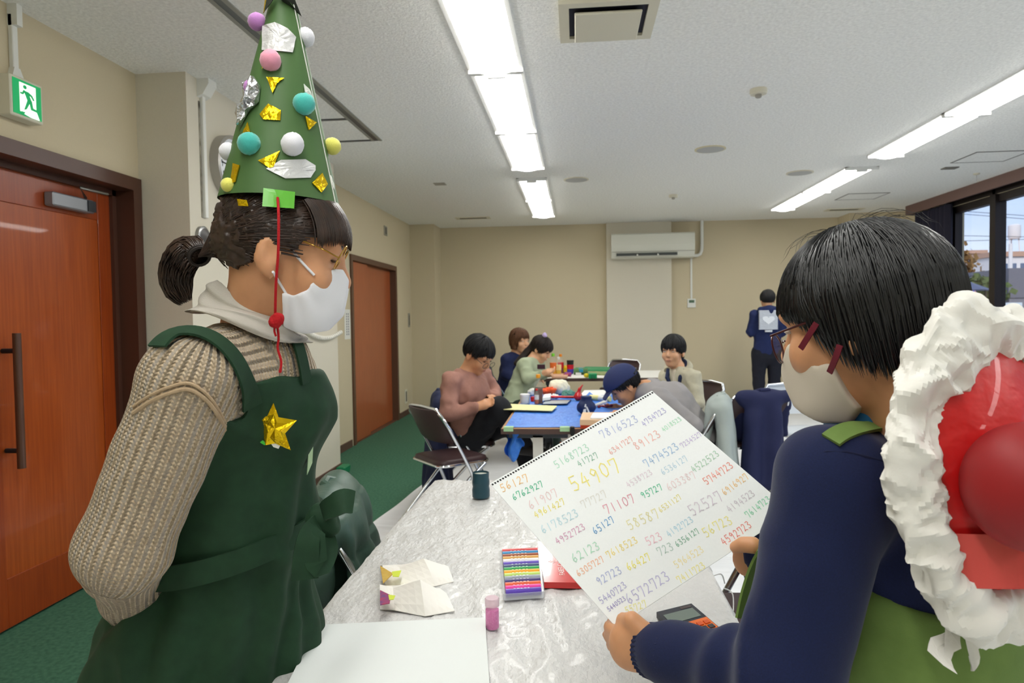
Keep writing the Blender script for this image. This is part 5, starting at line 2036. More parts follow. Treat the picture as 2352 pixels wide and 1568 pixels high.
def chair(loc, rot, label, pad=None, h=.79, frame=None):
    """faces local +y"""
    pad = pad or M_pad
    t = thing('folding_chair', (0, 0, 0), label, 'chair', 'folding chairs')
    hw = .225
    r = .011
    fm = frame or M_chrome
    # back-and-front-leg frame: one long bent tube
    pts = [(-hw, .20, .012), (-hw, .04, .40), (-hw, -.10, .66), (-hw+.012, -.15, h-.05), (-hw+.05, -.165, h-.008), (0, -.175, h), (hw-.05, -.165, h-.008), (hw-.012, -.15, h-.05), (hw, -.10, .66), (hw, .04, .40), (hw, .20, .012)]
    MB().tube(pts, r, 10).build('front_frame', fm, t, True)
    for s in (-1, 1):
        MB().tube([(s*(hw-.024), .17, .415), (s*(hw-.024), .05, .33), (s*(hw-.024), -.25, .012)], r, 10).build('rear_leg', fm, t, True)
    MB().tube([(-hw+.024, -.20, .075), (hw-.024, -.20, .075)], .008, 8).build('rear_bar', fm, t, True)
    MB().tube([(-hw, .165, .10), (hw, .165, .10)], .008, 8).build('front_bar', fm, t, True)
    # seat: rounded pad on a metal rim
    def rr(w, d0, d1, rad, n=6):
        o = []
        for (cx_, cy_, a0) in ((w-rad, d1-rad, 0), (-w+rad, d1-rad, 90), (-w+rad, d0+rad, 180), (w-rad, d0+rad, 270)):
            for i in range(n+1):
                a = math.radians(a0+90*i/n)
                o.append((cx_+rad*math.cos(a), cy_+rad*math.sin(a)))
        return o
    ol = rr(.195, -.16, .215, .07)
    MB().loft([[(x*k, .02+(y-.02)*k, z) for x, y in ol] for k, z in ((.97, .425), (1.0, .432), (1.0, .442), (.97, .455), (.85, .462))]).build('seat', pad, t, 50)
    MB().tube([(x*1.01, .02+(y-.02)*1.01, .428) for x, y in ol], .009, 8, closed=True).build('seat_rim', fm, t, True)
    # backrest: curved plate between the tubes
    rings = []
    for zz, k in ((.56, .90), (.575, 1.), (.66, 1.), (.74, .98), (h-.022, .93), (h-.012, .85)):
        yb = -.06-.115*(zz-.56)/(.22)*.95
        rg_ = []
        for side in (1, -1):
            for i in range(9):
                u = (i/8*2-1)*side
                rg_.append((u*(hw-.016)*k, yb-.035*(1-u*u)+(-.008 if side < 0 else .006), zz))
        rings.append(rg_)
    MB().loft(rings).build('backrest', pad, t, 50)
    t.location = Vector([float(v) for v in loc])
    t.rotation_euler = (0, 0, rot)
    return t


ca = onz(1068, 1042, .44)
chair((ca[0]-.10, ca[1]-.12, 0), math.radians(-50), 'empty brown folding chair with chrome frame in front of the pink sweater man')
cp = onz(1090, 1000, .44)
chair((-.84, 4.97, 0), math.radians(-80), 'folding chair the man in the pink sweater sits on')
chair((-.62, 2.13, 0), math.radians(-78), 'folding chair under the green padded coat')
chair((.80, 4.75, 0), math.radians(80), 'folding chair under the pale grey coat behind the capped man')
chair((.95, 5.75, 0), math.radians(110), 'folding chair the woman in the cream hoodie sits on')
cn_ = P(1785, 990, 5.0)
chair((1.20, 4.95, 0), math.radians(12), 'folding chair hidden under the long navy coat')
cw_ = onz(1835, 1000, .45)
chair((1.70, 5.42, 0), math.radians(195), 'white backed folding chair beside the white table', M_padw)
chair((.50, 2.02, 0), math.radians(93), 'folding chair with dark coat at the right edge of the foreground table')
chair((.52, 8.6, 0), math.radians(150), 'chrome folding chair seen just above the navy cap')
chair((-.72, 6.35, 0), math.radians(-85), 'folding chair with black coat beside the girl in pale green')
chair((-.78, 7.25, 0), math.radians(-75), 'folding chair the woman in navy sits on')


# ------------------------------------------------------------------ coats hung over chair backs
def coat(name, loc, rot, label, m, w=.27, top=.83, bottom=.10, depth=.10, seed=1, sleeves=True, amp=.014, quilt=0, lean=0., dz=0, spread=1.15):
    """hangs over a chair back whose chair faces local +y; the coat drops behind (-y)"""
    t = thing(name, loc, label, 'coat', 'coats on chairs')
    c, s = math.cos(rot), math.sin(rot)
    L = lambda x, y, z: np.array([loc[0]+c*x-s*y, loc[1]+s*x+c*y, z])
    ax = np.array([c, s, 0])
    yb = -.165
    pr = [cap_(L(-w*.62, yb, top-.03), L(w*.62, yb, top-.03), .045, None, .03), cap_(L(0, yb-.02, top-.05), L(0, yb-.03-lean, bottom+.05), .05, depth*.9, .05, ratio=w*spread/.09, axis=ax),
          cap_(L(0, yb+.06, top-.05), L(0, yb+.11, .50), .03, .03, .05, ratio=w*.9/.03, axis=ax)]
    if sleeves:
        for q in (-1, 1):
            pr.append(cap_(L(q*w*.85, yb-.01, top-.07), L(q*w*1.05, yb-.03, bottom+.22), .055, .045, .03))
    tt_ = np.array([-s, c, 0])

    def dsp(v):
        u = (v-np.array([loc[0], loc[1], 0]))@ax
        g = amp*np.sin(u*34+2.2*vnoise(v*np.array([1, 1, .4]), 6, seed))*np.clip((top-v[:, 2])*5, .15, 1)
        g += amp*.5*vnoise(v, 11, seed+3)
        if quilt:
            g += .014*(np.abs(np.sin(v[:, 2]*math.pi/quilt))**.5-.6)
        return g
    sdf_obj('coat_body', pr, .011, m, t, disp=dsp, smooth=2, cut=lambda p: bottom-p[:, 2])
    MB().tube([L(-.06, yb+.02, top+.0), L(-.03, yb-.02, top+.018), L(.03, yb-.02, top+.018), L(.06, yb+.02, top)], .014, 8).build('collar', m, t, True)
    return t


M_coatg = mat('coat_green_nylon', (58, 84, 72), .45, bump=.3, bscale=40, bdist=.004)
coat('coat', (-.62, 2.13, 0), math.radians(-78), 'dark green padded coat hung on chair beside the foreground table', M_coatg, .25, .81, .34, .085, 2, quilt=.13)
coat('coat', (.80, 4.75, 0), math.radians(80), 'pale grey coat hung over the chair behind the capped man', mat('coat_grey', (168, 178, 174), .85), .24, .79, .12, .10, 5, amp=.012)
coat('coat', (1.22, 4.93, 0), math.radians(12), 'long navy coat hung over a chair on the white floor sheet', mat('coat_navy', (28, 34, 74), .8), .25, .81, .16, .08, 7, sleeves=False, amp=.022, spread=.92)
coat('coat', (-.72, 6.35, 0), math.radians(-85), 'black coat hung on chair beside the girl in pale green', mat('coat_black', (30, 33, 42), .7), .24, .90, .2, .12, 9)
_cl = (float(ca[0])-.02, float(ca[1]), 0)
coat('coat', (-.84, 4.97, 0), math.radians(-80), 'dark blue jacket hung on the pink sweater man\'s chair', mat('coat_dark_blue', (22, 30, 66), .75), .24, .80, .06, .12, 12)
coat('coat', (.50, 2.02, 0), math.radians(93), 'very dark blue coat on the chair at the right table edge', mat('coat_ink', (20, 24, 36), .6), .25, .80, .25, .10, 15)
# ------------------------------------------------------------------ the held sheet with numbers
t = thing('number_sheet', SK[3], 'large white drawing sheet covered in coloured handwritten numbers held by two hands', 'drawing sheet')
M_paper = mat('drawing_paper', (240, 243, 244), .8, noise=.01, nscale=300)
MB().prism(SK, -skn*.002).build('paper', M_paper, t)
hl = MB()
for i in range(66):
    u = (i+.5)/66
    p = SK[0]*(1-u)+SK[1]*u-sky*0
    dn_ = unit(SK[3]-SK[0])
    q = p+dn_*.0028
    hl.add([q-skx*.0016+skn*.0003, q+skx*.0016+skn*.0003, q+skx*.0016+dn_*.0036+skn*.0003, q-skx*.0016+dn_*.0036+skn*.0003], [(0, 1, 2, 3)])
ho = hl.build('binding_holes', mat('hole_dark', (40, 40, 42), .8), t)
ho['kind'] = 'stuff'
NUM = [('56127', 135, 655, 310, 580, (240, 190, 120)), ('6762927', 210, 710, 400, 620, (40, 180, 130)), ('61907', 310, 760, 490, 670, (236, 206, 208)), ('4961427', 345, 820, 535, 730, (240, 226, 90)),
       ('5168723', 470, 510, 685, 390, (170, 222, 196)), ('41727', 615, 505, 740, 440, (120, 178, 150)), ('54907', 570, 640, 880, 500, (244, 232, 120)), ('7816523', 755, 325, 990, 215, (180, 190, 230)),
       ('4754723', 1015, 255, 1160, 160, (176, 172, 220)), ('6341727', 810, 430, 955, 340, (240, 170, 160)), ('89123', 965, 395, 1125, 305, (244, 184, 176)), ('4018523', 1140, 290, 1255, 215, (166, 226, 190)),
       ('7474523', 1030, 505, 1240, 385, (150, 186, 222)), ('7234527', 1255, 390, 1380, 310, (196, 180, 220)), ('6536127', 1135, 555, 1295, 460, (184, 214, 230)), ('4538723', 920, 635, 1075, 545, (226, 208, 220)),
       ('603387', 1170, 650, 1345, 560, (240, 214, 216)), ('4522523', 1325, 540, 1490, 430, (166, 206, 176)), ('5744723', 1400, 615, 1575, 500, (242, 140, 124)), ('6916927', 1515, 680, 1670, 570, (246, 200, 130)),
       ('52527', 1310, 800, 1510, 690, (214, 202, 216)), ('4194523', 1545, 785, 1710, 675, (206, 196, 208)), ('7614723', 1660, 820, 1810, 710, (130, 214, 170)), ('71107', 780, 790, 970, 710, (226, 150, 168)),
       ('95727', 1010, 700, 1140, 640, (60, 190, 140)), ('77727', 640, 760, 795, 680, (222, 220, 214)), ('6178523', 390, 915, 620, 800, (190, 224, 234)), ('4952723', 480, 985, 660, 885, (212, 150, 186)),
       ('65127', 710, 920, 840, 840, (80, 150, 205)), ('58587', 925, 890, 1120, 800, (234, 228, 170)), ('6531127', 1120, 790, 1255, 700, (236, 222, 130)), ('62123', 580, 1090, 750, 1000, (170, 222, 194)),
       ('7618523', 795, 1070, 985, 965, (244, 222, 120)), ('523', 1040, 990, 1140, 945, (240, 190, 204)), ('4192723', 1170, 940, 1330, 840, (176, 216, 232)), ('723', 1110, 1050, 1210, 1010, (176, 200, 190)),
       ('6356127', 1225, 1005, 1365, 910, (110, 170, 140)), ('56723', 1395, 935, 1570, 840, (244, 236, 140)), ('4592723', 1510, 990, 1690, 870, (236, 130, 120)), ('6305727', 610, 1185, 775, 1085, (246, 180, 140)),
       ('92723', 735, 1235, 885, 1150, (170, 180, 222)), ('66427', 920, 1145, 1065, 1070, (244, 234, 100)), ('5440723', 750, 1355, 915, 1245, (170, 166, 212)), ('5440523', 800, 1405, 910, 1330, (150, 140, 200)),
       ('6572723', 920, 1350, 1185, 1190, (188, 184, 222)), ('5964523', 1215, 1130, 1395, 1025, (244, 230, 170)), ('7411723', 1235, 1225, 1405, 1125, (246, 236, 140)), ('55727', 910, 1415, 1045, 1365, (240, 236, 150))]
rnd = random.Random(8)
for s_, xa, ya_, xb, yb_, c_ in NUM:
    a = on_sk(1100+xa/2.703, 880+ya_/2.703, .0006)
    b = on_sk(1100+xb/2.703, 880+yb_/2.703, .0006)
    L_ = np.linalg.norm(b-a)
    ex_ = (b-a)/L_
    ey_ = np.cross(skn, ex_)
    h_ = L_/len(s_)*1.38
    h_ = min(h_, .040)
    mb_ = MB()
    strokes(mb_, s_, a-ey_*h_*.45, ex_, ey_, h_, h_*.05+.0006, skn, adv=L_/len(s_)/h_, jit=.06, rnd=rnd)
    c_ = tuple(int(v+(242-v)*.14) if v < 242 else v for v in c_)
    mb_.build('written_number', mat('crayon_%d_%d_%d' % c_, c_, .7), t)['label'] = 'handwritten number '+s_

# ------------------------------------------------------------------ on the foreground table
ZC = TZ+.013


def oz(x, y, z=ZC):
    return onz(x, y, z)


# blank pad in front
pd = [oz(728, 1441), oz(1114, 1424), oz(1126, 1600), oz(640, 1620)]
t = thing('drawing_pad', pd[0], 'blank white drawing pad lying at the near end of the table', 'drawing pad')
MB().prism([p+up*.0055 for p in pd], up*.0008).build('top_sheet', mat('pad_paper', (222, 226, 224), .7), t)
MB().prism([p for p in pd], up*.0054).build('pages', M_paper, t)


def puffed(poly, ridge, z0, hgt, m, name, parent):
    """folded paper: poly = far edge left to right then near edge right to left (4 + 4); ridge = raised line"""
    far = [np.array(p, float) for p in poly[:4]]
    nearp = [np.array(p, float) for p in poly[4:]][::-1]
    hs = [h for _, _, h in ridge]

    def fn(u, v):
        x = np.interp(u, [0, .33, .66, 1], [0, 1, 2, 3])
        i = min(int(x), 2)
        t = x-i
        f_ = far[i]*(1-t)+far[i+1]*t
        n_ = nearp[i]*(1-t)+nearp[i+1]*t
        p = f_*(1-v)+n_*v
        h = 1.35*(hs[i]*(1-t)+hs[i+1]*t)*max(0., 1-abs(2*v-1))**.8
        return oz(p[0], p[1], z0)+up*h
    return MB().grid(fn, 12, 8, (0, 0, .0015)).build(name, m, parent)


M_fold = mat('folded_paper', (238, 234, 226), .75, bump=.15, bscale=60, bdist=.003)
for nm, outline, ridge, cpoly, cm, tipp, lb in (
        ('fish', [(873, 1300), (905, 1296), (945, 1304), (1018, 1296), (1042, 1335), (1000, 1345), (930, 1352), (885, 1342)], [(880, 1322, .018), (940, 1322, .016), (990, 1320, .034), (1034, 1330, .012)], [(873, 1300), (903, 1318), (880, 1340)], (200, 166, 66), [(900, 1313), (922, 1310), (916, 1325), (902, 1324)], 'folded white paper shape with a gold tail farther from the pad'),
        ('fish', [(873, 1346), (900, 1344), (955, 1352), (1008, 1350), (1044, 1402), (975, 1414), (905, 1400), (873, 1398)], [(880, 1372, .022), (930, 1374, .016), (985, 1374, .038), (1038, 1398, .010)], [(873, 1356), (898, 1368), (895, 1386), (873, 1390)], (84, 56, 120), [(892, 1366), (908, 1368), (904, 1377), (894, 1378)], 'folded white paper shape with a blue and red tail nearer the pad')):
    t = thing('folded_paper', oz(*outline[0]), lb, 'paper craft', 'folded paper shapes')
    puffed(outline, ridge, ZC, .03, M_fold, 'paper', t)
    MB().prism([oz(x, y, ZC+.028) for x, y in cpoly], up*.0015).build('coloured_tail', mat('tail_%d' % cm[0], cm, .6, noise=.2, nscale=70, c2=(190, 150, 50) if cm[0] > 100 else (170, 40, 80)), t)
    MB().prism([oz(x, y, ZC+.0296) for x, y in tipp], up*.001).build('tape', mat('tape_lime', (206, 220, 60), .4), t)

# crayon case with crayons
q4 = [oz(1150, 1276), oz(1238, 1272), oz(1247, 1372), oz(1158, 1378)]
cxr = unit(q4[1]-q4[0])
t = thing('crayon_tray', q4[3], 'clear plastic tray holding a row of coloured crayons', 'tray')
M_clear = mat('clear_plastic', (230, 234, 238), .15, alpha=.35, coat=.5)
cr_ = MB()
z0 = ZC
for a, b in ((0, 1), (1, 2), (2, 3), (3, 0)):
    A_, B_ = q4[a], q4[b]
    d_ = unit(B_-A_)
    nn2 = np.cross(up, d_)*.0025
    cr_.add([A_-nn2, B_-nn2, B_+nn2, A_+nn2, A_-nn2+up*.014, B_-nn2+up*.014, B_+nn2+up*.014, A_+nn2+up*.014], [(0, 3, 2, 1), (4, 5, 6, 7), (0, 1, 5, 4), (1, 2, 6, 5), (2, 3, 7, 6), (3, 0, 4, 7)])
cr_.build('rim', M_clear, t)
MB().prism([p+up*.0005 for p in q4], up*.001).build('base', M_clear, t)
ccs = [((214, 74, 74), 'red'), ((36, 134, 188), 'sky blue'), ((150, 74, 40), 'brown'), ((204, 154, 74), 'tan'), ((232, 228, 226), 'white'), ((96, 72, 178), 'violet'), ((64, 80, 120), 'slate blue'), ((38, 160, 80), 'green'), ((244, 166, 30), 'orange yellow'), ((188, 216, 110), 'lime'), ((150, 156, 168), 'grey'), ((66, 54, 116), 'dark navy'), ((222, 92, 50), 'orange red'), ((232, 60, 156), 'pink'), ((88, 60, 172), 'purple')]
for i, (c_, nm) in enumerate(ccs):
    u = (i+.5)/15
    a = q4[0]*(1-u)+q4[3]*u
    b = q4[1]*(1-u)+q4[2]*u
    d_ = unit(b-a)
    sp_ = np.linalg.norm(q4[3]-q4[0])/15
    a2, b2 = a+d_*.004+up*(.002+sp_*.5), b-d_*.004+up*(.002+sp_*.5)
    co_ = thing('crayon', a2, nm+' crayon in the clear plastic tray', 'crayon', 'crayons in the tray')
    MB().tube([a2, b2], sp_*.48, 12).build('stick', mat('crayon_wax_%d' % i, c_, .35), co_, True)
    lt = tuple(min(255, int(v*.5+128)) for v in c_)
    for k_ in range(5):
        u0 = .25+.1*k_
        p_ = a2*(1-u0)+b2*u0+up*sp_*.485
        MB().box((-.0022, -sp_*.16, -.0002), (.0022+.0012*(k_ % 2), sp_*.16, .0002), Matrix.Translation(Vector(p_)) @ Matrix(((cxr[0], -cxr[1], 0), (cxr[1], cxr[0], 0), (0, 0, 1))).to_4x4()).build('print_mark', mat('crayon_print_%d' % i, lt, .5), co_)

# red case
rc = [oz(1235, 1255, ZC), oz(1360, 1252, ZC), oz(1360, 1352, ZC), oz(1250, 1350, ZC)]
t = thing('red_case', rc[3], 'flat shiny red case half under the number sheet', 'case')
MB().prism(rc, up*.014).build('lid', mat('case_red', (206, 22, 22), .15, coat=.6), t)
fc = bpy.data.curves.new('lettering', 'FONT')
fc.body = 'FABER-CASTELL'
fc.size = .019
fo = bpy.data.objects.new('lettering_tmp', fc)
COL.objects.link(fo)
dg = bpy.context.evaluated_depsgraph_get()
me_ = bpy.data.meshes.new_from_object(fo.evaluated_get(dg))
bpy.data.objects.remove(fo)
e1v = unit(rc[0]-rc[3])
e2v = np.cross(up, e1v)*1.0
o_ = oz(1298, 1334, ZC)+up*.0146
co = np.array([v.co[:] for v in me_.vertices])
for v, c_ in zip(me_.vertices, co):
    v.co = o_+e1v*c_[0]+e2v*c_[1]
me_.materials.append(mat('print_white', (240, 225, 222), .5))
lo_ = link('lettering', me_, t)
lo_['label'] = 'white printed lettering'
em = MB()
for a0 in np.linspace(0, 2*math.pi, 7)[:-1]:
    c0 = oz(1268, 1302, ZC)+up*.0146
    em.add([c0, c0+np.array([math.cos(a0-.25), math.sin(a0-.25), 0])*.010, c0+np.array([math.cos(a0+.25), math.sin(a0+.25), 0])*.010], [(0, 1, 2)])
em.build('emblem', MATS['print_white'], t)
MB().box((-.012, -.0006, 0), (.012, .0006, .0003), Matrix.Translation(Vector(oz(1311, 1330, ZC)+up*.0145)) @ Matrix.Rotation(math.radians(98), 4, 'Z')).build('printed_line', MATS['print_white'], t)

# pink pot, teal cup
pb = oz(1131, 1441)
t = thing('glitter_pot', pb, 'small clear pot half filled with pink glitter', 'pot')
MB().lathe([(.012, 0), (.0135, .002), (.0135, .038), (.012, .039)], pb, 20).build('pink_filling', mat('pink_glitter', (222, 84, 172), .35, noise=.2, nscale=300, c2=(236, 130, 196)), t, True)
MB().lathe([(.0142, .0), (.0142, .052), (.0136, .052), (.0136, .001)], pb, 20).build('clear_wall', mat('clear_pot', (236, 214, 224), .1, alpha=.1, coat=.3), t, True)
MB().lathe([(.0146, .046), (.0146, .060), (.013, .062), (.0001, .062)], pb, 20).build('clear_lid', mat('clear_lid', (232, 200, 212), .15, alpha=.55), t, True)
cb_ = oz(1105, 1142)
t = thing('cup', cb_, 'dark teal cup with a pinched waist at the far end of the table', 'cup')
kk = .0305
MB().lathe([(kk*.88, 0), (kk, .004), (kk*1.02, .028), (kk*.95, .040), (kk*1.0, .048), (kk*1.0, .058), (kk*.93, .070), (kk*.96, .088), (kk*.90, .089), (kk*.86, .070), (kk*.86, .012), (.0001, .010)], cb_, 28).build('cup_body', mat('cup_teal', (28, 66, 78), .35), t, True)
MB().lathe([(kk*.87, .082), (.0001, .083)], cb_, 28).build('foam_drink', mat('cup_inside', (176, 178, 164), .6), t)
# calculator
k4 = [oz(1508, 1418), oz(1588, 1398), oz(1680, 1478), oz(1590, 1510)]
t = thing('calculator', k4[0], 'black and orange pocket calculator on the table edge', 'calculator')
MB().prism(k4, up*.012).build('case', mat('calc_black', (34, 38, 50), .4), t)
lerp4 = lambda u, v, z: (k4[0]*(1-u)+k4[1]*u)*(1-v)+(k4[3]*(1-u)+k4[2]*u)*v+up*z
MB().prism([lerp4(.08, .12, .0122), lerp4(.9, .12, .0122), lerp4(.9, .36, .0122), lerp4(.08, .36, .0122)], up*.0006).build('display', mat('calc_lcd', (112, 124, 116), .3), t)
MB().prism([lerp4(.62, .03, .0122), lerp4(.92, .03, .0122), lerp4(.92, .09, .0122), lerp4(.62, .09, .0122)], up*.0004).build('solar_cell', mat('calc_solar', (74, 62, 62), .3), t)
MB().prism([lerp4(.02, .42, .0122), lerp4(.98, .42, .0122), lerp4(.98, .98, .0122), lerp4(.02, .98, .0122)], up*.0006).build('orange_face', mat('calc_orange', (232, 110, 30), .4), t)
for i in range(5):
    for j in range(4):
        u0, v0 = .07+.18*i, .50+.12*j
        MB().prism([lerp4(u0, v0, .0128), lerp4(u0+.13, v0, .0128), lerp4(u0+.13, v0+.08, .0128), lerp4(u0, v0+.08, .0128)], up*.002).build('key', mat('calc_key', (214, 84, 20), .4) if j == 0 else mat('calc_key_dark', (44, 46, 54), .4), t)

# ------------------------------------------------------------------ blue sheet and items on the middle tables
M_tarp = mat('blue_tarp', (36, 110, 214), .4, noise=.12, nscale=26, bump=.7, bscale=50, bdist=.006, c2=(70, 140, 232))


def tarp(u, v):
    x = -.425+u*.80
    y = 3.955+v*1.72
    return np.array([x, y, TZ+.003+.002*abs(vnoise(np.array([[x, y, 0]]), 12, 3)[0])])


tag(MB().grid(tarp, 30, 50, (0, 0, .002)).build('blue_sheet', M_tarp, None, True), 'blue plastic sheet spread over the middle tables', 'table cover')


def bagf(u, v):
    p = P(1160+38*u, 985, 3.98+.03*math.sin(u*9))
    z = .655-.17*v*(.75+.25*math.sin(u*5))
    return np.array([p[0]+.012*math.sin(v*6+u*3), p[1]+.05+.02*math.sin(u*14), z])


tag(MB().grid(bagf, 14, 10, (0, .004, 0)).build('blue_bag', M_tarp, None, True), 'blue plastic bag hanging under the middle table edge', 'bag')
M_gtape = mat('masking_tape_green', (166, 206, 160), .6)
for i, (x, y) in enumerate(((1176, 969), (1298, 976))):
    q = onz(x, y, TZ+.004)
    tag(MB().box((q[0]-.028, 3.914, TZ-.016), (q[0]+.028, 3.9185, TZ+.007)).box((q[0]-.028, 3.914, TZ+.006), (q[0]+.028, 3.965, TZ+.0075)).build('tape_strip', M_gtape), ['pale green tape strip at the blue sheet corner', 'pale green tape strip at the middle of the blue sheet edge'][i], 'tape')
q = onz(1315, 978, TZ)
tag(MB().box((q[0]-.012, 3.905, TZ-.04), (q[0]+.012, 3.935, TZ+.012), bev=.003).tube([(q[0], 3.905, TZ-.03), (q[0], 3.875, TZ-.05)], .004, 6).build('binder_clip', M_black), 'black clip joining the two middle tables', 'clip')
ZB = TZ+.006


def ob(x, y, z=ZB):
    return onz(x, y, z)


def flat(name, poly, m, label, cat, h=.003, z=ZB, group=None):
    return tag(MB().prism([ob(x, y, z) for x, y in poly], up*h).build(name, m), label, cat, group)


flat('paper_strip', [(1157, 941), (1166, 928), (1280, 933), (1268, 944)], mat('paper_yellow', (236, 232, 168), .7), 'pale yellow paper strip across the table corner', 'paper', .004, ZB+.012)


def bottle(x, y, hgt, r, liquid, capc, label, labelc=None, z=ZB, yfix=None):
    b = ob(x, y, z)
    t = thing('bottle', b, label, 'bottle', 'drink bottles')
    M_pet = mat('pet_plastic', (236, 236, 228), .1, alpha=.10, coat=.3)
    pf = [(.0001, .001), (r*.9, .001), (r, .008), (r, hgt*.62), (r*.85, hgt*.72), (r*.42, hgt*.84), (r*.40, hgt*.90)]
    MB().lathe(pf, b, 18).build('shell', M_pet, t, True)
    MB().lathe([(.0001, .004), (r*.92, .004), (r*.93, hgt*.5), (.0001, hgt*.5)], b, 18).build('drink', mat('drink_%d_%d' % liquid[:2], liquid, .15), t, True)
    MB().lathe([(r*.46, hgt*.87), (r*.48, hgt*.88), (r*.48, hgt*.985), (r*.42, hgt), (.0001, hgt)], b, 16).build('cap', mat('cap_%d_%d' % capc[:2], capc, .4), t, True)
    if labelc:
        MB().lathe([(r*1.01, hgt*.30), (r*1.015, hgt*.58)], b, 18).build('label_band', mat('band_%d_%d' % labelc[:2], labelc, .5), t, True)


bottle(1237, 926, .215, .034, (96, 44, 20), (236, 156, 30), 'brown tea bottle with orange cap on the blue sheet')
bottle(1233, 928, .115, .016, (190, 90, 40), (214, 40, 40), 'small bottle with red cap before the brown tea bottle', (230, 224, 216))
b = ob(1206, 926)
t = thing('paste_tub', b, 'round white tub beside the brown tea bottle', 'tub')
MB().lathe([(.034, 0), (.036, .005), (.036, .05), (.034, .054)], b, 24).build('tub', M_white, t, True)
MB().lathe([(.0375, .05), (.0375, .066), (.034, .070), (.0001, .070)], b, 24).build('lid', mat('lid_white', (236, 236, 236), .4), t, True)
b = ob(1225, 921)
t = thing('red_pot', b, 'small red pot between the white tub and tea bottle', 'pot')
MB().lathe([(.02, 0), (.022, .028), (.018, .034), (.0001, .034)], b, 18).build('pot', mat('pot_red', (206, 30, 32), .4), t, True)
MB().lathe([(.0225, .026), (.0225, .030)], b, 18).build('rim', mat('pot_rim', (170, 18, 24), .4), t, True)
# tray with a silver lid, marker
t = thing('metal_tray', ob(1260, 927), 'silver and navy pencil tray lying on the blue sheet', 'tray')
MB().prism([ob(x, y, ZB) for x, y in ((1244, 929), (1252, 921), (1312, 920), (1304, 928))], up*.010).build('tray_base', mat('tray_navy', (30, 50, 90), .4), t)
MB().prism([ob(x, y, ZB+.0105) for x, y in ((1246, 928), (1253, 921), (1309, 920), (1302, 927))], up*.003).build('tray_lid', mat('tray_silver', (176, 186, 190), .3, .5), t)
t = thing('marker_pen', ob(1260, 916), 'long red marker pen lying behind the pencil tray', 'pen')
a_, b_ = ob(1258, 918)+up*.024, ob(1318, 919)+up*.024
MB().tube([a_, a_*.3+b_*.7], .009, 10).build('barrel', mat('marker_red', (222, 30, 40), .35), t, True)
MB().tube([a_*.3+b_*.7, b_], .010, 10).build('pen_cap', mat('marker_cap', (186, 16, 28), .35), t, True)
t = thing('paper_note', ob(1250, 914), 'small white crumpled note behind the tea bottle', 'paper')
MB().prism([ob(x, y, ZB+.02) for x, y in ((1246, 920), (1250, 911), (1266, 909), (1264, 918))], up*.02).build('note', M_paper, t)


def blob(x, y, r, m, label, cat, name, amp=.2, seed=1, sq=.75, parts=None):
    b = ob(x, y)
    t = thing(name, b, label, cat)
    c = b+up*r*sq
    sdf_obj(parts or 'pile', [ell_(c, (r, r*.9, r*sq)), ell_(c+np.array([r*.5, 0, -r*.1]), (r*.6, r*.6, r*sq*.8))], r*.09, m, t, disp=lambda v: r*amp*vnoise(v, 2.2/r, seed)+r*amp*.5*vnoise(v, 5/r, seed+1), cut=lambda p: b[2]-p[:, 2])
    return t


blob(1283, 905, .080, mat('wool_cream', (238, 232, 206), .95), 'fluffy cream ball of wadding on the middle table', 'wadding', 'wadding_ball', .12, 3, .8)
blob(1306, 912, .055, mat('yarn_teal', (92, 142, 128), .95, noise=.3, nscale=160), 'tangle of teal green yarn beside the cream wadding', 'yarn', 'yarn_tangle', .25, 4, .5)
blob(1258, 908, .055, mat('paper_orange', (232, 84, 32), .7), 'crumpled orange red paper behind the tea bottle', 'paper', 'crumpled_paper', .35, 6, .55)
blob(1222, 908, .036, mat('wool_white2', (226, 224, 214), .95), 'small white wadding ball behind the white tub', 'wadding', 'wadding_ball', .15, 8, .8)
blob(1272, 915, .030, mat('wool_white3', (236, 234, 228), .95), 'small white crumpled tissue before the cream wadding', 'tissue', 'tissue', .3, 9, .5)
# red ornament with a pointed top
b = ob(1328, 919)
t = thing('red_ornament', b, 'shiny red gourd shaped ornament with a bent pointed top', 'ornament')
sdf_obj('body', [ell_(b+up*.026, (.034, .034, .028)), cap_(b+up*.04, b+np.array([.012, 0, .085]), .02, .011, .02), cap_(b+np.array([.012, 0, .085]), b+np.array([.036, 0, .118]), .011, .004, .01)], .004, mat('foil_red', (200, 22, 30), .25, coat=.5), t)
sdf_obj('collar', [cap_(b+up*.052-np.array([.014, 0, 0]), b+up*.052+np.array([.016, 0, 0]), .011)], .004, mat('foil_red2', (160, 14, 24), .3), t)
# navy drawstring pouch with white print
b = ob(1347, 951)
t = thing('drawstring_pouch', b, 'navy drawstring pouch with white print on the blue sheet', 'pouch')
sdf_obj('pouch_body', [ell_(b+up*.046, (.062, .045, .050)), cap_(b+up*.085, b+up*.115, .022, .034, .03)], .005, mat('pouch_navy', (24, 40, 82), .6), t, disp=folds(.003, 30, 4), cut=lambda p: np.maximum(p[:, 2]-(b[2]+.118), b[2]-p[:, 2]))
pn = unit(_O-(b+up*.05))
for poly in ([(1340, 940), (1346, 938), (1346, 950), (1338, 952)], [(1345, 932), (1349, 934), (1356, 949), (1352, 951)], [(1344, 927), (1347, 929), (1345, 936), (1342, 934)]):
    MB().prism([onplane(x, y, b+up*.05+pn*.052, pn) for x, y in poly], -pn*.02).build('white_print', M_white, t)
flat('blue_card', [(1338, 926), (1354, 908), (1362, 915), (1352, 930)], mat('card_blue', (60, 130, 226), .5), 'bright blue card standing behind the navy pouch', 'card', .03, ZB)
flat('paper_sheet', [(1332, 911), (1342, 899), (1386, 898), (1404, 908), (1360, 913)], mat('paper_white2', (236, 236, 232), .7), 'white paper sheets at the far end of the blue sheet', 'paper', .012)
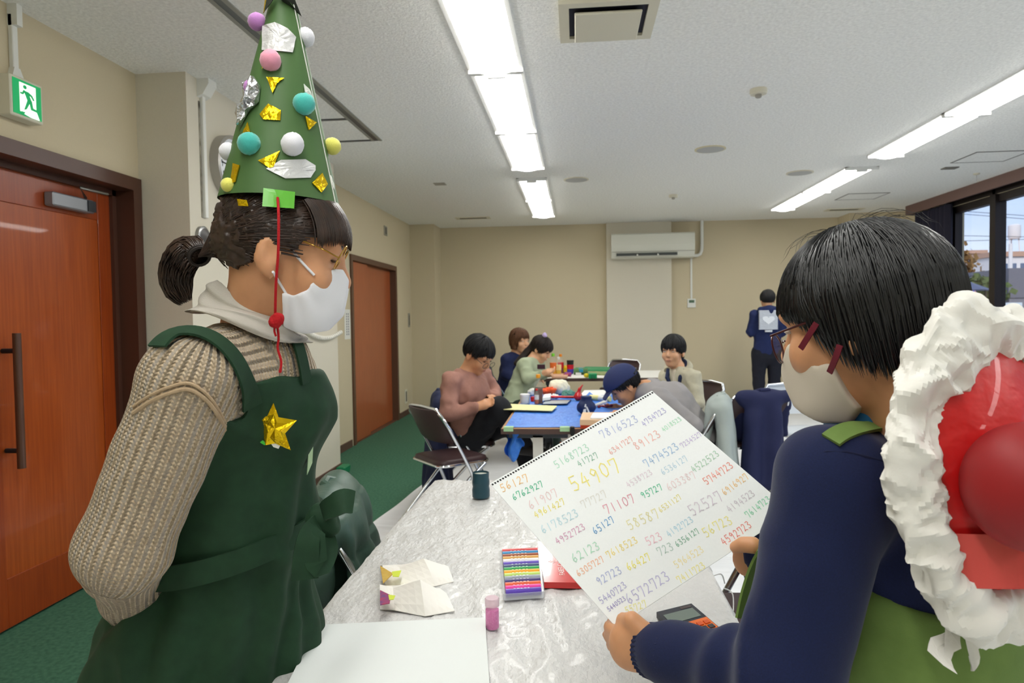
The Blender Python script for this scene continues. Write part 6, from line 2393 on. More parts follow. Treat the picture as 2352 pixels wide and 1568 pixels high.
a_, b_ = ob(1356, 918)+up*.02, ob(1402, 922)+up*.02
t = thing('paper_roll', a_, 'pale yellow paper roll beside the capped man', 'paper roll')
MB().tube([a_, b_], .020, 16).build('roll', mat('roll_yellow', (236, 226, 150), .6), t, True)
MB().tube([a_*.55+b_*.45, a_*.1+b_*.9], .0205, 16).build('white_band', M_white, t, True)
a_, b_ = ob(1366, 936)+up*.014, ob(1388, 929)+up*.016
t = thing('glue_tube', a_, 'white glue tube lying under the cap brim', 'tube')
MB().tube([a_, b_], [.010, .015], 12).build('tube_body', M_white, t, True)
MB().tube([b_, b_+(b_-a_)*.25], .008, 10).build('tube_cap', mat('tube_cap', (200, 196, 206), .4), t, True)
t = thing('wrapped_sweet', ob(1388, 938), 'dark red shiny wrapped sweet beside the glue tube', 'sweet')
a_ = ob(1390, 936)+up*.012
sdf_obj('wrapper', [ell_(a_, (.026, .014, .012)), cap_(a_+np.array([.024, 0, 0]), a_+np.array([.042, 0, .004]), .004, .012, .008), cap_(a_-np.array([.024, 0, 0]), a_-np.array([.042, 0, .004]), .004, .012, .008)], .0035, mat('wrap_red', (120, 14, 40), .2, coat=.6), t)
t = thing('paper_box', ob(1332, 972), 'beige box on a red base at the near edge of the middle table', 'box')
MB().prism([ob(x, y, ZB) for x, y in ((1333, 984), (1338, 964), (1420, 964), (1420, 984))], up*.028).build('red_base', mat('base_orange_red', (206, 70, 34), .5), t)
MB().prism([ob(x, y, ZB+.029) for x, y in ((1332, 976), (1338, 958), (1420, 958), (1420, 978))], up*.03).build('beige_lid', mat('box_beige', (222, 186, 150), .7), t)
MB().prism([ob(x, y, ZB+.060) for x, y in ((1356, 962), (1362, 951), (1420, 951), (1420, 962))], up*.008).build('white_card', M_paper, t)

# ------------------------------------------------------------------ items on the back table
M_cloth = mat('table_paper', (226, 224, 216), .7)
tag(MB().box((-.45, 7.135, TZ+.001), (.96, 8.06, TZ+.005)).build('table_paper', M_cloth), 'white paper sheet covering the back table', 'table cover')
bottle(1271, 862, .24, .036, (236, 168, 30), (120, 206, 50), 'orange juice bottle with green cap on the back table', (226, 110, 40))
bottle(1288, 858, .22, .034, (120, 26, 18), (236, 140, 30), 'red labelled cola bottle with orange cap on the back table', (196, 26, 34))
bottle(1283, 862, .20, .030, (232, 190, 30), (236, 236, 230), 'pale bottle between the juice and cola bottles', (238, 214, 150))
b = ob(1310, 858)
t = thing('cup_stack', b, 'stack of red and black cups on the back table', 'cups')
MB().lathe([(.034, 0), (.038, .05), (.036, .052)], b, 20).build('blue_cup', mat('cup_blue', (70, 60, 170), .4), t, True)
MB().lathe([(.036, .052), (.041, .10), (.038, .102)], b, 20).build('red_cup', mat('cup_red', (200, 20, 40), .4), t, True)
MB().lathe([(.036, .102), (.040, .15), (.037, .152), (.0001, .151)], b, 20).build('black_cup', mat('cup_black', (30, 34, 32), .4), t, True)
blob(1296, 857, .060, mat('yellow_pile', (240, 204, 20), .6), 'yellow craft pieces beside the cup stack', 'craft pieces', 'craft_pieces', .3, 12, .7)
blob(1303, 864, .040, mat('mixed_pile', (200, 60, 50), .6, noise=.3, nscale=30, c2=(60, 70, 150)), 'red and blue scraps before the cup stack', 'scraps', 'craft_scraps', .35, 13, .5)
for i, (x0, x1, y, r, c_, lb) in enumerate(((1318, 1350, 860, .035, (86, 122, 74), 'olive green paper roll on the back table'), (1322, 1346, 856, .03, (40, 130, 84), 'dark green felt roll behind the olive paper roll'))):
    a_, b_ = ob(x0, y)+up*r, ob(x1, y)+up*r
    t = thing('green_roll', a_, lb, 'roll', 'green rolls')
    MB().tube([a_, b_], r, 16).build('roll', mat('roll_%d' % c_[0], c_, .8), t, True)
    MB().tube([a_-(b_-a_)*.004, a_+(b_-a_)*.01], r*.55, 12).build('core', M_black, t, True)
a_ = ob(1350, 868)
t = thing('tape_roll', ob(1362, 868), 'bright green tape roll at the front of the back table', 'tape roll')
MB().prism([ob(x, y, ZB) for x, y in ((1352, 869), (1352, 866), (1371, 866), (1371, 869))], up*.045).build('tape', mat('tape_bright_green', (20, 150, 92), .4), t)
MB().lathe([(.02, -.006), (.022, 0), (.02, .006)], ob(1362, 869)+up*.022+np.array([0, -.012, 0]), 16, Matrix.Rotation(math.pi/2, 3, 'X')).build('core', mat('tape_core', (14, 120, 74), .5), t, True)
blob(1346, 867, .024, mat('yellow_bit', (226, 206, 40), .6), 'small yellow ball beside the bright green tape roll', 'ball', 'yellow_ball', .1, 15, .9)
flat('craft_paper', [(1267, 869), (1272, 857), (1305, 864), (1302, 869)], mat('craft_pink', (206, 160, 130), .7), 'pinkish brown paper at the front of the back table', 'paper', .02)
flat('green_board', [(1335, 852), (1345, 845), (1402, 846), (1402, 853)], mat('board_green', (56, 140, 90), .6), 'flat green board at the rear of the back table', 'board', .02)
flat('green_sheet', [(1345, 861), (1350, 855), (1402, 856), (1402, 862)], mat('sheet_olive', (140, 150, 100), .7, noise=.2, nscale=20), 'olive craft sheets stacked behind the green tape roll', 'paper', .015)
flat('blue_sponge', [(1327, 854), (1330, 850), (1341, 851), (1339, 855)], mat('sponge_blue', (40, 150, 190), .8), 'small blue sponge on the back table', 'sponge', .03, ZB+.03)
flat('white_block', [(1322, 861), (1325, 858), (1336, 858), (1335, 861)], M_white, 'small white block before the green rolls', 'block', .025, ZB)
# ------------------------------------------------------------------ people farther back
def limb_hand(pr, wr_, d, side, curl=.6, s=1.):
    """palm with four fingers and a thumb added to a list of prims; d = direction of the hand, side = thumb side"""
    d = unit(d)
    sd = unit(np.array(side)-d*np.dot(side, d))
    nn2 = np.cross(d, sd)
    pc = wr_+d*.055*s
    pr.append(cap_(wr_, pc, .025*s, .030*s, .02, ratio=1.25, axis=sd))
    for i in range(4):
        b0 = pc+d*.02*s+sd*(.022-.015*i)*s
        k1 = b0+(d*.035+nn2*.008*curl)*s*(1, 1.08, 1.0, .85)[i]
        k2 = k1+(d*(.03*(1-curl))+nn2*.03*curl)*s
        pr += [cap_(b0, k1, .0095*s, .0085*s, .004), cap_(k1, k2, .0085*s, .007*s, .002)]
    pr += [cap_(pc+sd*.02*s-d*.02*s, pc+sd*.042*s+d*.012*s, .0115*s, .009*s, .006), cap_(pc+sd*.042*s+d*.012*s, pc+sd*.04*s+d*.036*s, .009*s, .0075*s, .002)]


def bg_person(label, loc, head, J, top, bottom, hair_m, hair='short', skin=None, res=.011, feats=True, shut=False, legs=True, shoes=None, amp=.010, seed=1, fat=1., hands=True):
    """J: neck, chest, hip, sl, el, wl, sr, er, wr, and for legs hl, kl, al, hr, kr, ar"""
    t = person(loc, label)
    Hd = head
    sk_ = skin or M_skin
    body_ax = unit(J['sr']-J['sl'])
    pr = Hd.prims()+[cap_(Hd.w(0, -.025, -.05), J['neck']-up*.03, .049, .050, .03)]
    pr += [cap_(J['neck']-up*.03, J['chest'], .06, .08, .05, ratio=1.35, axis=body_ax), cap_(J['chest'], J['hip'], .08, .10, .05, ratio=1.35, axis=body_ax)]
    for q in 'lr':
        pr += [cap_(J['neck']-up*.04, J['s'+q], .04, .042, .04), cap_(J['s'+q], J['e'+q], .042, .036), cap_(J['e'+q], J['w'+q], .034, .024)]
        if hands:
            limb_hand(pr, J['w'+q], J['w'+q]-J['e'+q], unit(J['neck']-J['w'+q]), .55)
        if legs:
            pr += [cap_(J['h'+q], J['k'+q], .07, .05, .03), cap_(J['k'+q], J['a'+q], .05, .036, .03)]
    sdf_obj('body', pr, res*.72, sk_, t, carve=Hd.carves(), smooth=1)
    # top
    tp = [cap_(J['neck']-up*.05, J['chest'], .078*fat, .108*fat, .04, ratio=1.32, axis=body_ax), cap_(J['chest'], J['hip'], .108*fat, .118*fat, .05, ratio=1.3, axis=body_ax)]
    for q in 'lr':
        tp += [cap_(J['neck']-up*.06, J['s'+q], .06, .062, .05), cap_(J['s'+q], J['e'+q], .063, .054, .025), cap_(J['e'+q], J['w'+q]-(J['w'+q]-J['e'+q])*.06, .052, .038, .02)]
    nk = J['neck']+unit(Hd.w(0, -.025, -.05)-J['neck'])*.02
    tpo = sdf_obj(top[0], tp, res, top[1], t, disp=folds(amp, 13, seed), smooth=1, cut=lambda p: .057-np.linalg.norm(p-(nk+up*.015), axis=1))
    if legs:
        bt = [cap_(J['hip']-up*.0, J['hip']-up*.03, .115*fat, .12*fat, .04, ratio=1.3, axis=body_ax)]
        for q in 'lr':
            bt += [cap_(J['h'+q], J['k'+q], .092*fat, .072, .03), cap_(J['k'+q], J['a'+q], .072, .056, .02)]
        sdf_obj(bottom[0], bt, res*1.2, bottom[1], t, disp=folds(amp*.8, 12, seed+5), smooth=1)
        shoe_pair(t, [J['al']-up*.08, J['ar']-up*.08], shoes or MATS['shoe_dark'], Hd.f)
    # hair
    hair_m = {M_hair_blk: mat('hair_black_matte', (22, 21, 23), .6), M_hair_dk: mat('hair_brown_matte', (36, 26, 22), .6)}.get(hair_m, hair_m)
    fr_ = .024 if hair == 'pony' else .046
    hpz = [Hd.E((0, -.014, .040), (.084, .104, .092))]
    cut_len = {'short': (-.002, -.052), 'bob': (-.075, -.085), 'long': (-.03, -.06), 'pony': (-.004, -.05)}[hair]
    if hair == 'bob':
        hpz += [Hd.C((.06, -.01, .0), (.058, .0, -.07), .034, .030, .02), Hd.C((-.06, -.01, .0), (-.058, .0, -.07), .034, .030, .02), Hd.C((0, -.07, 0), (0, -.06, -.075), .06, .05, .02)]
    if hair == 'long':
        hpz += [Hd.C((0, -.08, .0), (0, -.10, -.10), .05, .045, .03), cap_(Hd.w(0, -.10, -.10), J['chest']-Hd.f*.13+up*.02, .048, .030, .02)]
    if hair == 'pony':
        hpz += [Hd.C((.0, -.10, -.02), (.0, -.135, -.05), .022, .03, .02), Hd.C((.0, -.135, -.05), (.03, -.15, -.13), .03, .016, .02)]

    def hcut(p):
        q = Hd.loc(p)
        a = np.abs(np.arctan2(q[:, 0], q[:, 1]+.0))
        front = np.interp(a, [0, .55, .95, 1.25, 1.6, 2.2, 3.2], [fr_, fr_-.006, .016, cut_len[0], cut_len[0] if hair == 'bob' else .004, cut_len[1], cut_len[1]])
        if hair in ('long', 'pony'):
            front = np.where(q[:, 1] < -.075, -9., front)
        return (front-q[:, 2])*Hd.s
    ho = sdf_obj('hair', hpz, res*.55, hair_m, t, cut=hcut, smooth=1, disp=lambda v: .0016*np.sin(5*vnoise(Hd.loc(v)*np.array([3, 3, .6]), 9, seed)))
    style = {'short': ([0, .5, .85, 1.15, 1.5, 1.9, 2.4, 3.15], [.050, .046, .030, .000, .006, -.020, -.042, -.048]),
             'bob': ([0, .5, .85, 1.05, 1.5, 1.9, 2.4, 3.15], [.046, .036, .0, -.060, -.078, -.082, -.084, -.084]),
             'long': ([0, .5, .85, 1.15, 1.5, 1.9, 2.4, 3.15], [.034, .026, .006, -.030, -.01, -.04, -.055, -.06]),
             'pony': ([0, .5, .85, 1.15, 1.5, 1.9, 2.4, 3.15], [.026, .022, .012, -.006, .0, -.03, -.045, -.05])}[hair]
    rb_ = random.Random(seed)
    hc2, hr2 = np.array([0, -.014, .040]), np.array([.086, .107, .094])
    pa, ra_ = [], []
    for _ in range(520):
        th = rb_.uniform(-math.pi, math.pi)
        ze = float(np.interp(abs(th), *style))+rb_.uniform(-.012, .010)
        ph0 = math.radians(rb_.choice((4, 14, 28, 44, 60))+rb_.uniform(-4, 6))
        zc = (ze-hc2[2])/hr2[2]
        pe = math.acos(max(-.95, min(1, zc)))
        if pe < ph0+.1:
            continue
        k_ = 1+rb_.uniform(-.02, .05)
        dth = rb_.uniform(-.18, .18)
        hang = 1. if hair == 'bob' else .3
        pts_ = []
        for u in np.linspace(0, 1, 8):
            f_ = ph0+(pe-ph0)*u
            a_ = th+dth*u
            h_ = math.sin(f_) if f_ < 1.5 else 1-(1-math.sin(f_))*(1-hang*.8)
            pts_.append(Hd.w(*(hc2+hr2*k_*np.array([h_*math.sin(a_), h_*math.cos(a_), math.cos(f_)]))))
        pa.append(pts_)
        ra_.append(rb_.uniform(.0028, .0050))
    strand_mesh('hair_locks', pa, ra_, hair_m, ho)
    if feats:
        Hd.features(t, shut, hair_m)
    return t, tpo, ho, Hd


M_blk_tr = mat('trousers_black', (20, 22, 28), .85)
V = lambda x, y, Y: P(x, y, Y)
# ---- man in the pink sweater
pm = Head(V(1098, 816, 4.72), (.80, -.42, -.62), 1.08)
hp_ = np.array([-.81, 4.92, .50])
J = dict(neck=V(1068, 856, 4.74), chest=V(1076, 900, 4.74), hip=hp_+np.array([.02, 0, .02]), sr=V(1036, 876, 4.56), er=V(1030, 950, 4.48), wr=V(1094, 934, 4.52), sl=V(1108, 862, 4.94), el=V(1136, 905, 4.96), wl=V(1132, 914, 4.78),
         hr=hp_+np.array([.06, -.09, .0]), kr=V(1146, 936, 4.66), ar=V(1205, 1020, 4.74), hl=hp_+np.array([.06, .09, 0]), kl=V(1178, 975, 4.92), al=np.array([-.30, 4.9, .09]))
M_pink = mat('sweater_pink', (160, 116, 102), .9, noise=.05, nscale=60)
t, tpo, ho, Hd = bg_person('seated man in dusty pink sweater and glasses looking down at his hands', (-.80, 4.8, 0), pm, J, ('sweater', M_pink), ('trousers', M_blk_tr), M_hair_blk, 'short', shut=True, seed=3, fat=1.15, amp=.012, skin=M_skin2)
gl_ = MB().tube([Hd.w(.078, .0, .012), Hd.w(.074, .095, .008)], .0022, 6).build('glasses', M_black, t, True)
for q in (1, -1):
    MB().tube([Hd.w(q*.036+.026*math.cos(a), .105, -.004+.02*math.sin(a)) for a in np.linspace(0, 2*math.pi, 20, endpoint=False)], .0018, 5, closed=True).build('rim', M_black, gl_, True)

# ---- woman in navy with brown bob
wm = Head(V(1194, 784, 6.9), (.72, -.66, -.08), 1.02)
hp_ = np.array([-.76, 7.22, .50])
J = dict(neck=V(1185, 812, 6.95), chest=V(1178, 848, 7.0), hip=hp_, sr=V(1165, 826, 6.84), er=V(1164, 860, 6.78), wr=V(1182, 872, 6.72), sl=V(1206, 824, 7.12), el=V(1214, 862, 7.14), wl=V(1232, 868, 7.05),
         hr=hp_+np.array([.05, -.09, 0]), kr=hp_+np.array([.42, -.16, .02]), ar=np.array([-.34, 7.05, .09]), hl=hp_+np.array([.05, .09, 0]), kl=hp_+np.array([.44, .02, .02]), al=np.array([-.32, 7.25, .09]))
t, tpo, ho, Hd = bg_person('seated woman with brown bob in navy sweater with white collar', (-.76, 7.2, 0), wm, J, ('sweater', mat('sweater_navy2', (24, 34, 74), .9)), ('trousers', M_blk_tr), M_hair_br, 'bob', seed=7)
MB().tube([Hd.w(0, -.05, -.13)*.5+J['neck']*.5+unit(np.cross(Hd.f, up))*math.cos(a)*.066+unit([Hd.f[0], Hd.f[1], 0])*math.sin(a)*.066+up*(-.012-.02*math.sin(a)) for a in np.linspace(0, 2*math.pi, 24, endpoint=False)], .012, 8, closed=True, flat=(1.5, (0, 0, 1))).build('collar', M_white, tpo, True)

# ---- girl in pale green
gm = Head(V(1243, 803, 6.42), (.80, -.28, -.52), .98)
hp_ = np.array([-.70, 6.36, .50])
J = dict(neck=V(1222, 826, 6.42), chest=V(1212, 856, 6.40), hip=hp_+np.array([.10, 0, .02]), sr=V(1206, 838, 6.27), er=V(1212, 868, 6.18), wr=V(1246, 858, 6.16), sl=V(1234, 834, 6.56), el=V(1246, 858, 6.60), wl=V(1258, 858, 6.46),
         hr=hp_+np.array([.12, -.08, 0]), kr=hp_+np.array([.46, -.09, .02]), ar=np.array([-.22, 6.27, .09]), hl=hp_+np.array([.12, .08, 0]), kl=hp_+np.array([.46, .09, .02]), al=np.array([-.22, 6.45, .09]))
t, tpo, ho, Hd = bg_person('girl in pale green sweatshirt with long dark hair bent over her craft', (-.70, 6.36, 0), gm, J, ('sweatshirt', mat('sweat_green', (170, 180, 150), .9)), ('skirt_trousers', mat('dark_green_cloth', (30, 44, 36), .9)), M_hair_dk, 'long', shut=True, seed=9)
sdf_obj('hair_scrunchie', [ell_(Hd.w(.01, -.035, .135), (.022, .022, .026)), ell_(Hd.w(.03, -.03, .150), (.014, .014, .02))], .005, mat('scrunchie_lilac', (206, 186, 232), .8), ho, disp=folds(.004, 60, 3))
# black phone in her hands
tag(MB().box((-.035, -.005, -.02), (.035, .005, .02), Matrix.Translation(Vector(V(1243, 842, 6.10)))).build('craft_piece', mat('craft_dark', (60, 24, 40), .5)), 'small dark craft piece in the girl\'s hands', 'craft piece')

# ---- man in the cap leaning over the table
cm = Head(V(1436, 888, 4.72), (-.80, -.10, -.62), 1.06)
hp_ = np.array([.80, 4.72, .52])
J = dict(neck=V(1484, 884, 4.74), chest=V(1545, 922, 4.74), hip=hp_, sl=V(1516, 915, 4.56), el=V(1592, 978, 4.50), wl=V(1440, 958, 4.52), sr=V(1500, 890, 4.94), er=V(1520, 950, 5.0), wr=V(1428, 940, 4.84),
         hl=hp_+np.array([-.05, -.09, 0]), kl=hp_+np.array([-.42, -.10, .0]), al=np.array([.40, 4.60, .09]), hr=hp_+np.array([-.05, .09, 0]), kr=hp_+np.array([-.42, .10, 0]), ar=np.array([.40, 4.82, .09]))
t, tpo, ho, Hd = bg_person('man in navy cap and grey sweater leaning far over the table', (.80, 4.72, 0), cm, J, ('sweater', mat('sweater_grey', (150, 146, 146), .9)), ('trousers', mat('trousers_grey2', (60, 62, 68), .9)), M_hair_blk, 'short', shut=True, seed=13, fat=1.12, skin=M_skin2)
M_cap = mat('cap_navy', (40, 50, 92), .85, noise=.05, nscale=80)
cpo = thing('baseball_cap', Hd.w(0, .0, .05), 'navy cap worn by the leaning man', 'cap')
sdf_obj('crown', [Hd.E((0, -.004, .050), (.101, .122, .104))], .006, M_cap, cpo, cut=lambda p: (.045-Hd.loc(p)[:, 2]-.10*np.clip(Hd.loc(p)[:, 1]+.02, -1, .0)*-2)*Hd.s)
sdf_obj('brim', [cap_(Hd.w(0, .09, .045), Hd.w(0, .155, .022), .010, .008, .01, ratio=7.5, axis=Hd.r)], .005, M_cap, cpo)
MB().lathe([(.0001, .008), (.008, .005), (.010, 0)], Hd.w(0, -.004, .153), 10).build('button', M_cap, cpo, True)
MB().tube(spline([Hd.w(.075, -.09, .045), Hd.w(.0, -.130, .05), Hd.w(-.075, -.09, .045)], 10), .006, 8).build('back_strap', M_black, cpo, True)

# ---- woman in the cream hoodie
hm = Head(V(1546, 808, 5.55), (-.50, -.86, -.05), 1.05)
hp_ = np.array([.93, 5.72, .50])
J = dict(neck=V(1558, 845, 5.58), chest=V(1565, 885, 5.6), hip=hp_, sr=V(1532, 866, 5.72), er=V(1524, 905, 5.70), wr=V(1530, 940, 5.55), sl=V(1592, 868, 5.46), el=V(1602, 925, 5.40), wl=V(1560, 950, 5.32),
         hl=hp_+np.array([-.02, -.08, 0]), kl=hp_+np.array([-.26, -.36, .02]), al=np.array([.60, 5.35, .09]), hr=hp_+np.array([-.06, .04, 0]), kr=hp_+np.array([-.40, -.22, .02]), ar=np.array([.48, 5.48, .09]))
M_crm = mat('hoodie_cream', (198, 192, 168), .9, noise=.04, nscale=60)
t, tpo, ho, Hd = bg_person('seated woman in cream zip hoodie looking toward the camera', (.93, 5.7, 0), hm, J, ('hoodie', M_crm), ('trousers', M_blk_tr), M_hair_blk, 'pony', seed=17)
nk = J['neck']
bf = unit([Hd.f[0], Hd.f[1], 0])
br_ = unit(np.cross(Hd.f, up))
MB().tube([nk+br_*math.cos(a)*.088+bf*math.sin(a)*.06+up*(.0-.045*math.sin(a)) for a in np.linspace(-3.6, .45, 24)], .030, 10).build('hood', M_crm, tpo, True)
MB().tube([nk+br_*math.cos(a)*.066+bf*math.sin(a)*.05+up*(.016-.045*math.sin(a)) for a in np.linspace(-3.6, .45, 24)], .017, 8).build('hood_lining', mat('lining_navy', (34, 44, 76), .85), tpo, True)
for q in (1, -1):
    MB().tube([nk+br_*q*.062+bf*.05-up*.01, nk+br_*q*.055+bf*.10-up*.07, J['chest']+br_*q*.03+bf*.125], [.018, .017, .012], 8).build('lining_edge', MATS['lining_navy'], tpo, True)
sdf_obj('zip_opening', [cap_(nk+bf*.07-up*.03, J['chest']+bf*.125, .03, .02, .02, ratio=.9, axis=br_)], .007, mat('inner_cream', (206, 196, 176), .9), tpo)

# ---- standing man in the printed hoodie
sm_h = Head(V(1763, 690, 9.0), (.05, .98, -.25), 1.02)
fx = float(V(1762, 800, 9.0)[0])
J = dict(neck=V(1763, 712, 9.0), chest=V(1763, 745, 9.0), hip=np.array([fx, 9.0, .86]), sl=V(1733, 724, 9.0), el=V(1725, 762, 9.0), wl=V(1724, 768, 9.24), sr=V(1791, 724, 9.0), er=V(1797, 762, 9.0), wr=V(1794, 768, 9.24),
         hl=np.array([fx-.09, 9.0, .84]), kl=np.array([fx-.10, 9.02, .46]), al=np.array([fx-.09, 8.98, .09]), hr=np.array([fx+.09, 9.0, .84]), kr=np.array([fx+.10, 9.04, .46]), ar=np.array([fx+.07, 9.02, .09]))
M_hd = mat('hoodie_navy', (24, 36, 80), .9)
t, tpo, ho, Hd = bg_person('man standing with his back turned in printed navy hoodie and dark trousers', (fx, 9.0, 0), sm_h, J, ('hoodie', M_hd), ('trousers', mat('trousers_ink', (22, 24, 36), .9)), M_hair_blk, 'short', seed=21, feats=False, fat=1.12)
sdf_obj('hood', [cap_(J['neck']+np.array([-.10, -.07, -.0]), J['neck']+np.array([.10, -.07, -.0]), .045, None, .03), cap_(J['neck']+np.array([0, -.10, -.02]), J['neck']+np.array([0, -.13, -.13]), .08, .03, .04)], .009, M_hd, tpo)
yb_ = 9.0-.158
pr0, pr1 = P(1744, 712, yb_), P(1786, 756, yb_)
pz = MB()
nl2 = 14
for i in range(nl2):
    z0_ = pr1[2]+(pr0[2]-pr1[2])*i/nl2
    zz1 = pr1[2]+(pr0[2]-pr1[2])*(i+.78)/nl2
    pz.box((pr0[0], yb_-.012, z0_), (pr1[0], yb_+.03, zz1))
po = pz.build('striped_print', mat('print_pale', (206, 212, 222), .8), tpo)
po['kind'] = 'stuff'
hcx, hcz = (pr0[0]+pr1[0])/2, (pr0[2]+pr1[2])/2
hv = [(hcx+.075*math.sin(a)**3, yb_-.014, hcz+.06*(13*math.cos(a)-5*math.cos(2*a)-2*math.cos(3*a)-math.cos(4*a))/16) for a in np.linspace(0, 2*math.pi, 30, endpoint=False)]
MB().prism(hv, (0, .03, 0)).build('heart_print', mat('print_white2', (226, 230, 236), .8), tpo)
tx = MB()
for i in range(5):
    a0 = P(1758+3.2*i, 760, yb_)
    tx.box((a0[0], yb_-.013, a0[2]-.012), (a0[0]+.012, yb_+.03, a0[2]+.012))
tx.build('printed_word', MATS['print_white2'], tpo)['kind'] = 'stuff'
# ------------------------------------------------------------------ right hand table cover, then what lies outside the window
def rcov(u, v):
    x = 1.94+u*.53
    y = 3.56+v*2.22
    return (x, y, TZ+.006)


rc_ = MB().grid(rcov, 30, 60, (0, 0, .002))
rv = np.array(rc_.v)
rv[:, 2] += .006*np.abs(vnoise(rv, 9, 3))+.003*vnoise(rv, 22, 4)
rc_.v = [tuple(p) for p in rv]
tag(rc_.build('table_cover', M_plast, None, True), 'white plastic sheet on the table at the right', 'table cover')

# ground
gr = MB().box((XR+.2, -40, -.6), (260, 320, -.45)).build('ground', mat('asphalt', (120, 122, 126), .9, noise=.1, nscale=3))
struct(gr, 'grey ground outside the window')
M_conc = mat('concrete_white', (228, 222, 220), .8)
M_conc2 = mat('concrete_warm', (190, 150, 128), .8)
M_winb = mat('far_window', (96, 110, 136), .2)
M_roofb = mat('roof_slate', (84, 92, 120), .7)


def XY(px_, Y):
    return float(P(px_, 700, Y)[0])


def Zp(py_, px_, Y):
    return float(P(px_, py_, Y)[2])


def building(px0, px1, Y, top, label, m, floors, win_n, depth=10, base=-.45, rail=None):
    x0, x1 = XY(px0, Y), XY(px1, Y)
    zt_ = Zp(top, px0, Y)
    t = thing('building', ((x0+x1)/2, Y, base), label, 'building')
    MB().box((x0, Y, base), (x1, Y+depth, zt_)).build('wall', m, t)
    MB().box((x0-.2, Y-.3, zt_), (x1+.2, Y+depth, zt_+.5)).build('parapet', rail or m, t)
    fh = 3.0
    for f in range(floors):
        zf = zt_-fh*(f+1)
        if zf < base:
            break
        sl = MB().box((x0-.1, Y-1.2, zf-.12), (x1+.1, Y, zf+.10)).box((x0-.1, Y-1.25, zf+.1), (x1+.1, Y-1.15, zf+1.0)).build('balcony', m, t)
        for i in range(win_n):
            u = (i+.2)/win_n
            xa = x0+(x1-x0)*u
            xb = xa+(x1-x0)/win_n*.55
            MB().box((xa, Y-.04, zf+.3), (xb, Y, zf+2.3)).build('window', M_winb, t)
    return t


building(2278, 2420, 75, 590, 'long white apartment block with balconies outside the window', M_conc, 4, 7, 14, rail=M_conc2)
building(2205, 2262, 110, 690 if False else 583, 'brownish apartment block left of the white block', M_conc2, 4, 4, 12)
t = thing('water_tank', (XY(2330, 78), 82, 20), 'white roof tank on a stand above the apartment block', 'water tank')
xt, zt2 = XY(2328, 80), Zp(552, 2328, 80)
zb2 = Zp(590, 2278, 75)+1.0
MB().lathe([(.55, zt2+.2), (.6, zt2+.3), (.6, zt2+1.6), (.4, zt2+1.75), (.0001, zt2+1.8)], (xt, 80, 0), 16).build('tank', M_conc, t, True)
for q in ((-.5, 0), (.5, 0), (0, .5)):
    MB().tube([(xt+q[0]*.9, 80+q[1], zt2+.3), (xt+q[0]*1.2, 80+q[1], zb2-.5)], .07, 6).build('leg', M_conc, t)


def house(px0, px1, Y, eave, ridge, label, mw, mr, depth=7, flat_=False):
    x0, x1 = XY(px0, Y), XY(px1, Y)
    ze, zr = Zp(eave, px0, Y), Zp(ridge, px0, Y)
    t = thing('house', ((x0+x1)/2, Y, -.45), label, 'house')
    MB().box((x0, Y, -.45), (x1, Y+depth, ze)).build('wall', mw, t)
    if flat_:
        MB().box((x0-.1, Y-.1, ze), (x1+.1, Y+depth, zr)).build('roof', mr, t)
    else:
        MB().prism([(x0-.4, Y-.5, ze), (x0-.4, Y+depth+.5, ze), (x0-.4, Y+depth/2, zr)], (x1-x0+.8, 0, 0)).build('roof', mr, t)
    w0 = x0+(x1-x0)*.25
    MB().box((w0, Y-.03, ze-1.6), (w0+(x1-x0)*.3, Y, ze-.6)).build('window', M_winb, t)
    return t


house(2268, 2322, 58, 660, 622, 'low house with blue grey pitched roof', mat('house_pale', (176, 174, 176), .8), M_roofb)
house(2318, 2420, 45, 684, 616, 'grey block house at the right of the window view', mat('house_grey', (130, 128, 136), .8), mat('house_grey_top', (112, 110, 120), .8), 8, True)
house(2206, 2258, 74, 672, 640, 'brown roofed house behind the swing', mat('house_brown', (184, 150, 118), .8), mat('roof_brown', (128, 104, 88), .7))
# white van and dark car
t = thing('white_van', (XY(2325, 38), 38, -.45), 'white van parked outside', 'van')
x0, x1 = XY(2300, 38), XY(2348, 38)
MB().prism([(x0, 38, .0), (x0, 38, 1.1), (x0+.25, 38, 1.75), (x1, 38, 1.75), (x1, 38, .0)], (0, 1.7, 0)).build('body', mat('van_white', (214, 222, 228), .3), t)
MB().prism([(x0+.1, 37.98, 1.1), (x0+.3, 37.98, 1.6), (x1-.1, 37.98, 1.6), (x1-.1, 37.98, 1.1)], (0, .03, 0)).build('side_window', M_winb, t)
for x in (x0+.3, x1-.3):
    MB().lathe([(.32, -.1), (.32, .1)], (x, 38, -.13), 14, Matrix.Rotation(math.pi/2, 3, 'X')).build('wheel', M_black, t)
t = thing('dark_car', (XY(2300, 28), 28, -.45), 'dark car parked outside before the van', 'car')
x0, x1 = XY(2276, 28), XY(2318, 28)
MB().prism([(x0, 28, -.15), (x0, 28, .45), (x0+.25, 28, 1.05), (x1-.5, 28, 1.05), (x1-.1, 28, .5), (x1, 28, -.15)], (0, 1.6, 0)).build('body', mat('car_dark', (40, 40, 46), .25), t)
MB().prism([(x0+.15, 27.98, .5), (x0+.3, 27.98, .95), (x1-.5, 27.98, .95), (x1-.25, 27.98, .5)], (0, .02, 0)).build('side_window', M_winb, t)
for x in (x0+.25, x1-.25):
    MB().lathe([(.28, -.1), (.28, .1)], (x, 28, -.17), 14, Matrix.Rotation(math.pi/2, 3, 'X')).build('wheel', M_black, t)
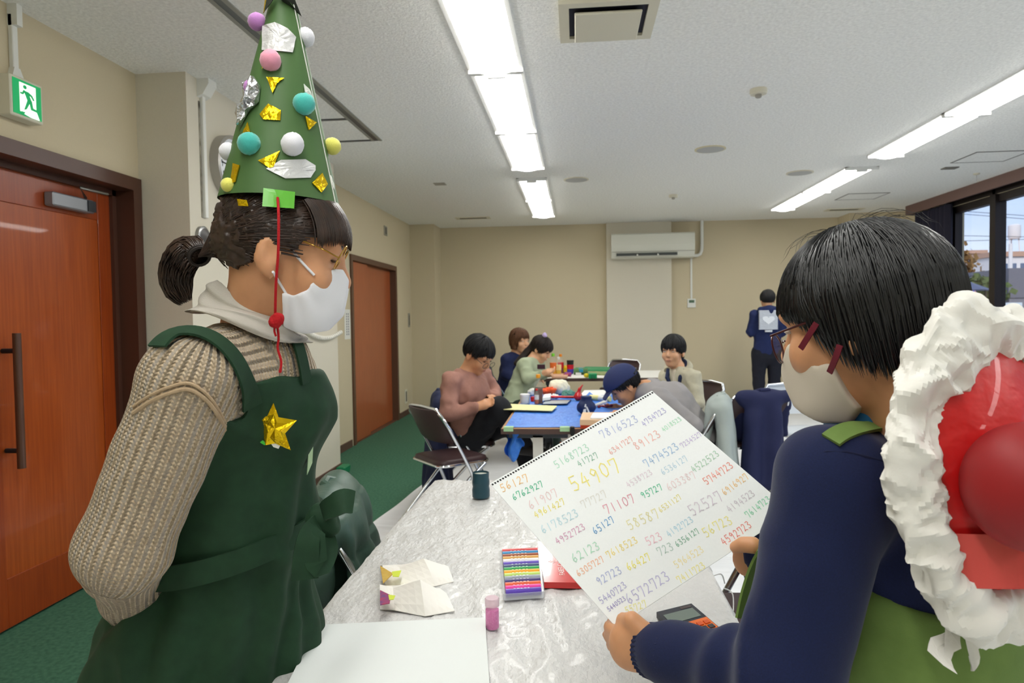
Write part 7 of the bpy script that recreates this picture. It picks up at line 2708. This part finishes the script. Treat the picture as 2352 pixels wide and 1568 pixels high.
# red and white road rail
t = thing('road_rail', (XY(2320, 25), 25, -.45), 'low red rail along the road outside', 'rail')
MB().tube([(XY(2262, 25), 25, Zp(736, 2300, 25)), (XY(2420, 25), 25, Zp(736, 2300, 25))], .035, 8).build('bar', mat('rail_red', (206, 50, 60), .5), t)
for x in (2270, 2310, 2350, 2400):
    MB().tube([(XY(x, 25), 25, -.45), (XY(x, 25), 25, Zp(736, 2300, 25))], .03, 8).build('post', mat('rail_post', (210, 206, 200), .5), t)

# trees
M_leaf1 = mat('leaf_olive', (84, 96, 52), .8, noise=.3, nscale=3)
M_leaf2 = mat('leaf_autumn', (140, 104, 58), .8, noise=.3, nscale=3)
M_bark = mat('bark', (70, 58, 50), .9)


def tree(px_, Y, top, spread, n, leaf, label, seed, bare=False):
    rn_ = random.Random(seed)
    x = XY(px_, Y)
    zt_ = Zp(top, px_, Y)
    t = thing('tree', (x, Y, -.45), label, 'tree', 'trees outside the window')
    tr = MB().tube([(x, Y, -.45), (x+.1, Y, zt_*.45), (x-.05, Y, zt_*.85)], [.16, .11, .03], 8)
    for i in range(14):
        a = rn_.uniform(0, 6.28)
        z0_ = zt_*rn_.uniform(.3, .8)
        L_ = spread*rn_.uniform(.4, 1.)
        tr.tube([(x, Y, z0_), (x+L_*.5*math.cos(a), Y+L_*.5*math.sin(a), z0_+L_*.4), (x+L_*math.cos(a), Y+L_*math.sin(a), z0_+L_*.6)], [.05, .03, .012], 5)
    tr.build('trunk', M_bark, t)
    fo_ = MB()
    for i in range(n):
        u, v, w = [rn_.gauss(0, .45) for _ in range(3)]
        c = np.array([x+u*spread, Y+v*spread, zt_*.66+w*zt_*.30])
        if c[2] > zt_:
            continue
        d1, d2 = np.random.RandomState(seed*999+i).randn(2, 3)
        d1, d2 = unit(d1)*.32, unit(d2)*.22
        fo_.add([c-d1, c-d2, c+d1, c+d2], [(0, 1, 2, 3)])
    f_ = fo_.build('foliage', leaf, t)
    f_['kind'] = 'stuff'


tree(2196, 55, 560, 1.3, 500, M_leaf2, 'thin autumn tree at the left of the window view', 1)
tree(2222, 46, 632, 1.1, 900, M_leaf1, 'bushy olive green tree behind the swing', 2)
tree(2246, 42, 640, 1.1, 700, M_leaf1, 'second green tree beside the window post', 3)
tree(2200, 33, 700, .8, 900, M_leaf2, 'low brown shrub mass under the swing', 4)
tree(2240, 35, 705, .8, 900, M_leaf2, 'low brown shrub right of the swing legs', 5)

# swing set with string lights
t = thing('swing_set', (XY(2215, 30), 30, -.45), 'blue swing frame with an orange beaded top bar', 'swing')
M_blue = mat('swing_blue', (54, 72, 190), .5)
M_oran = mat('swing_orange', (236, 160, 40), .5)
sx0, sx1, sz = XY(2186, 30), XY(2240, 30), Zp(671, 2220, 30)
MB().tube([(sx0, 30, sz), (sx1, 30, sz)], .06, 8).build('top_bar', M_blue, t)
for i in range(8):
    x = sx0+(sx1-sx0)*(i+.7)/8
    MB().lathe([(.05, -.05), (.085, 0), (.05, .05)], (x, 30, sz-.02), 8, Matrix.Rotation(math.pi/2, 3, 'Y')).build('orange_ring', M_oran, t)
for x in (sx0, sx1):
    for dx, dy in ((-1.0, -.9), (.1, .9), (-1.0, .9)):
        MB().tube([(x, 30, sz), (x+dx, 30+dy, -.45)], .05, 8).build('leg', M_blue, t)
for i in range(2):
    x = sx0+(sx1-sx0)*(.35+.3*i)
    for d in (-.16, .16):
        MB().tube([(x+d, 30, sz), (x+d, 30, .1)], .018, 5).build('chain', M_conc, t)
    MB().box((x-.22, 29.9, .06), (x+.22, 30.1, .1)).build('seat', M_oran, t)
# gazebo roof
t = thing('gazebo', (XY(2225, 40), 40, -.45), 'gazebo with blue grey roof behind the swing', 'gazebo')
gx, gz0, gz1 = XY(2228, 40), Zp(668, 2225, 40), Zp(652, 2225, 40)
MB().lathe([(1.1, gz0), (1.15, gz0+.05), (.05, gz1+.1)], (gx, 40, 0), 4).build('roof', M_roofb, t)
for dx, dy in ((-.7, -.2), (.7, -.2), (0, .7)):
    MB().tube([(gx+dx, 40+dy, -.45), (gx+dx, 40+dy, gz0)], .05, 8).build('post', M_bark, t)
# utility poles and wires
t = thing('utility_pole', (XY(2320, 50), 50, -.45), 'pale utility pole with wires outside the window', 'utility pole')
ux = XY(2320, 50)
MB().tube([(ux, 50, -.45), (ux, 50, Zp(560, 2320, 50))], [.16, .11], 10).build('pole', M_conc, t)
for y0_, y1_ in ((480, 500), (486, 508), (540, 545), (555, 548)):
    MB().tube([(XY(2140, 50), 50, Zp(y0_, 2140, 50)), (XY(2420, 50), 50, Zp(y1_, 2420, 50))], .018, 5).build('wire', M_black, t)
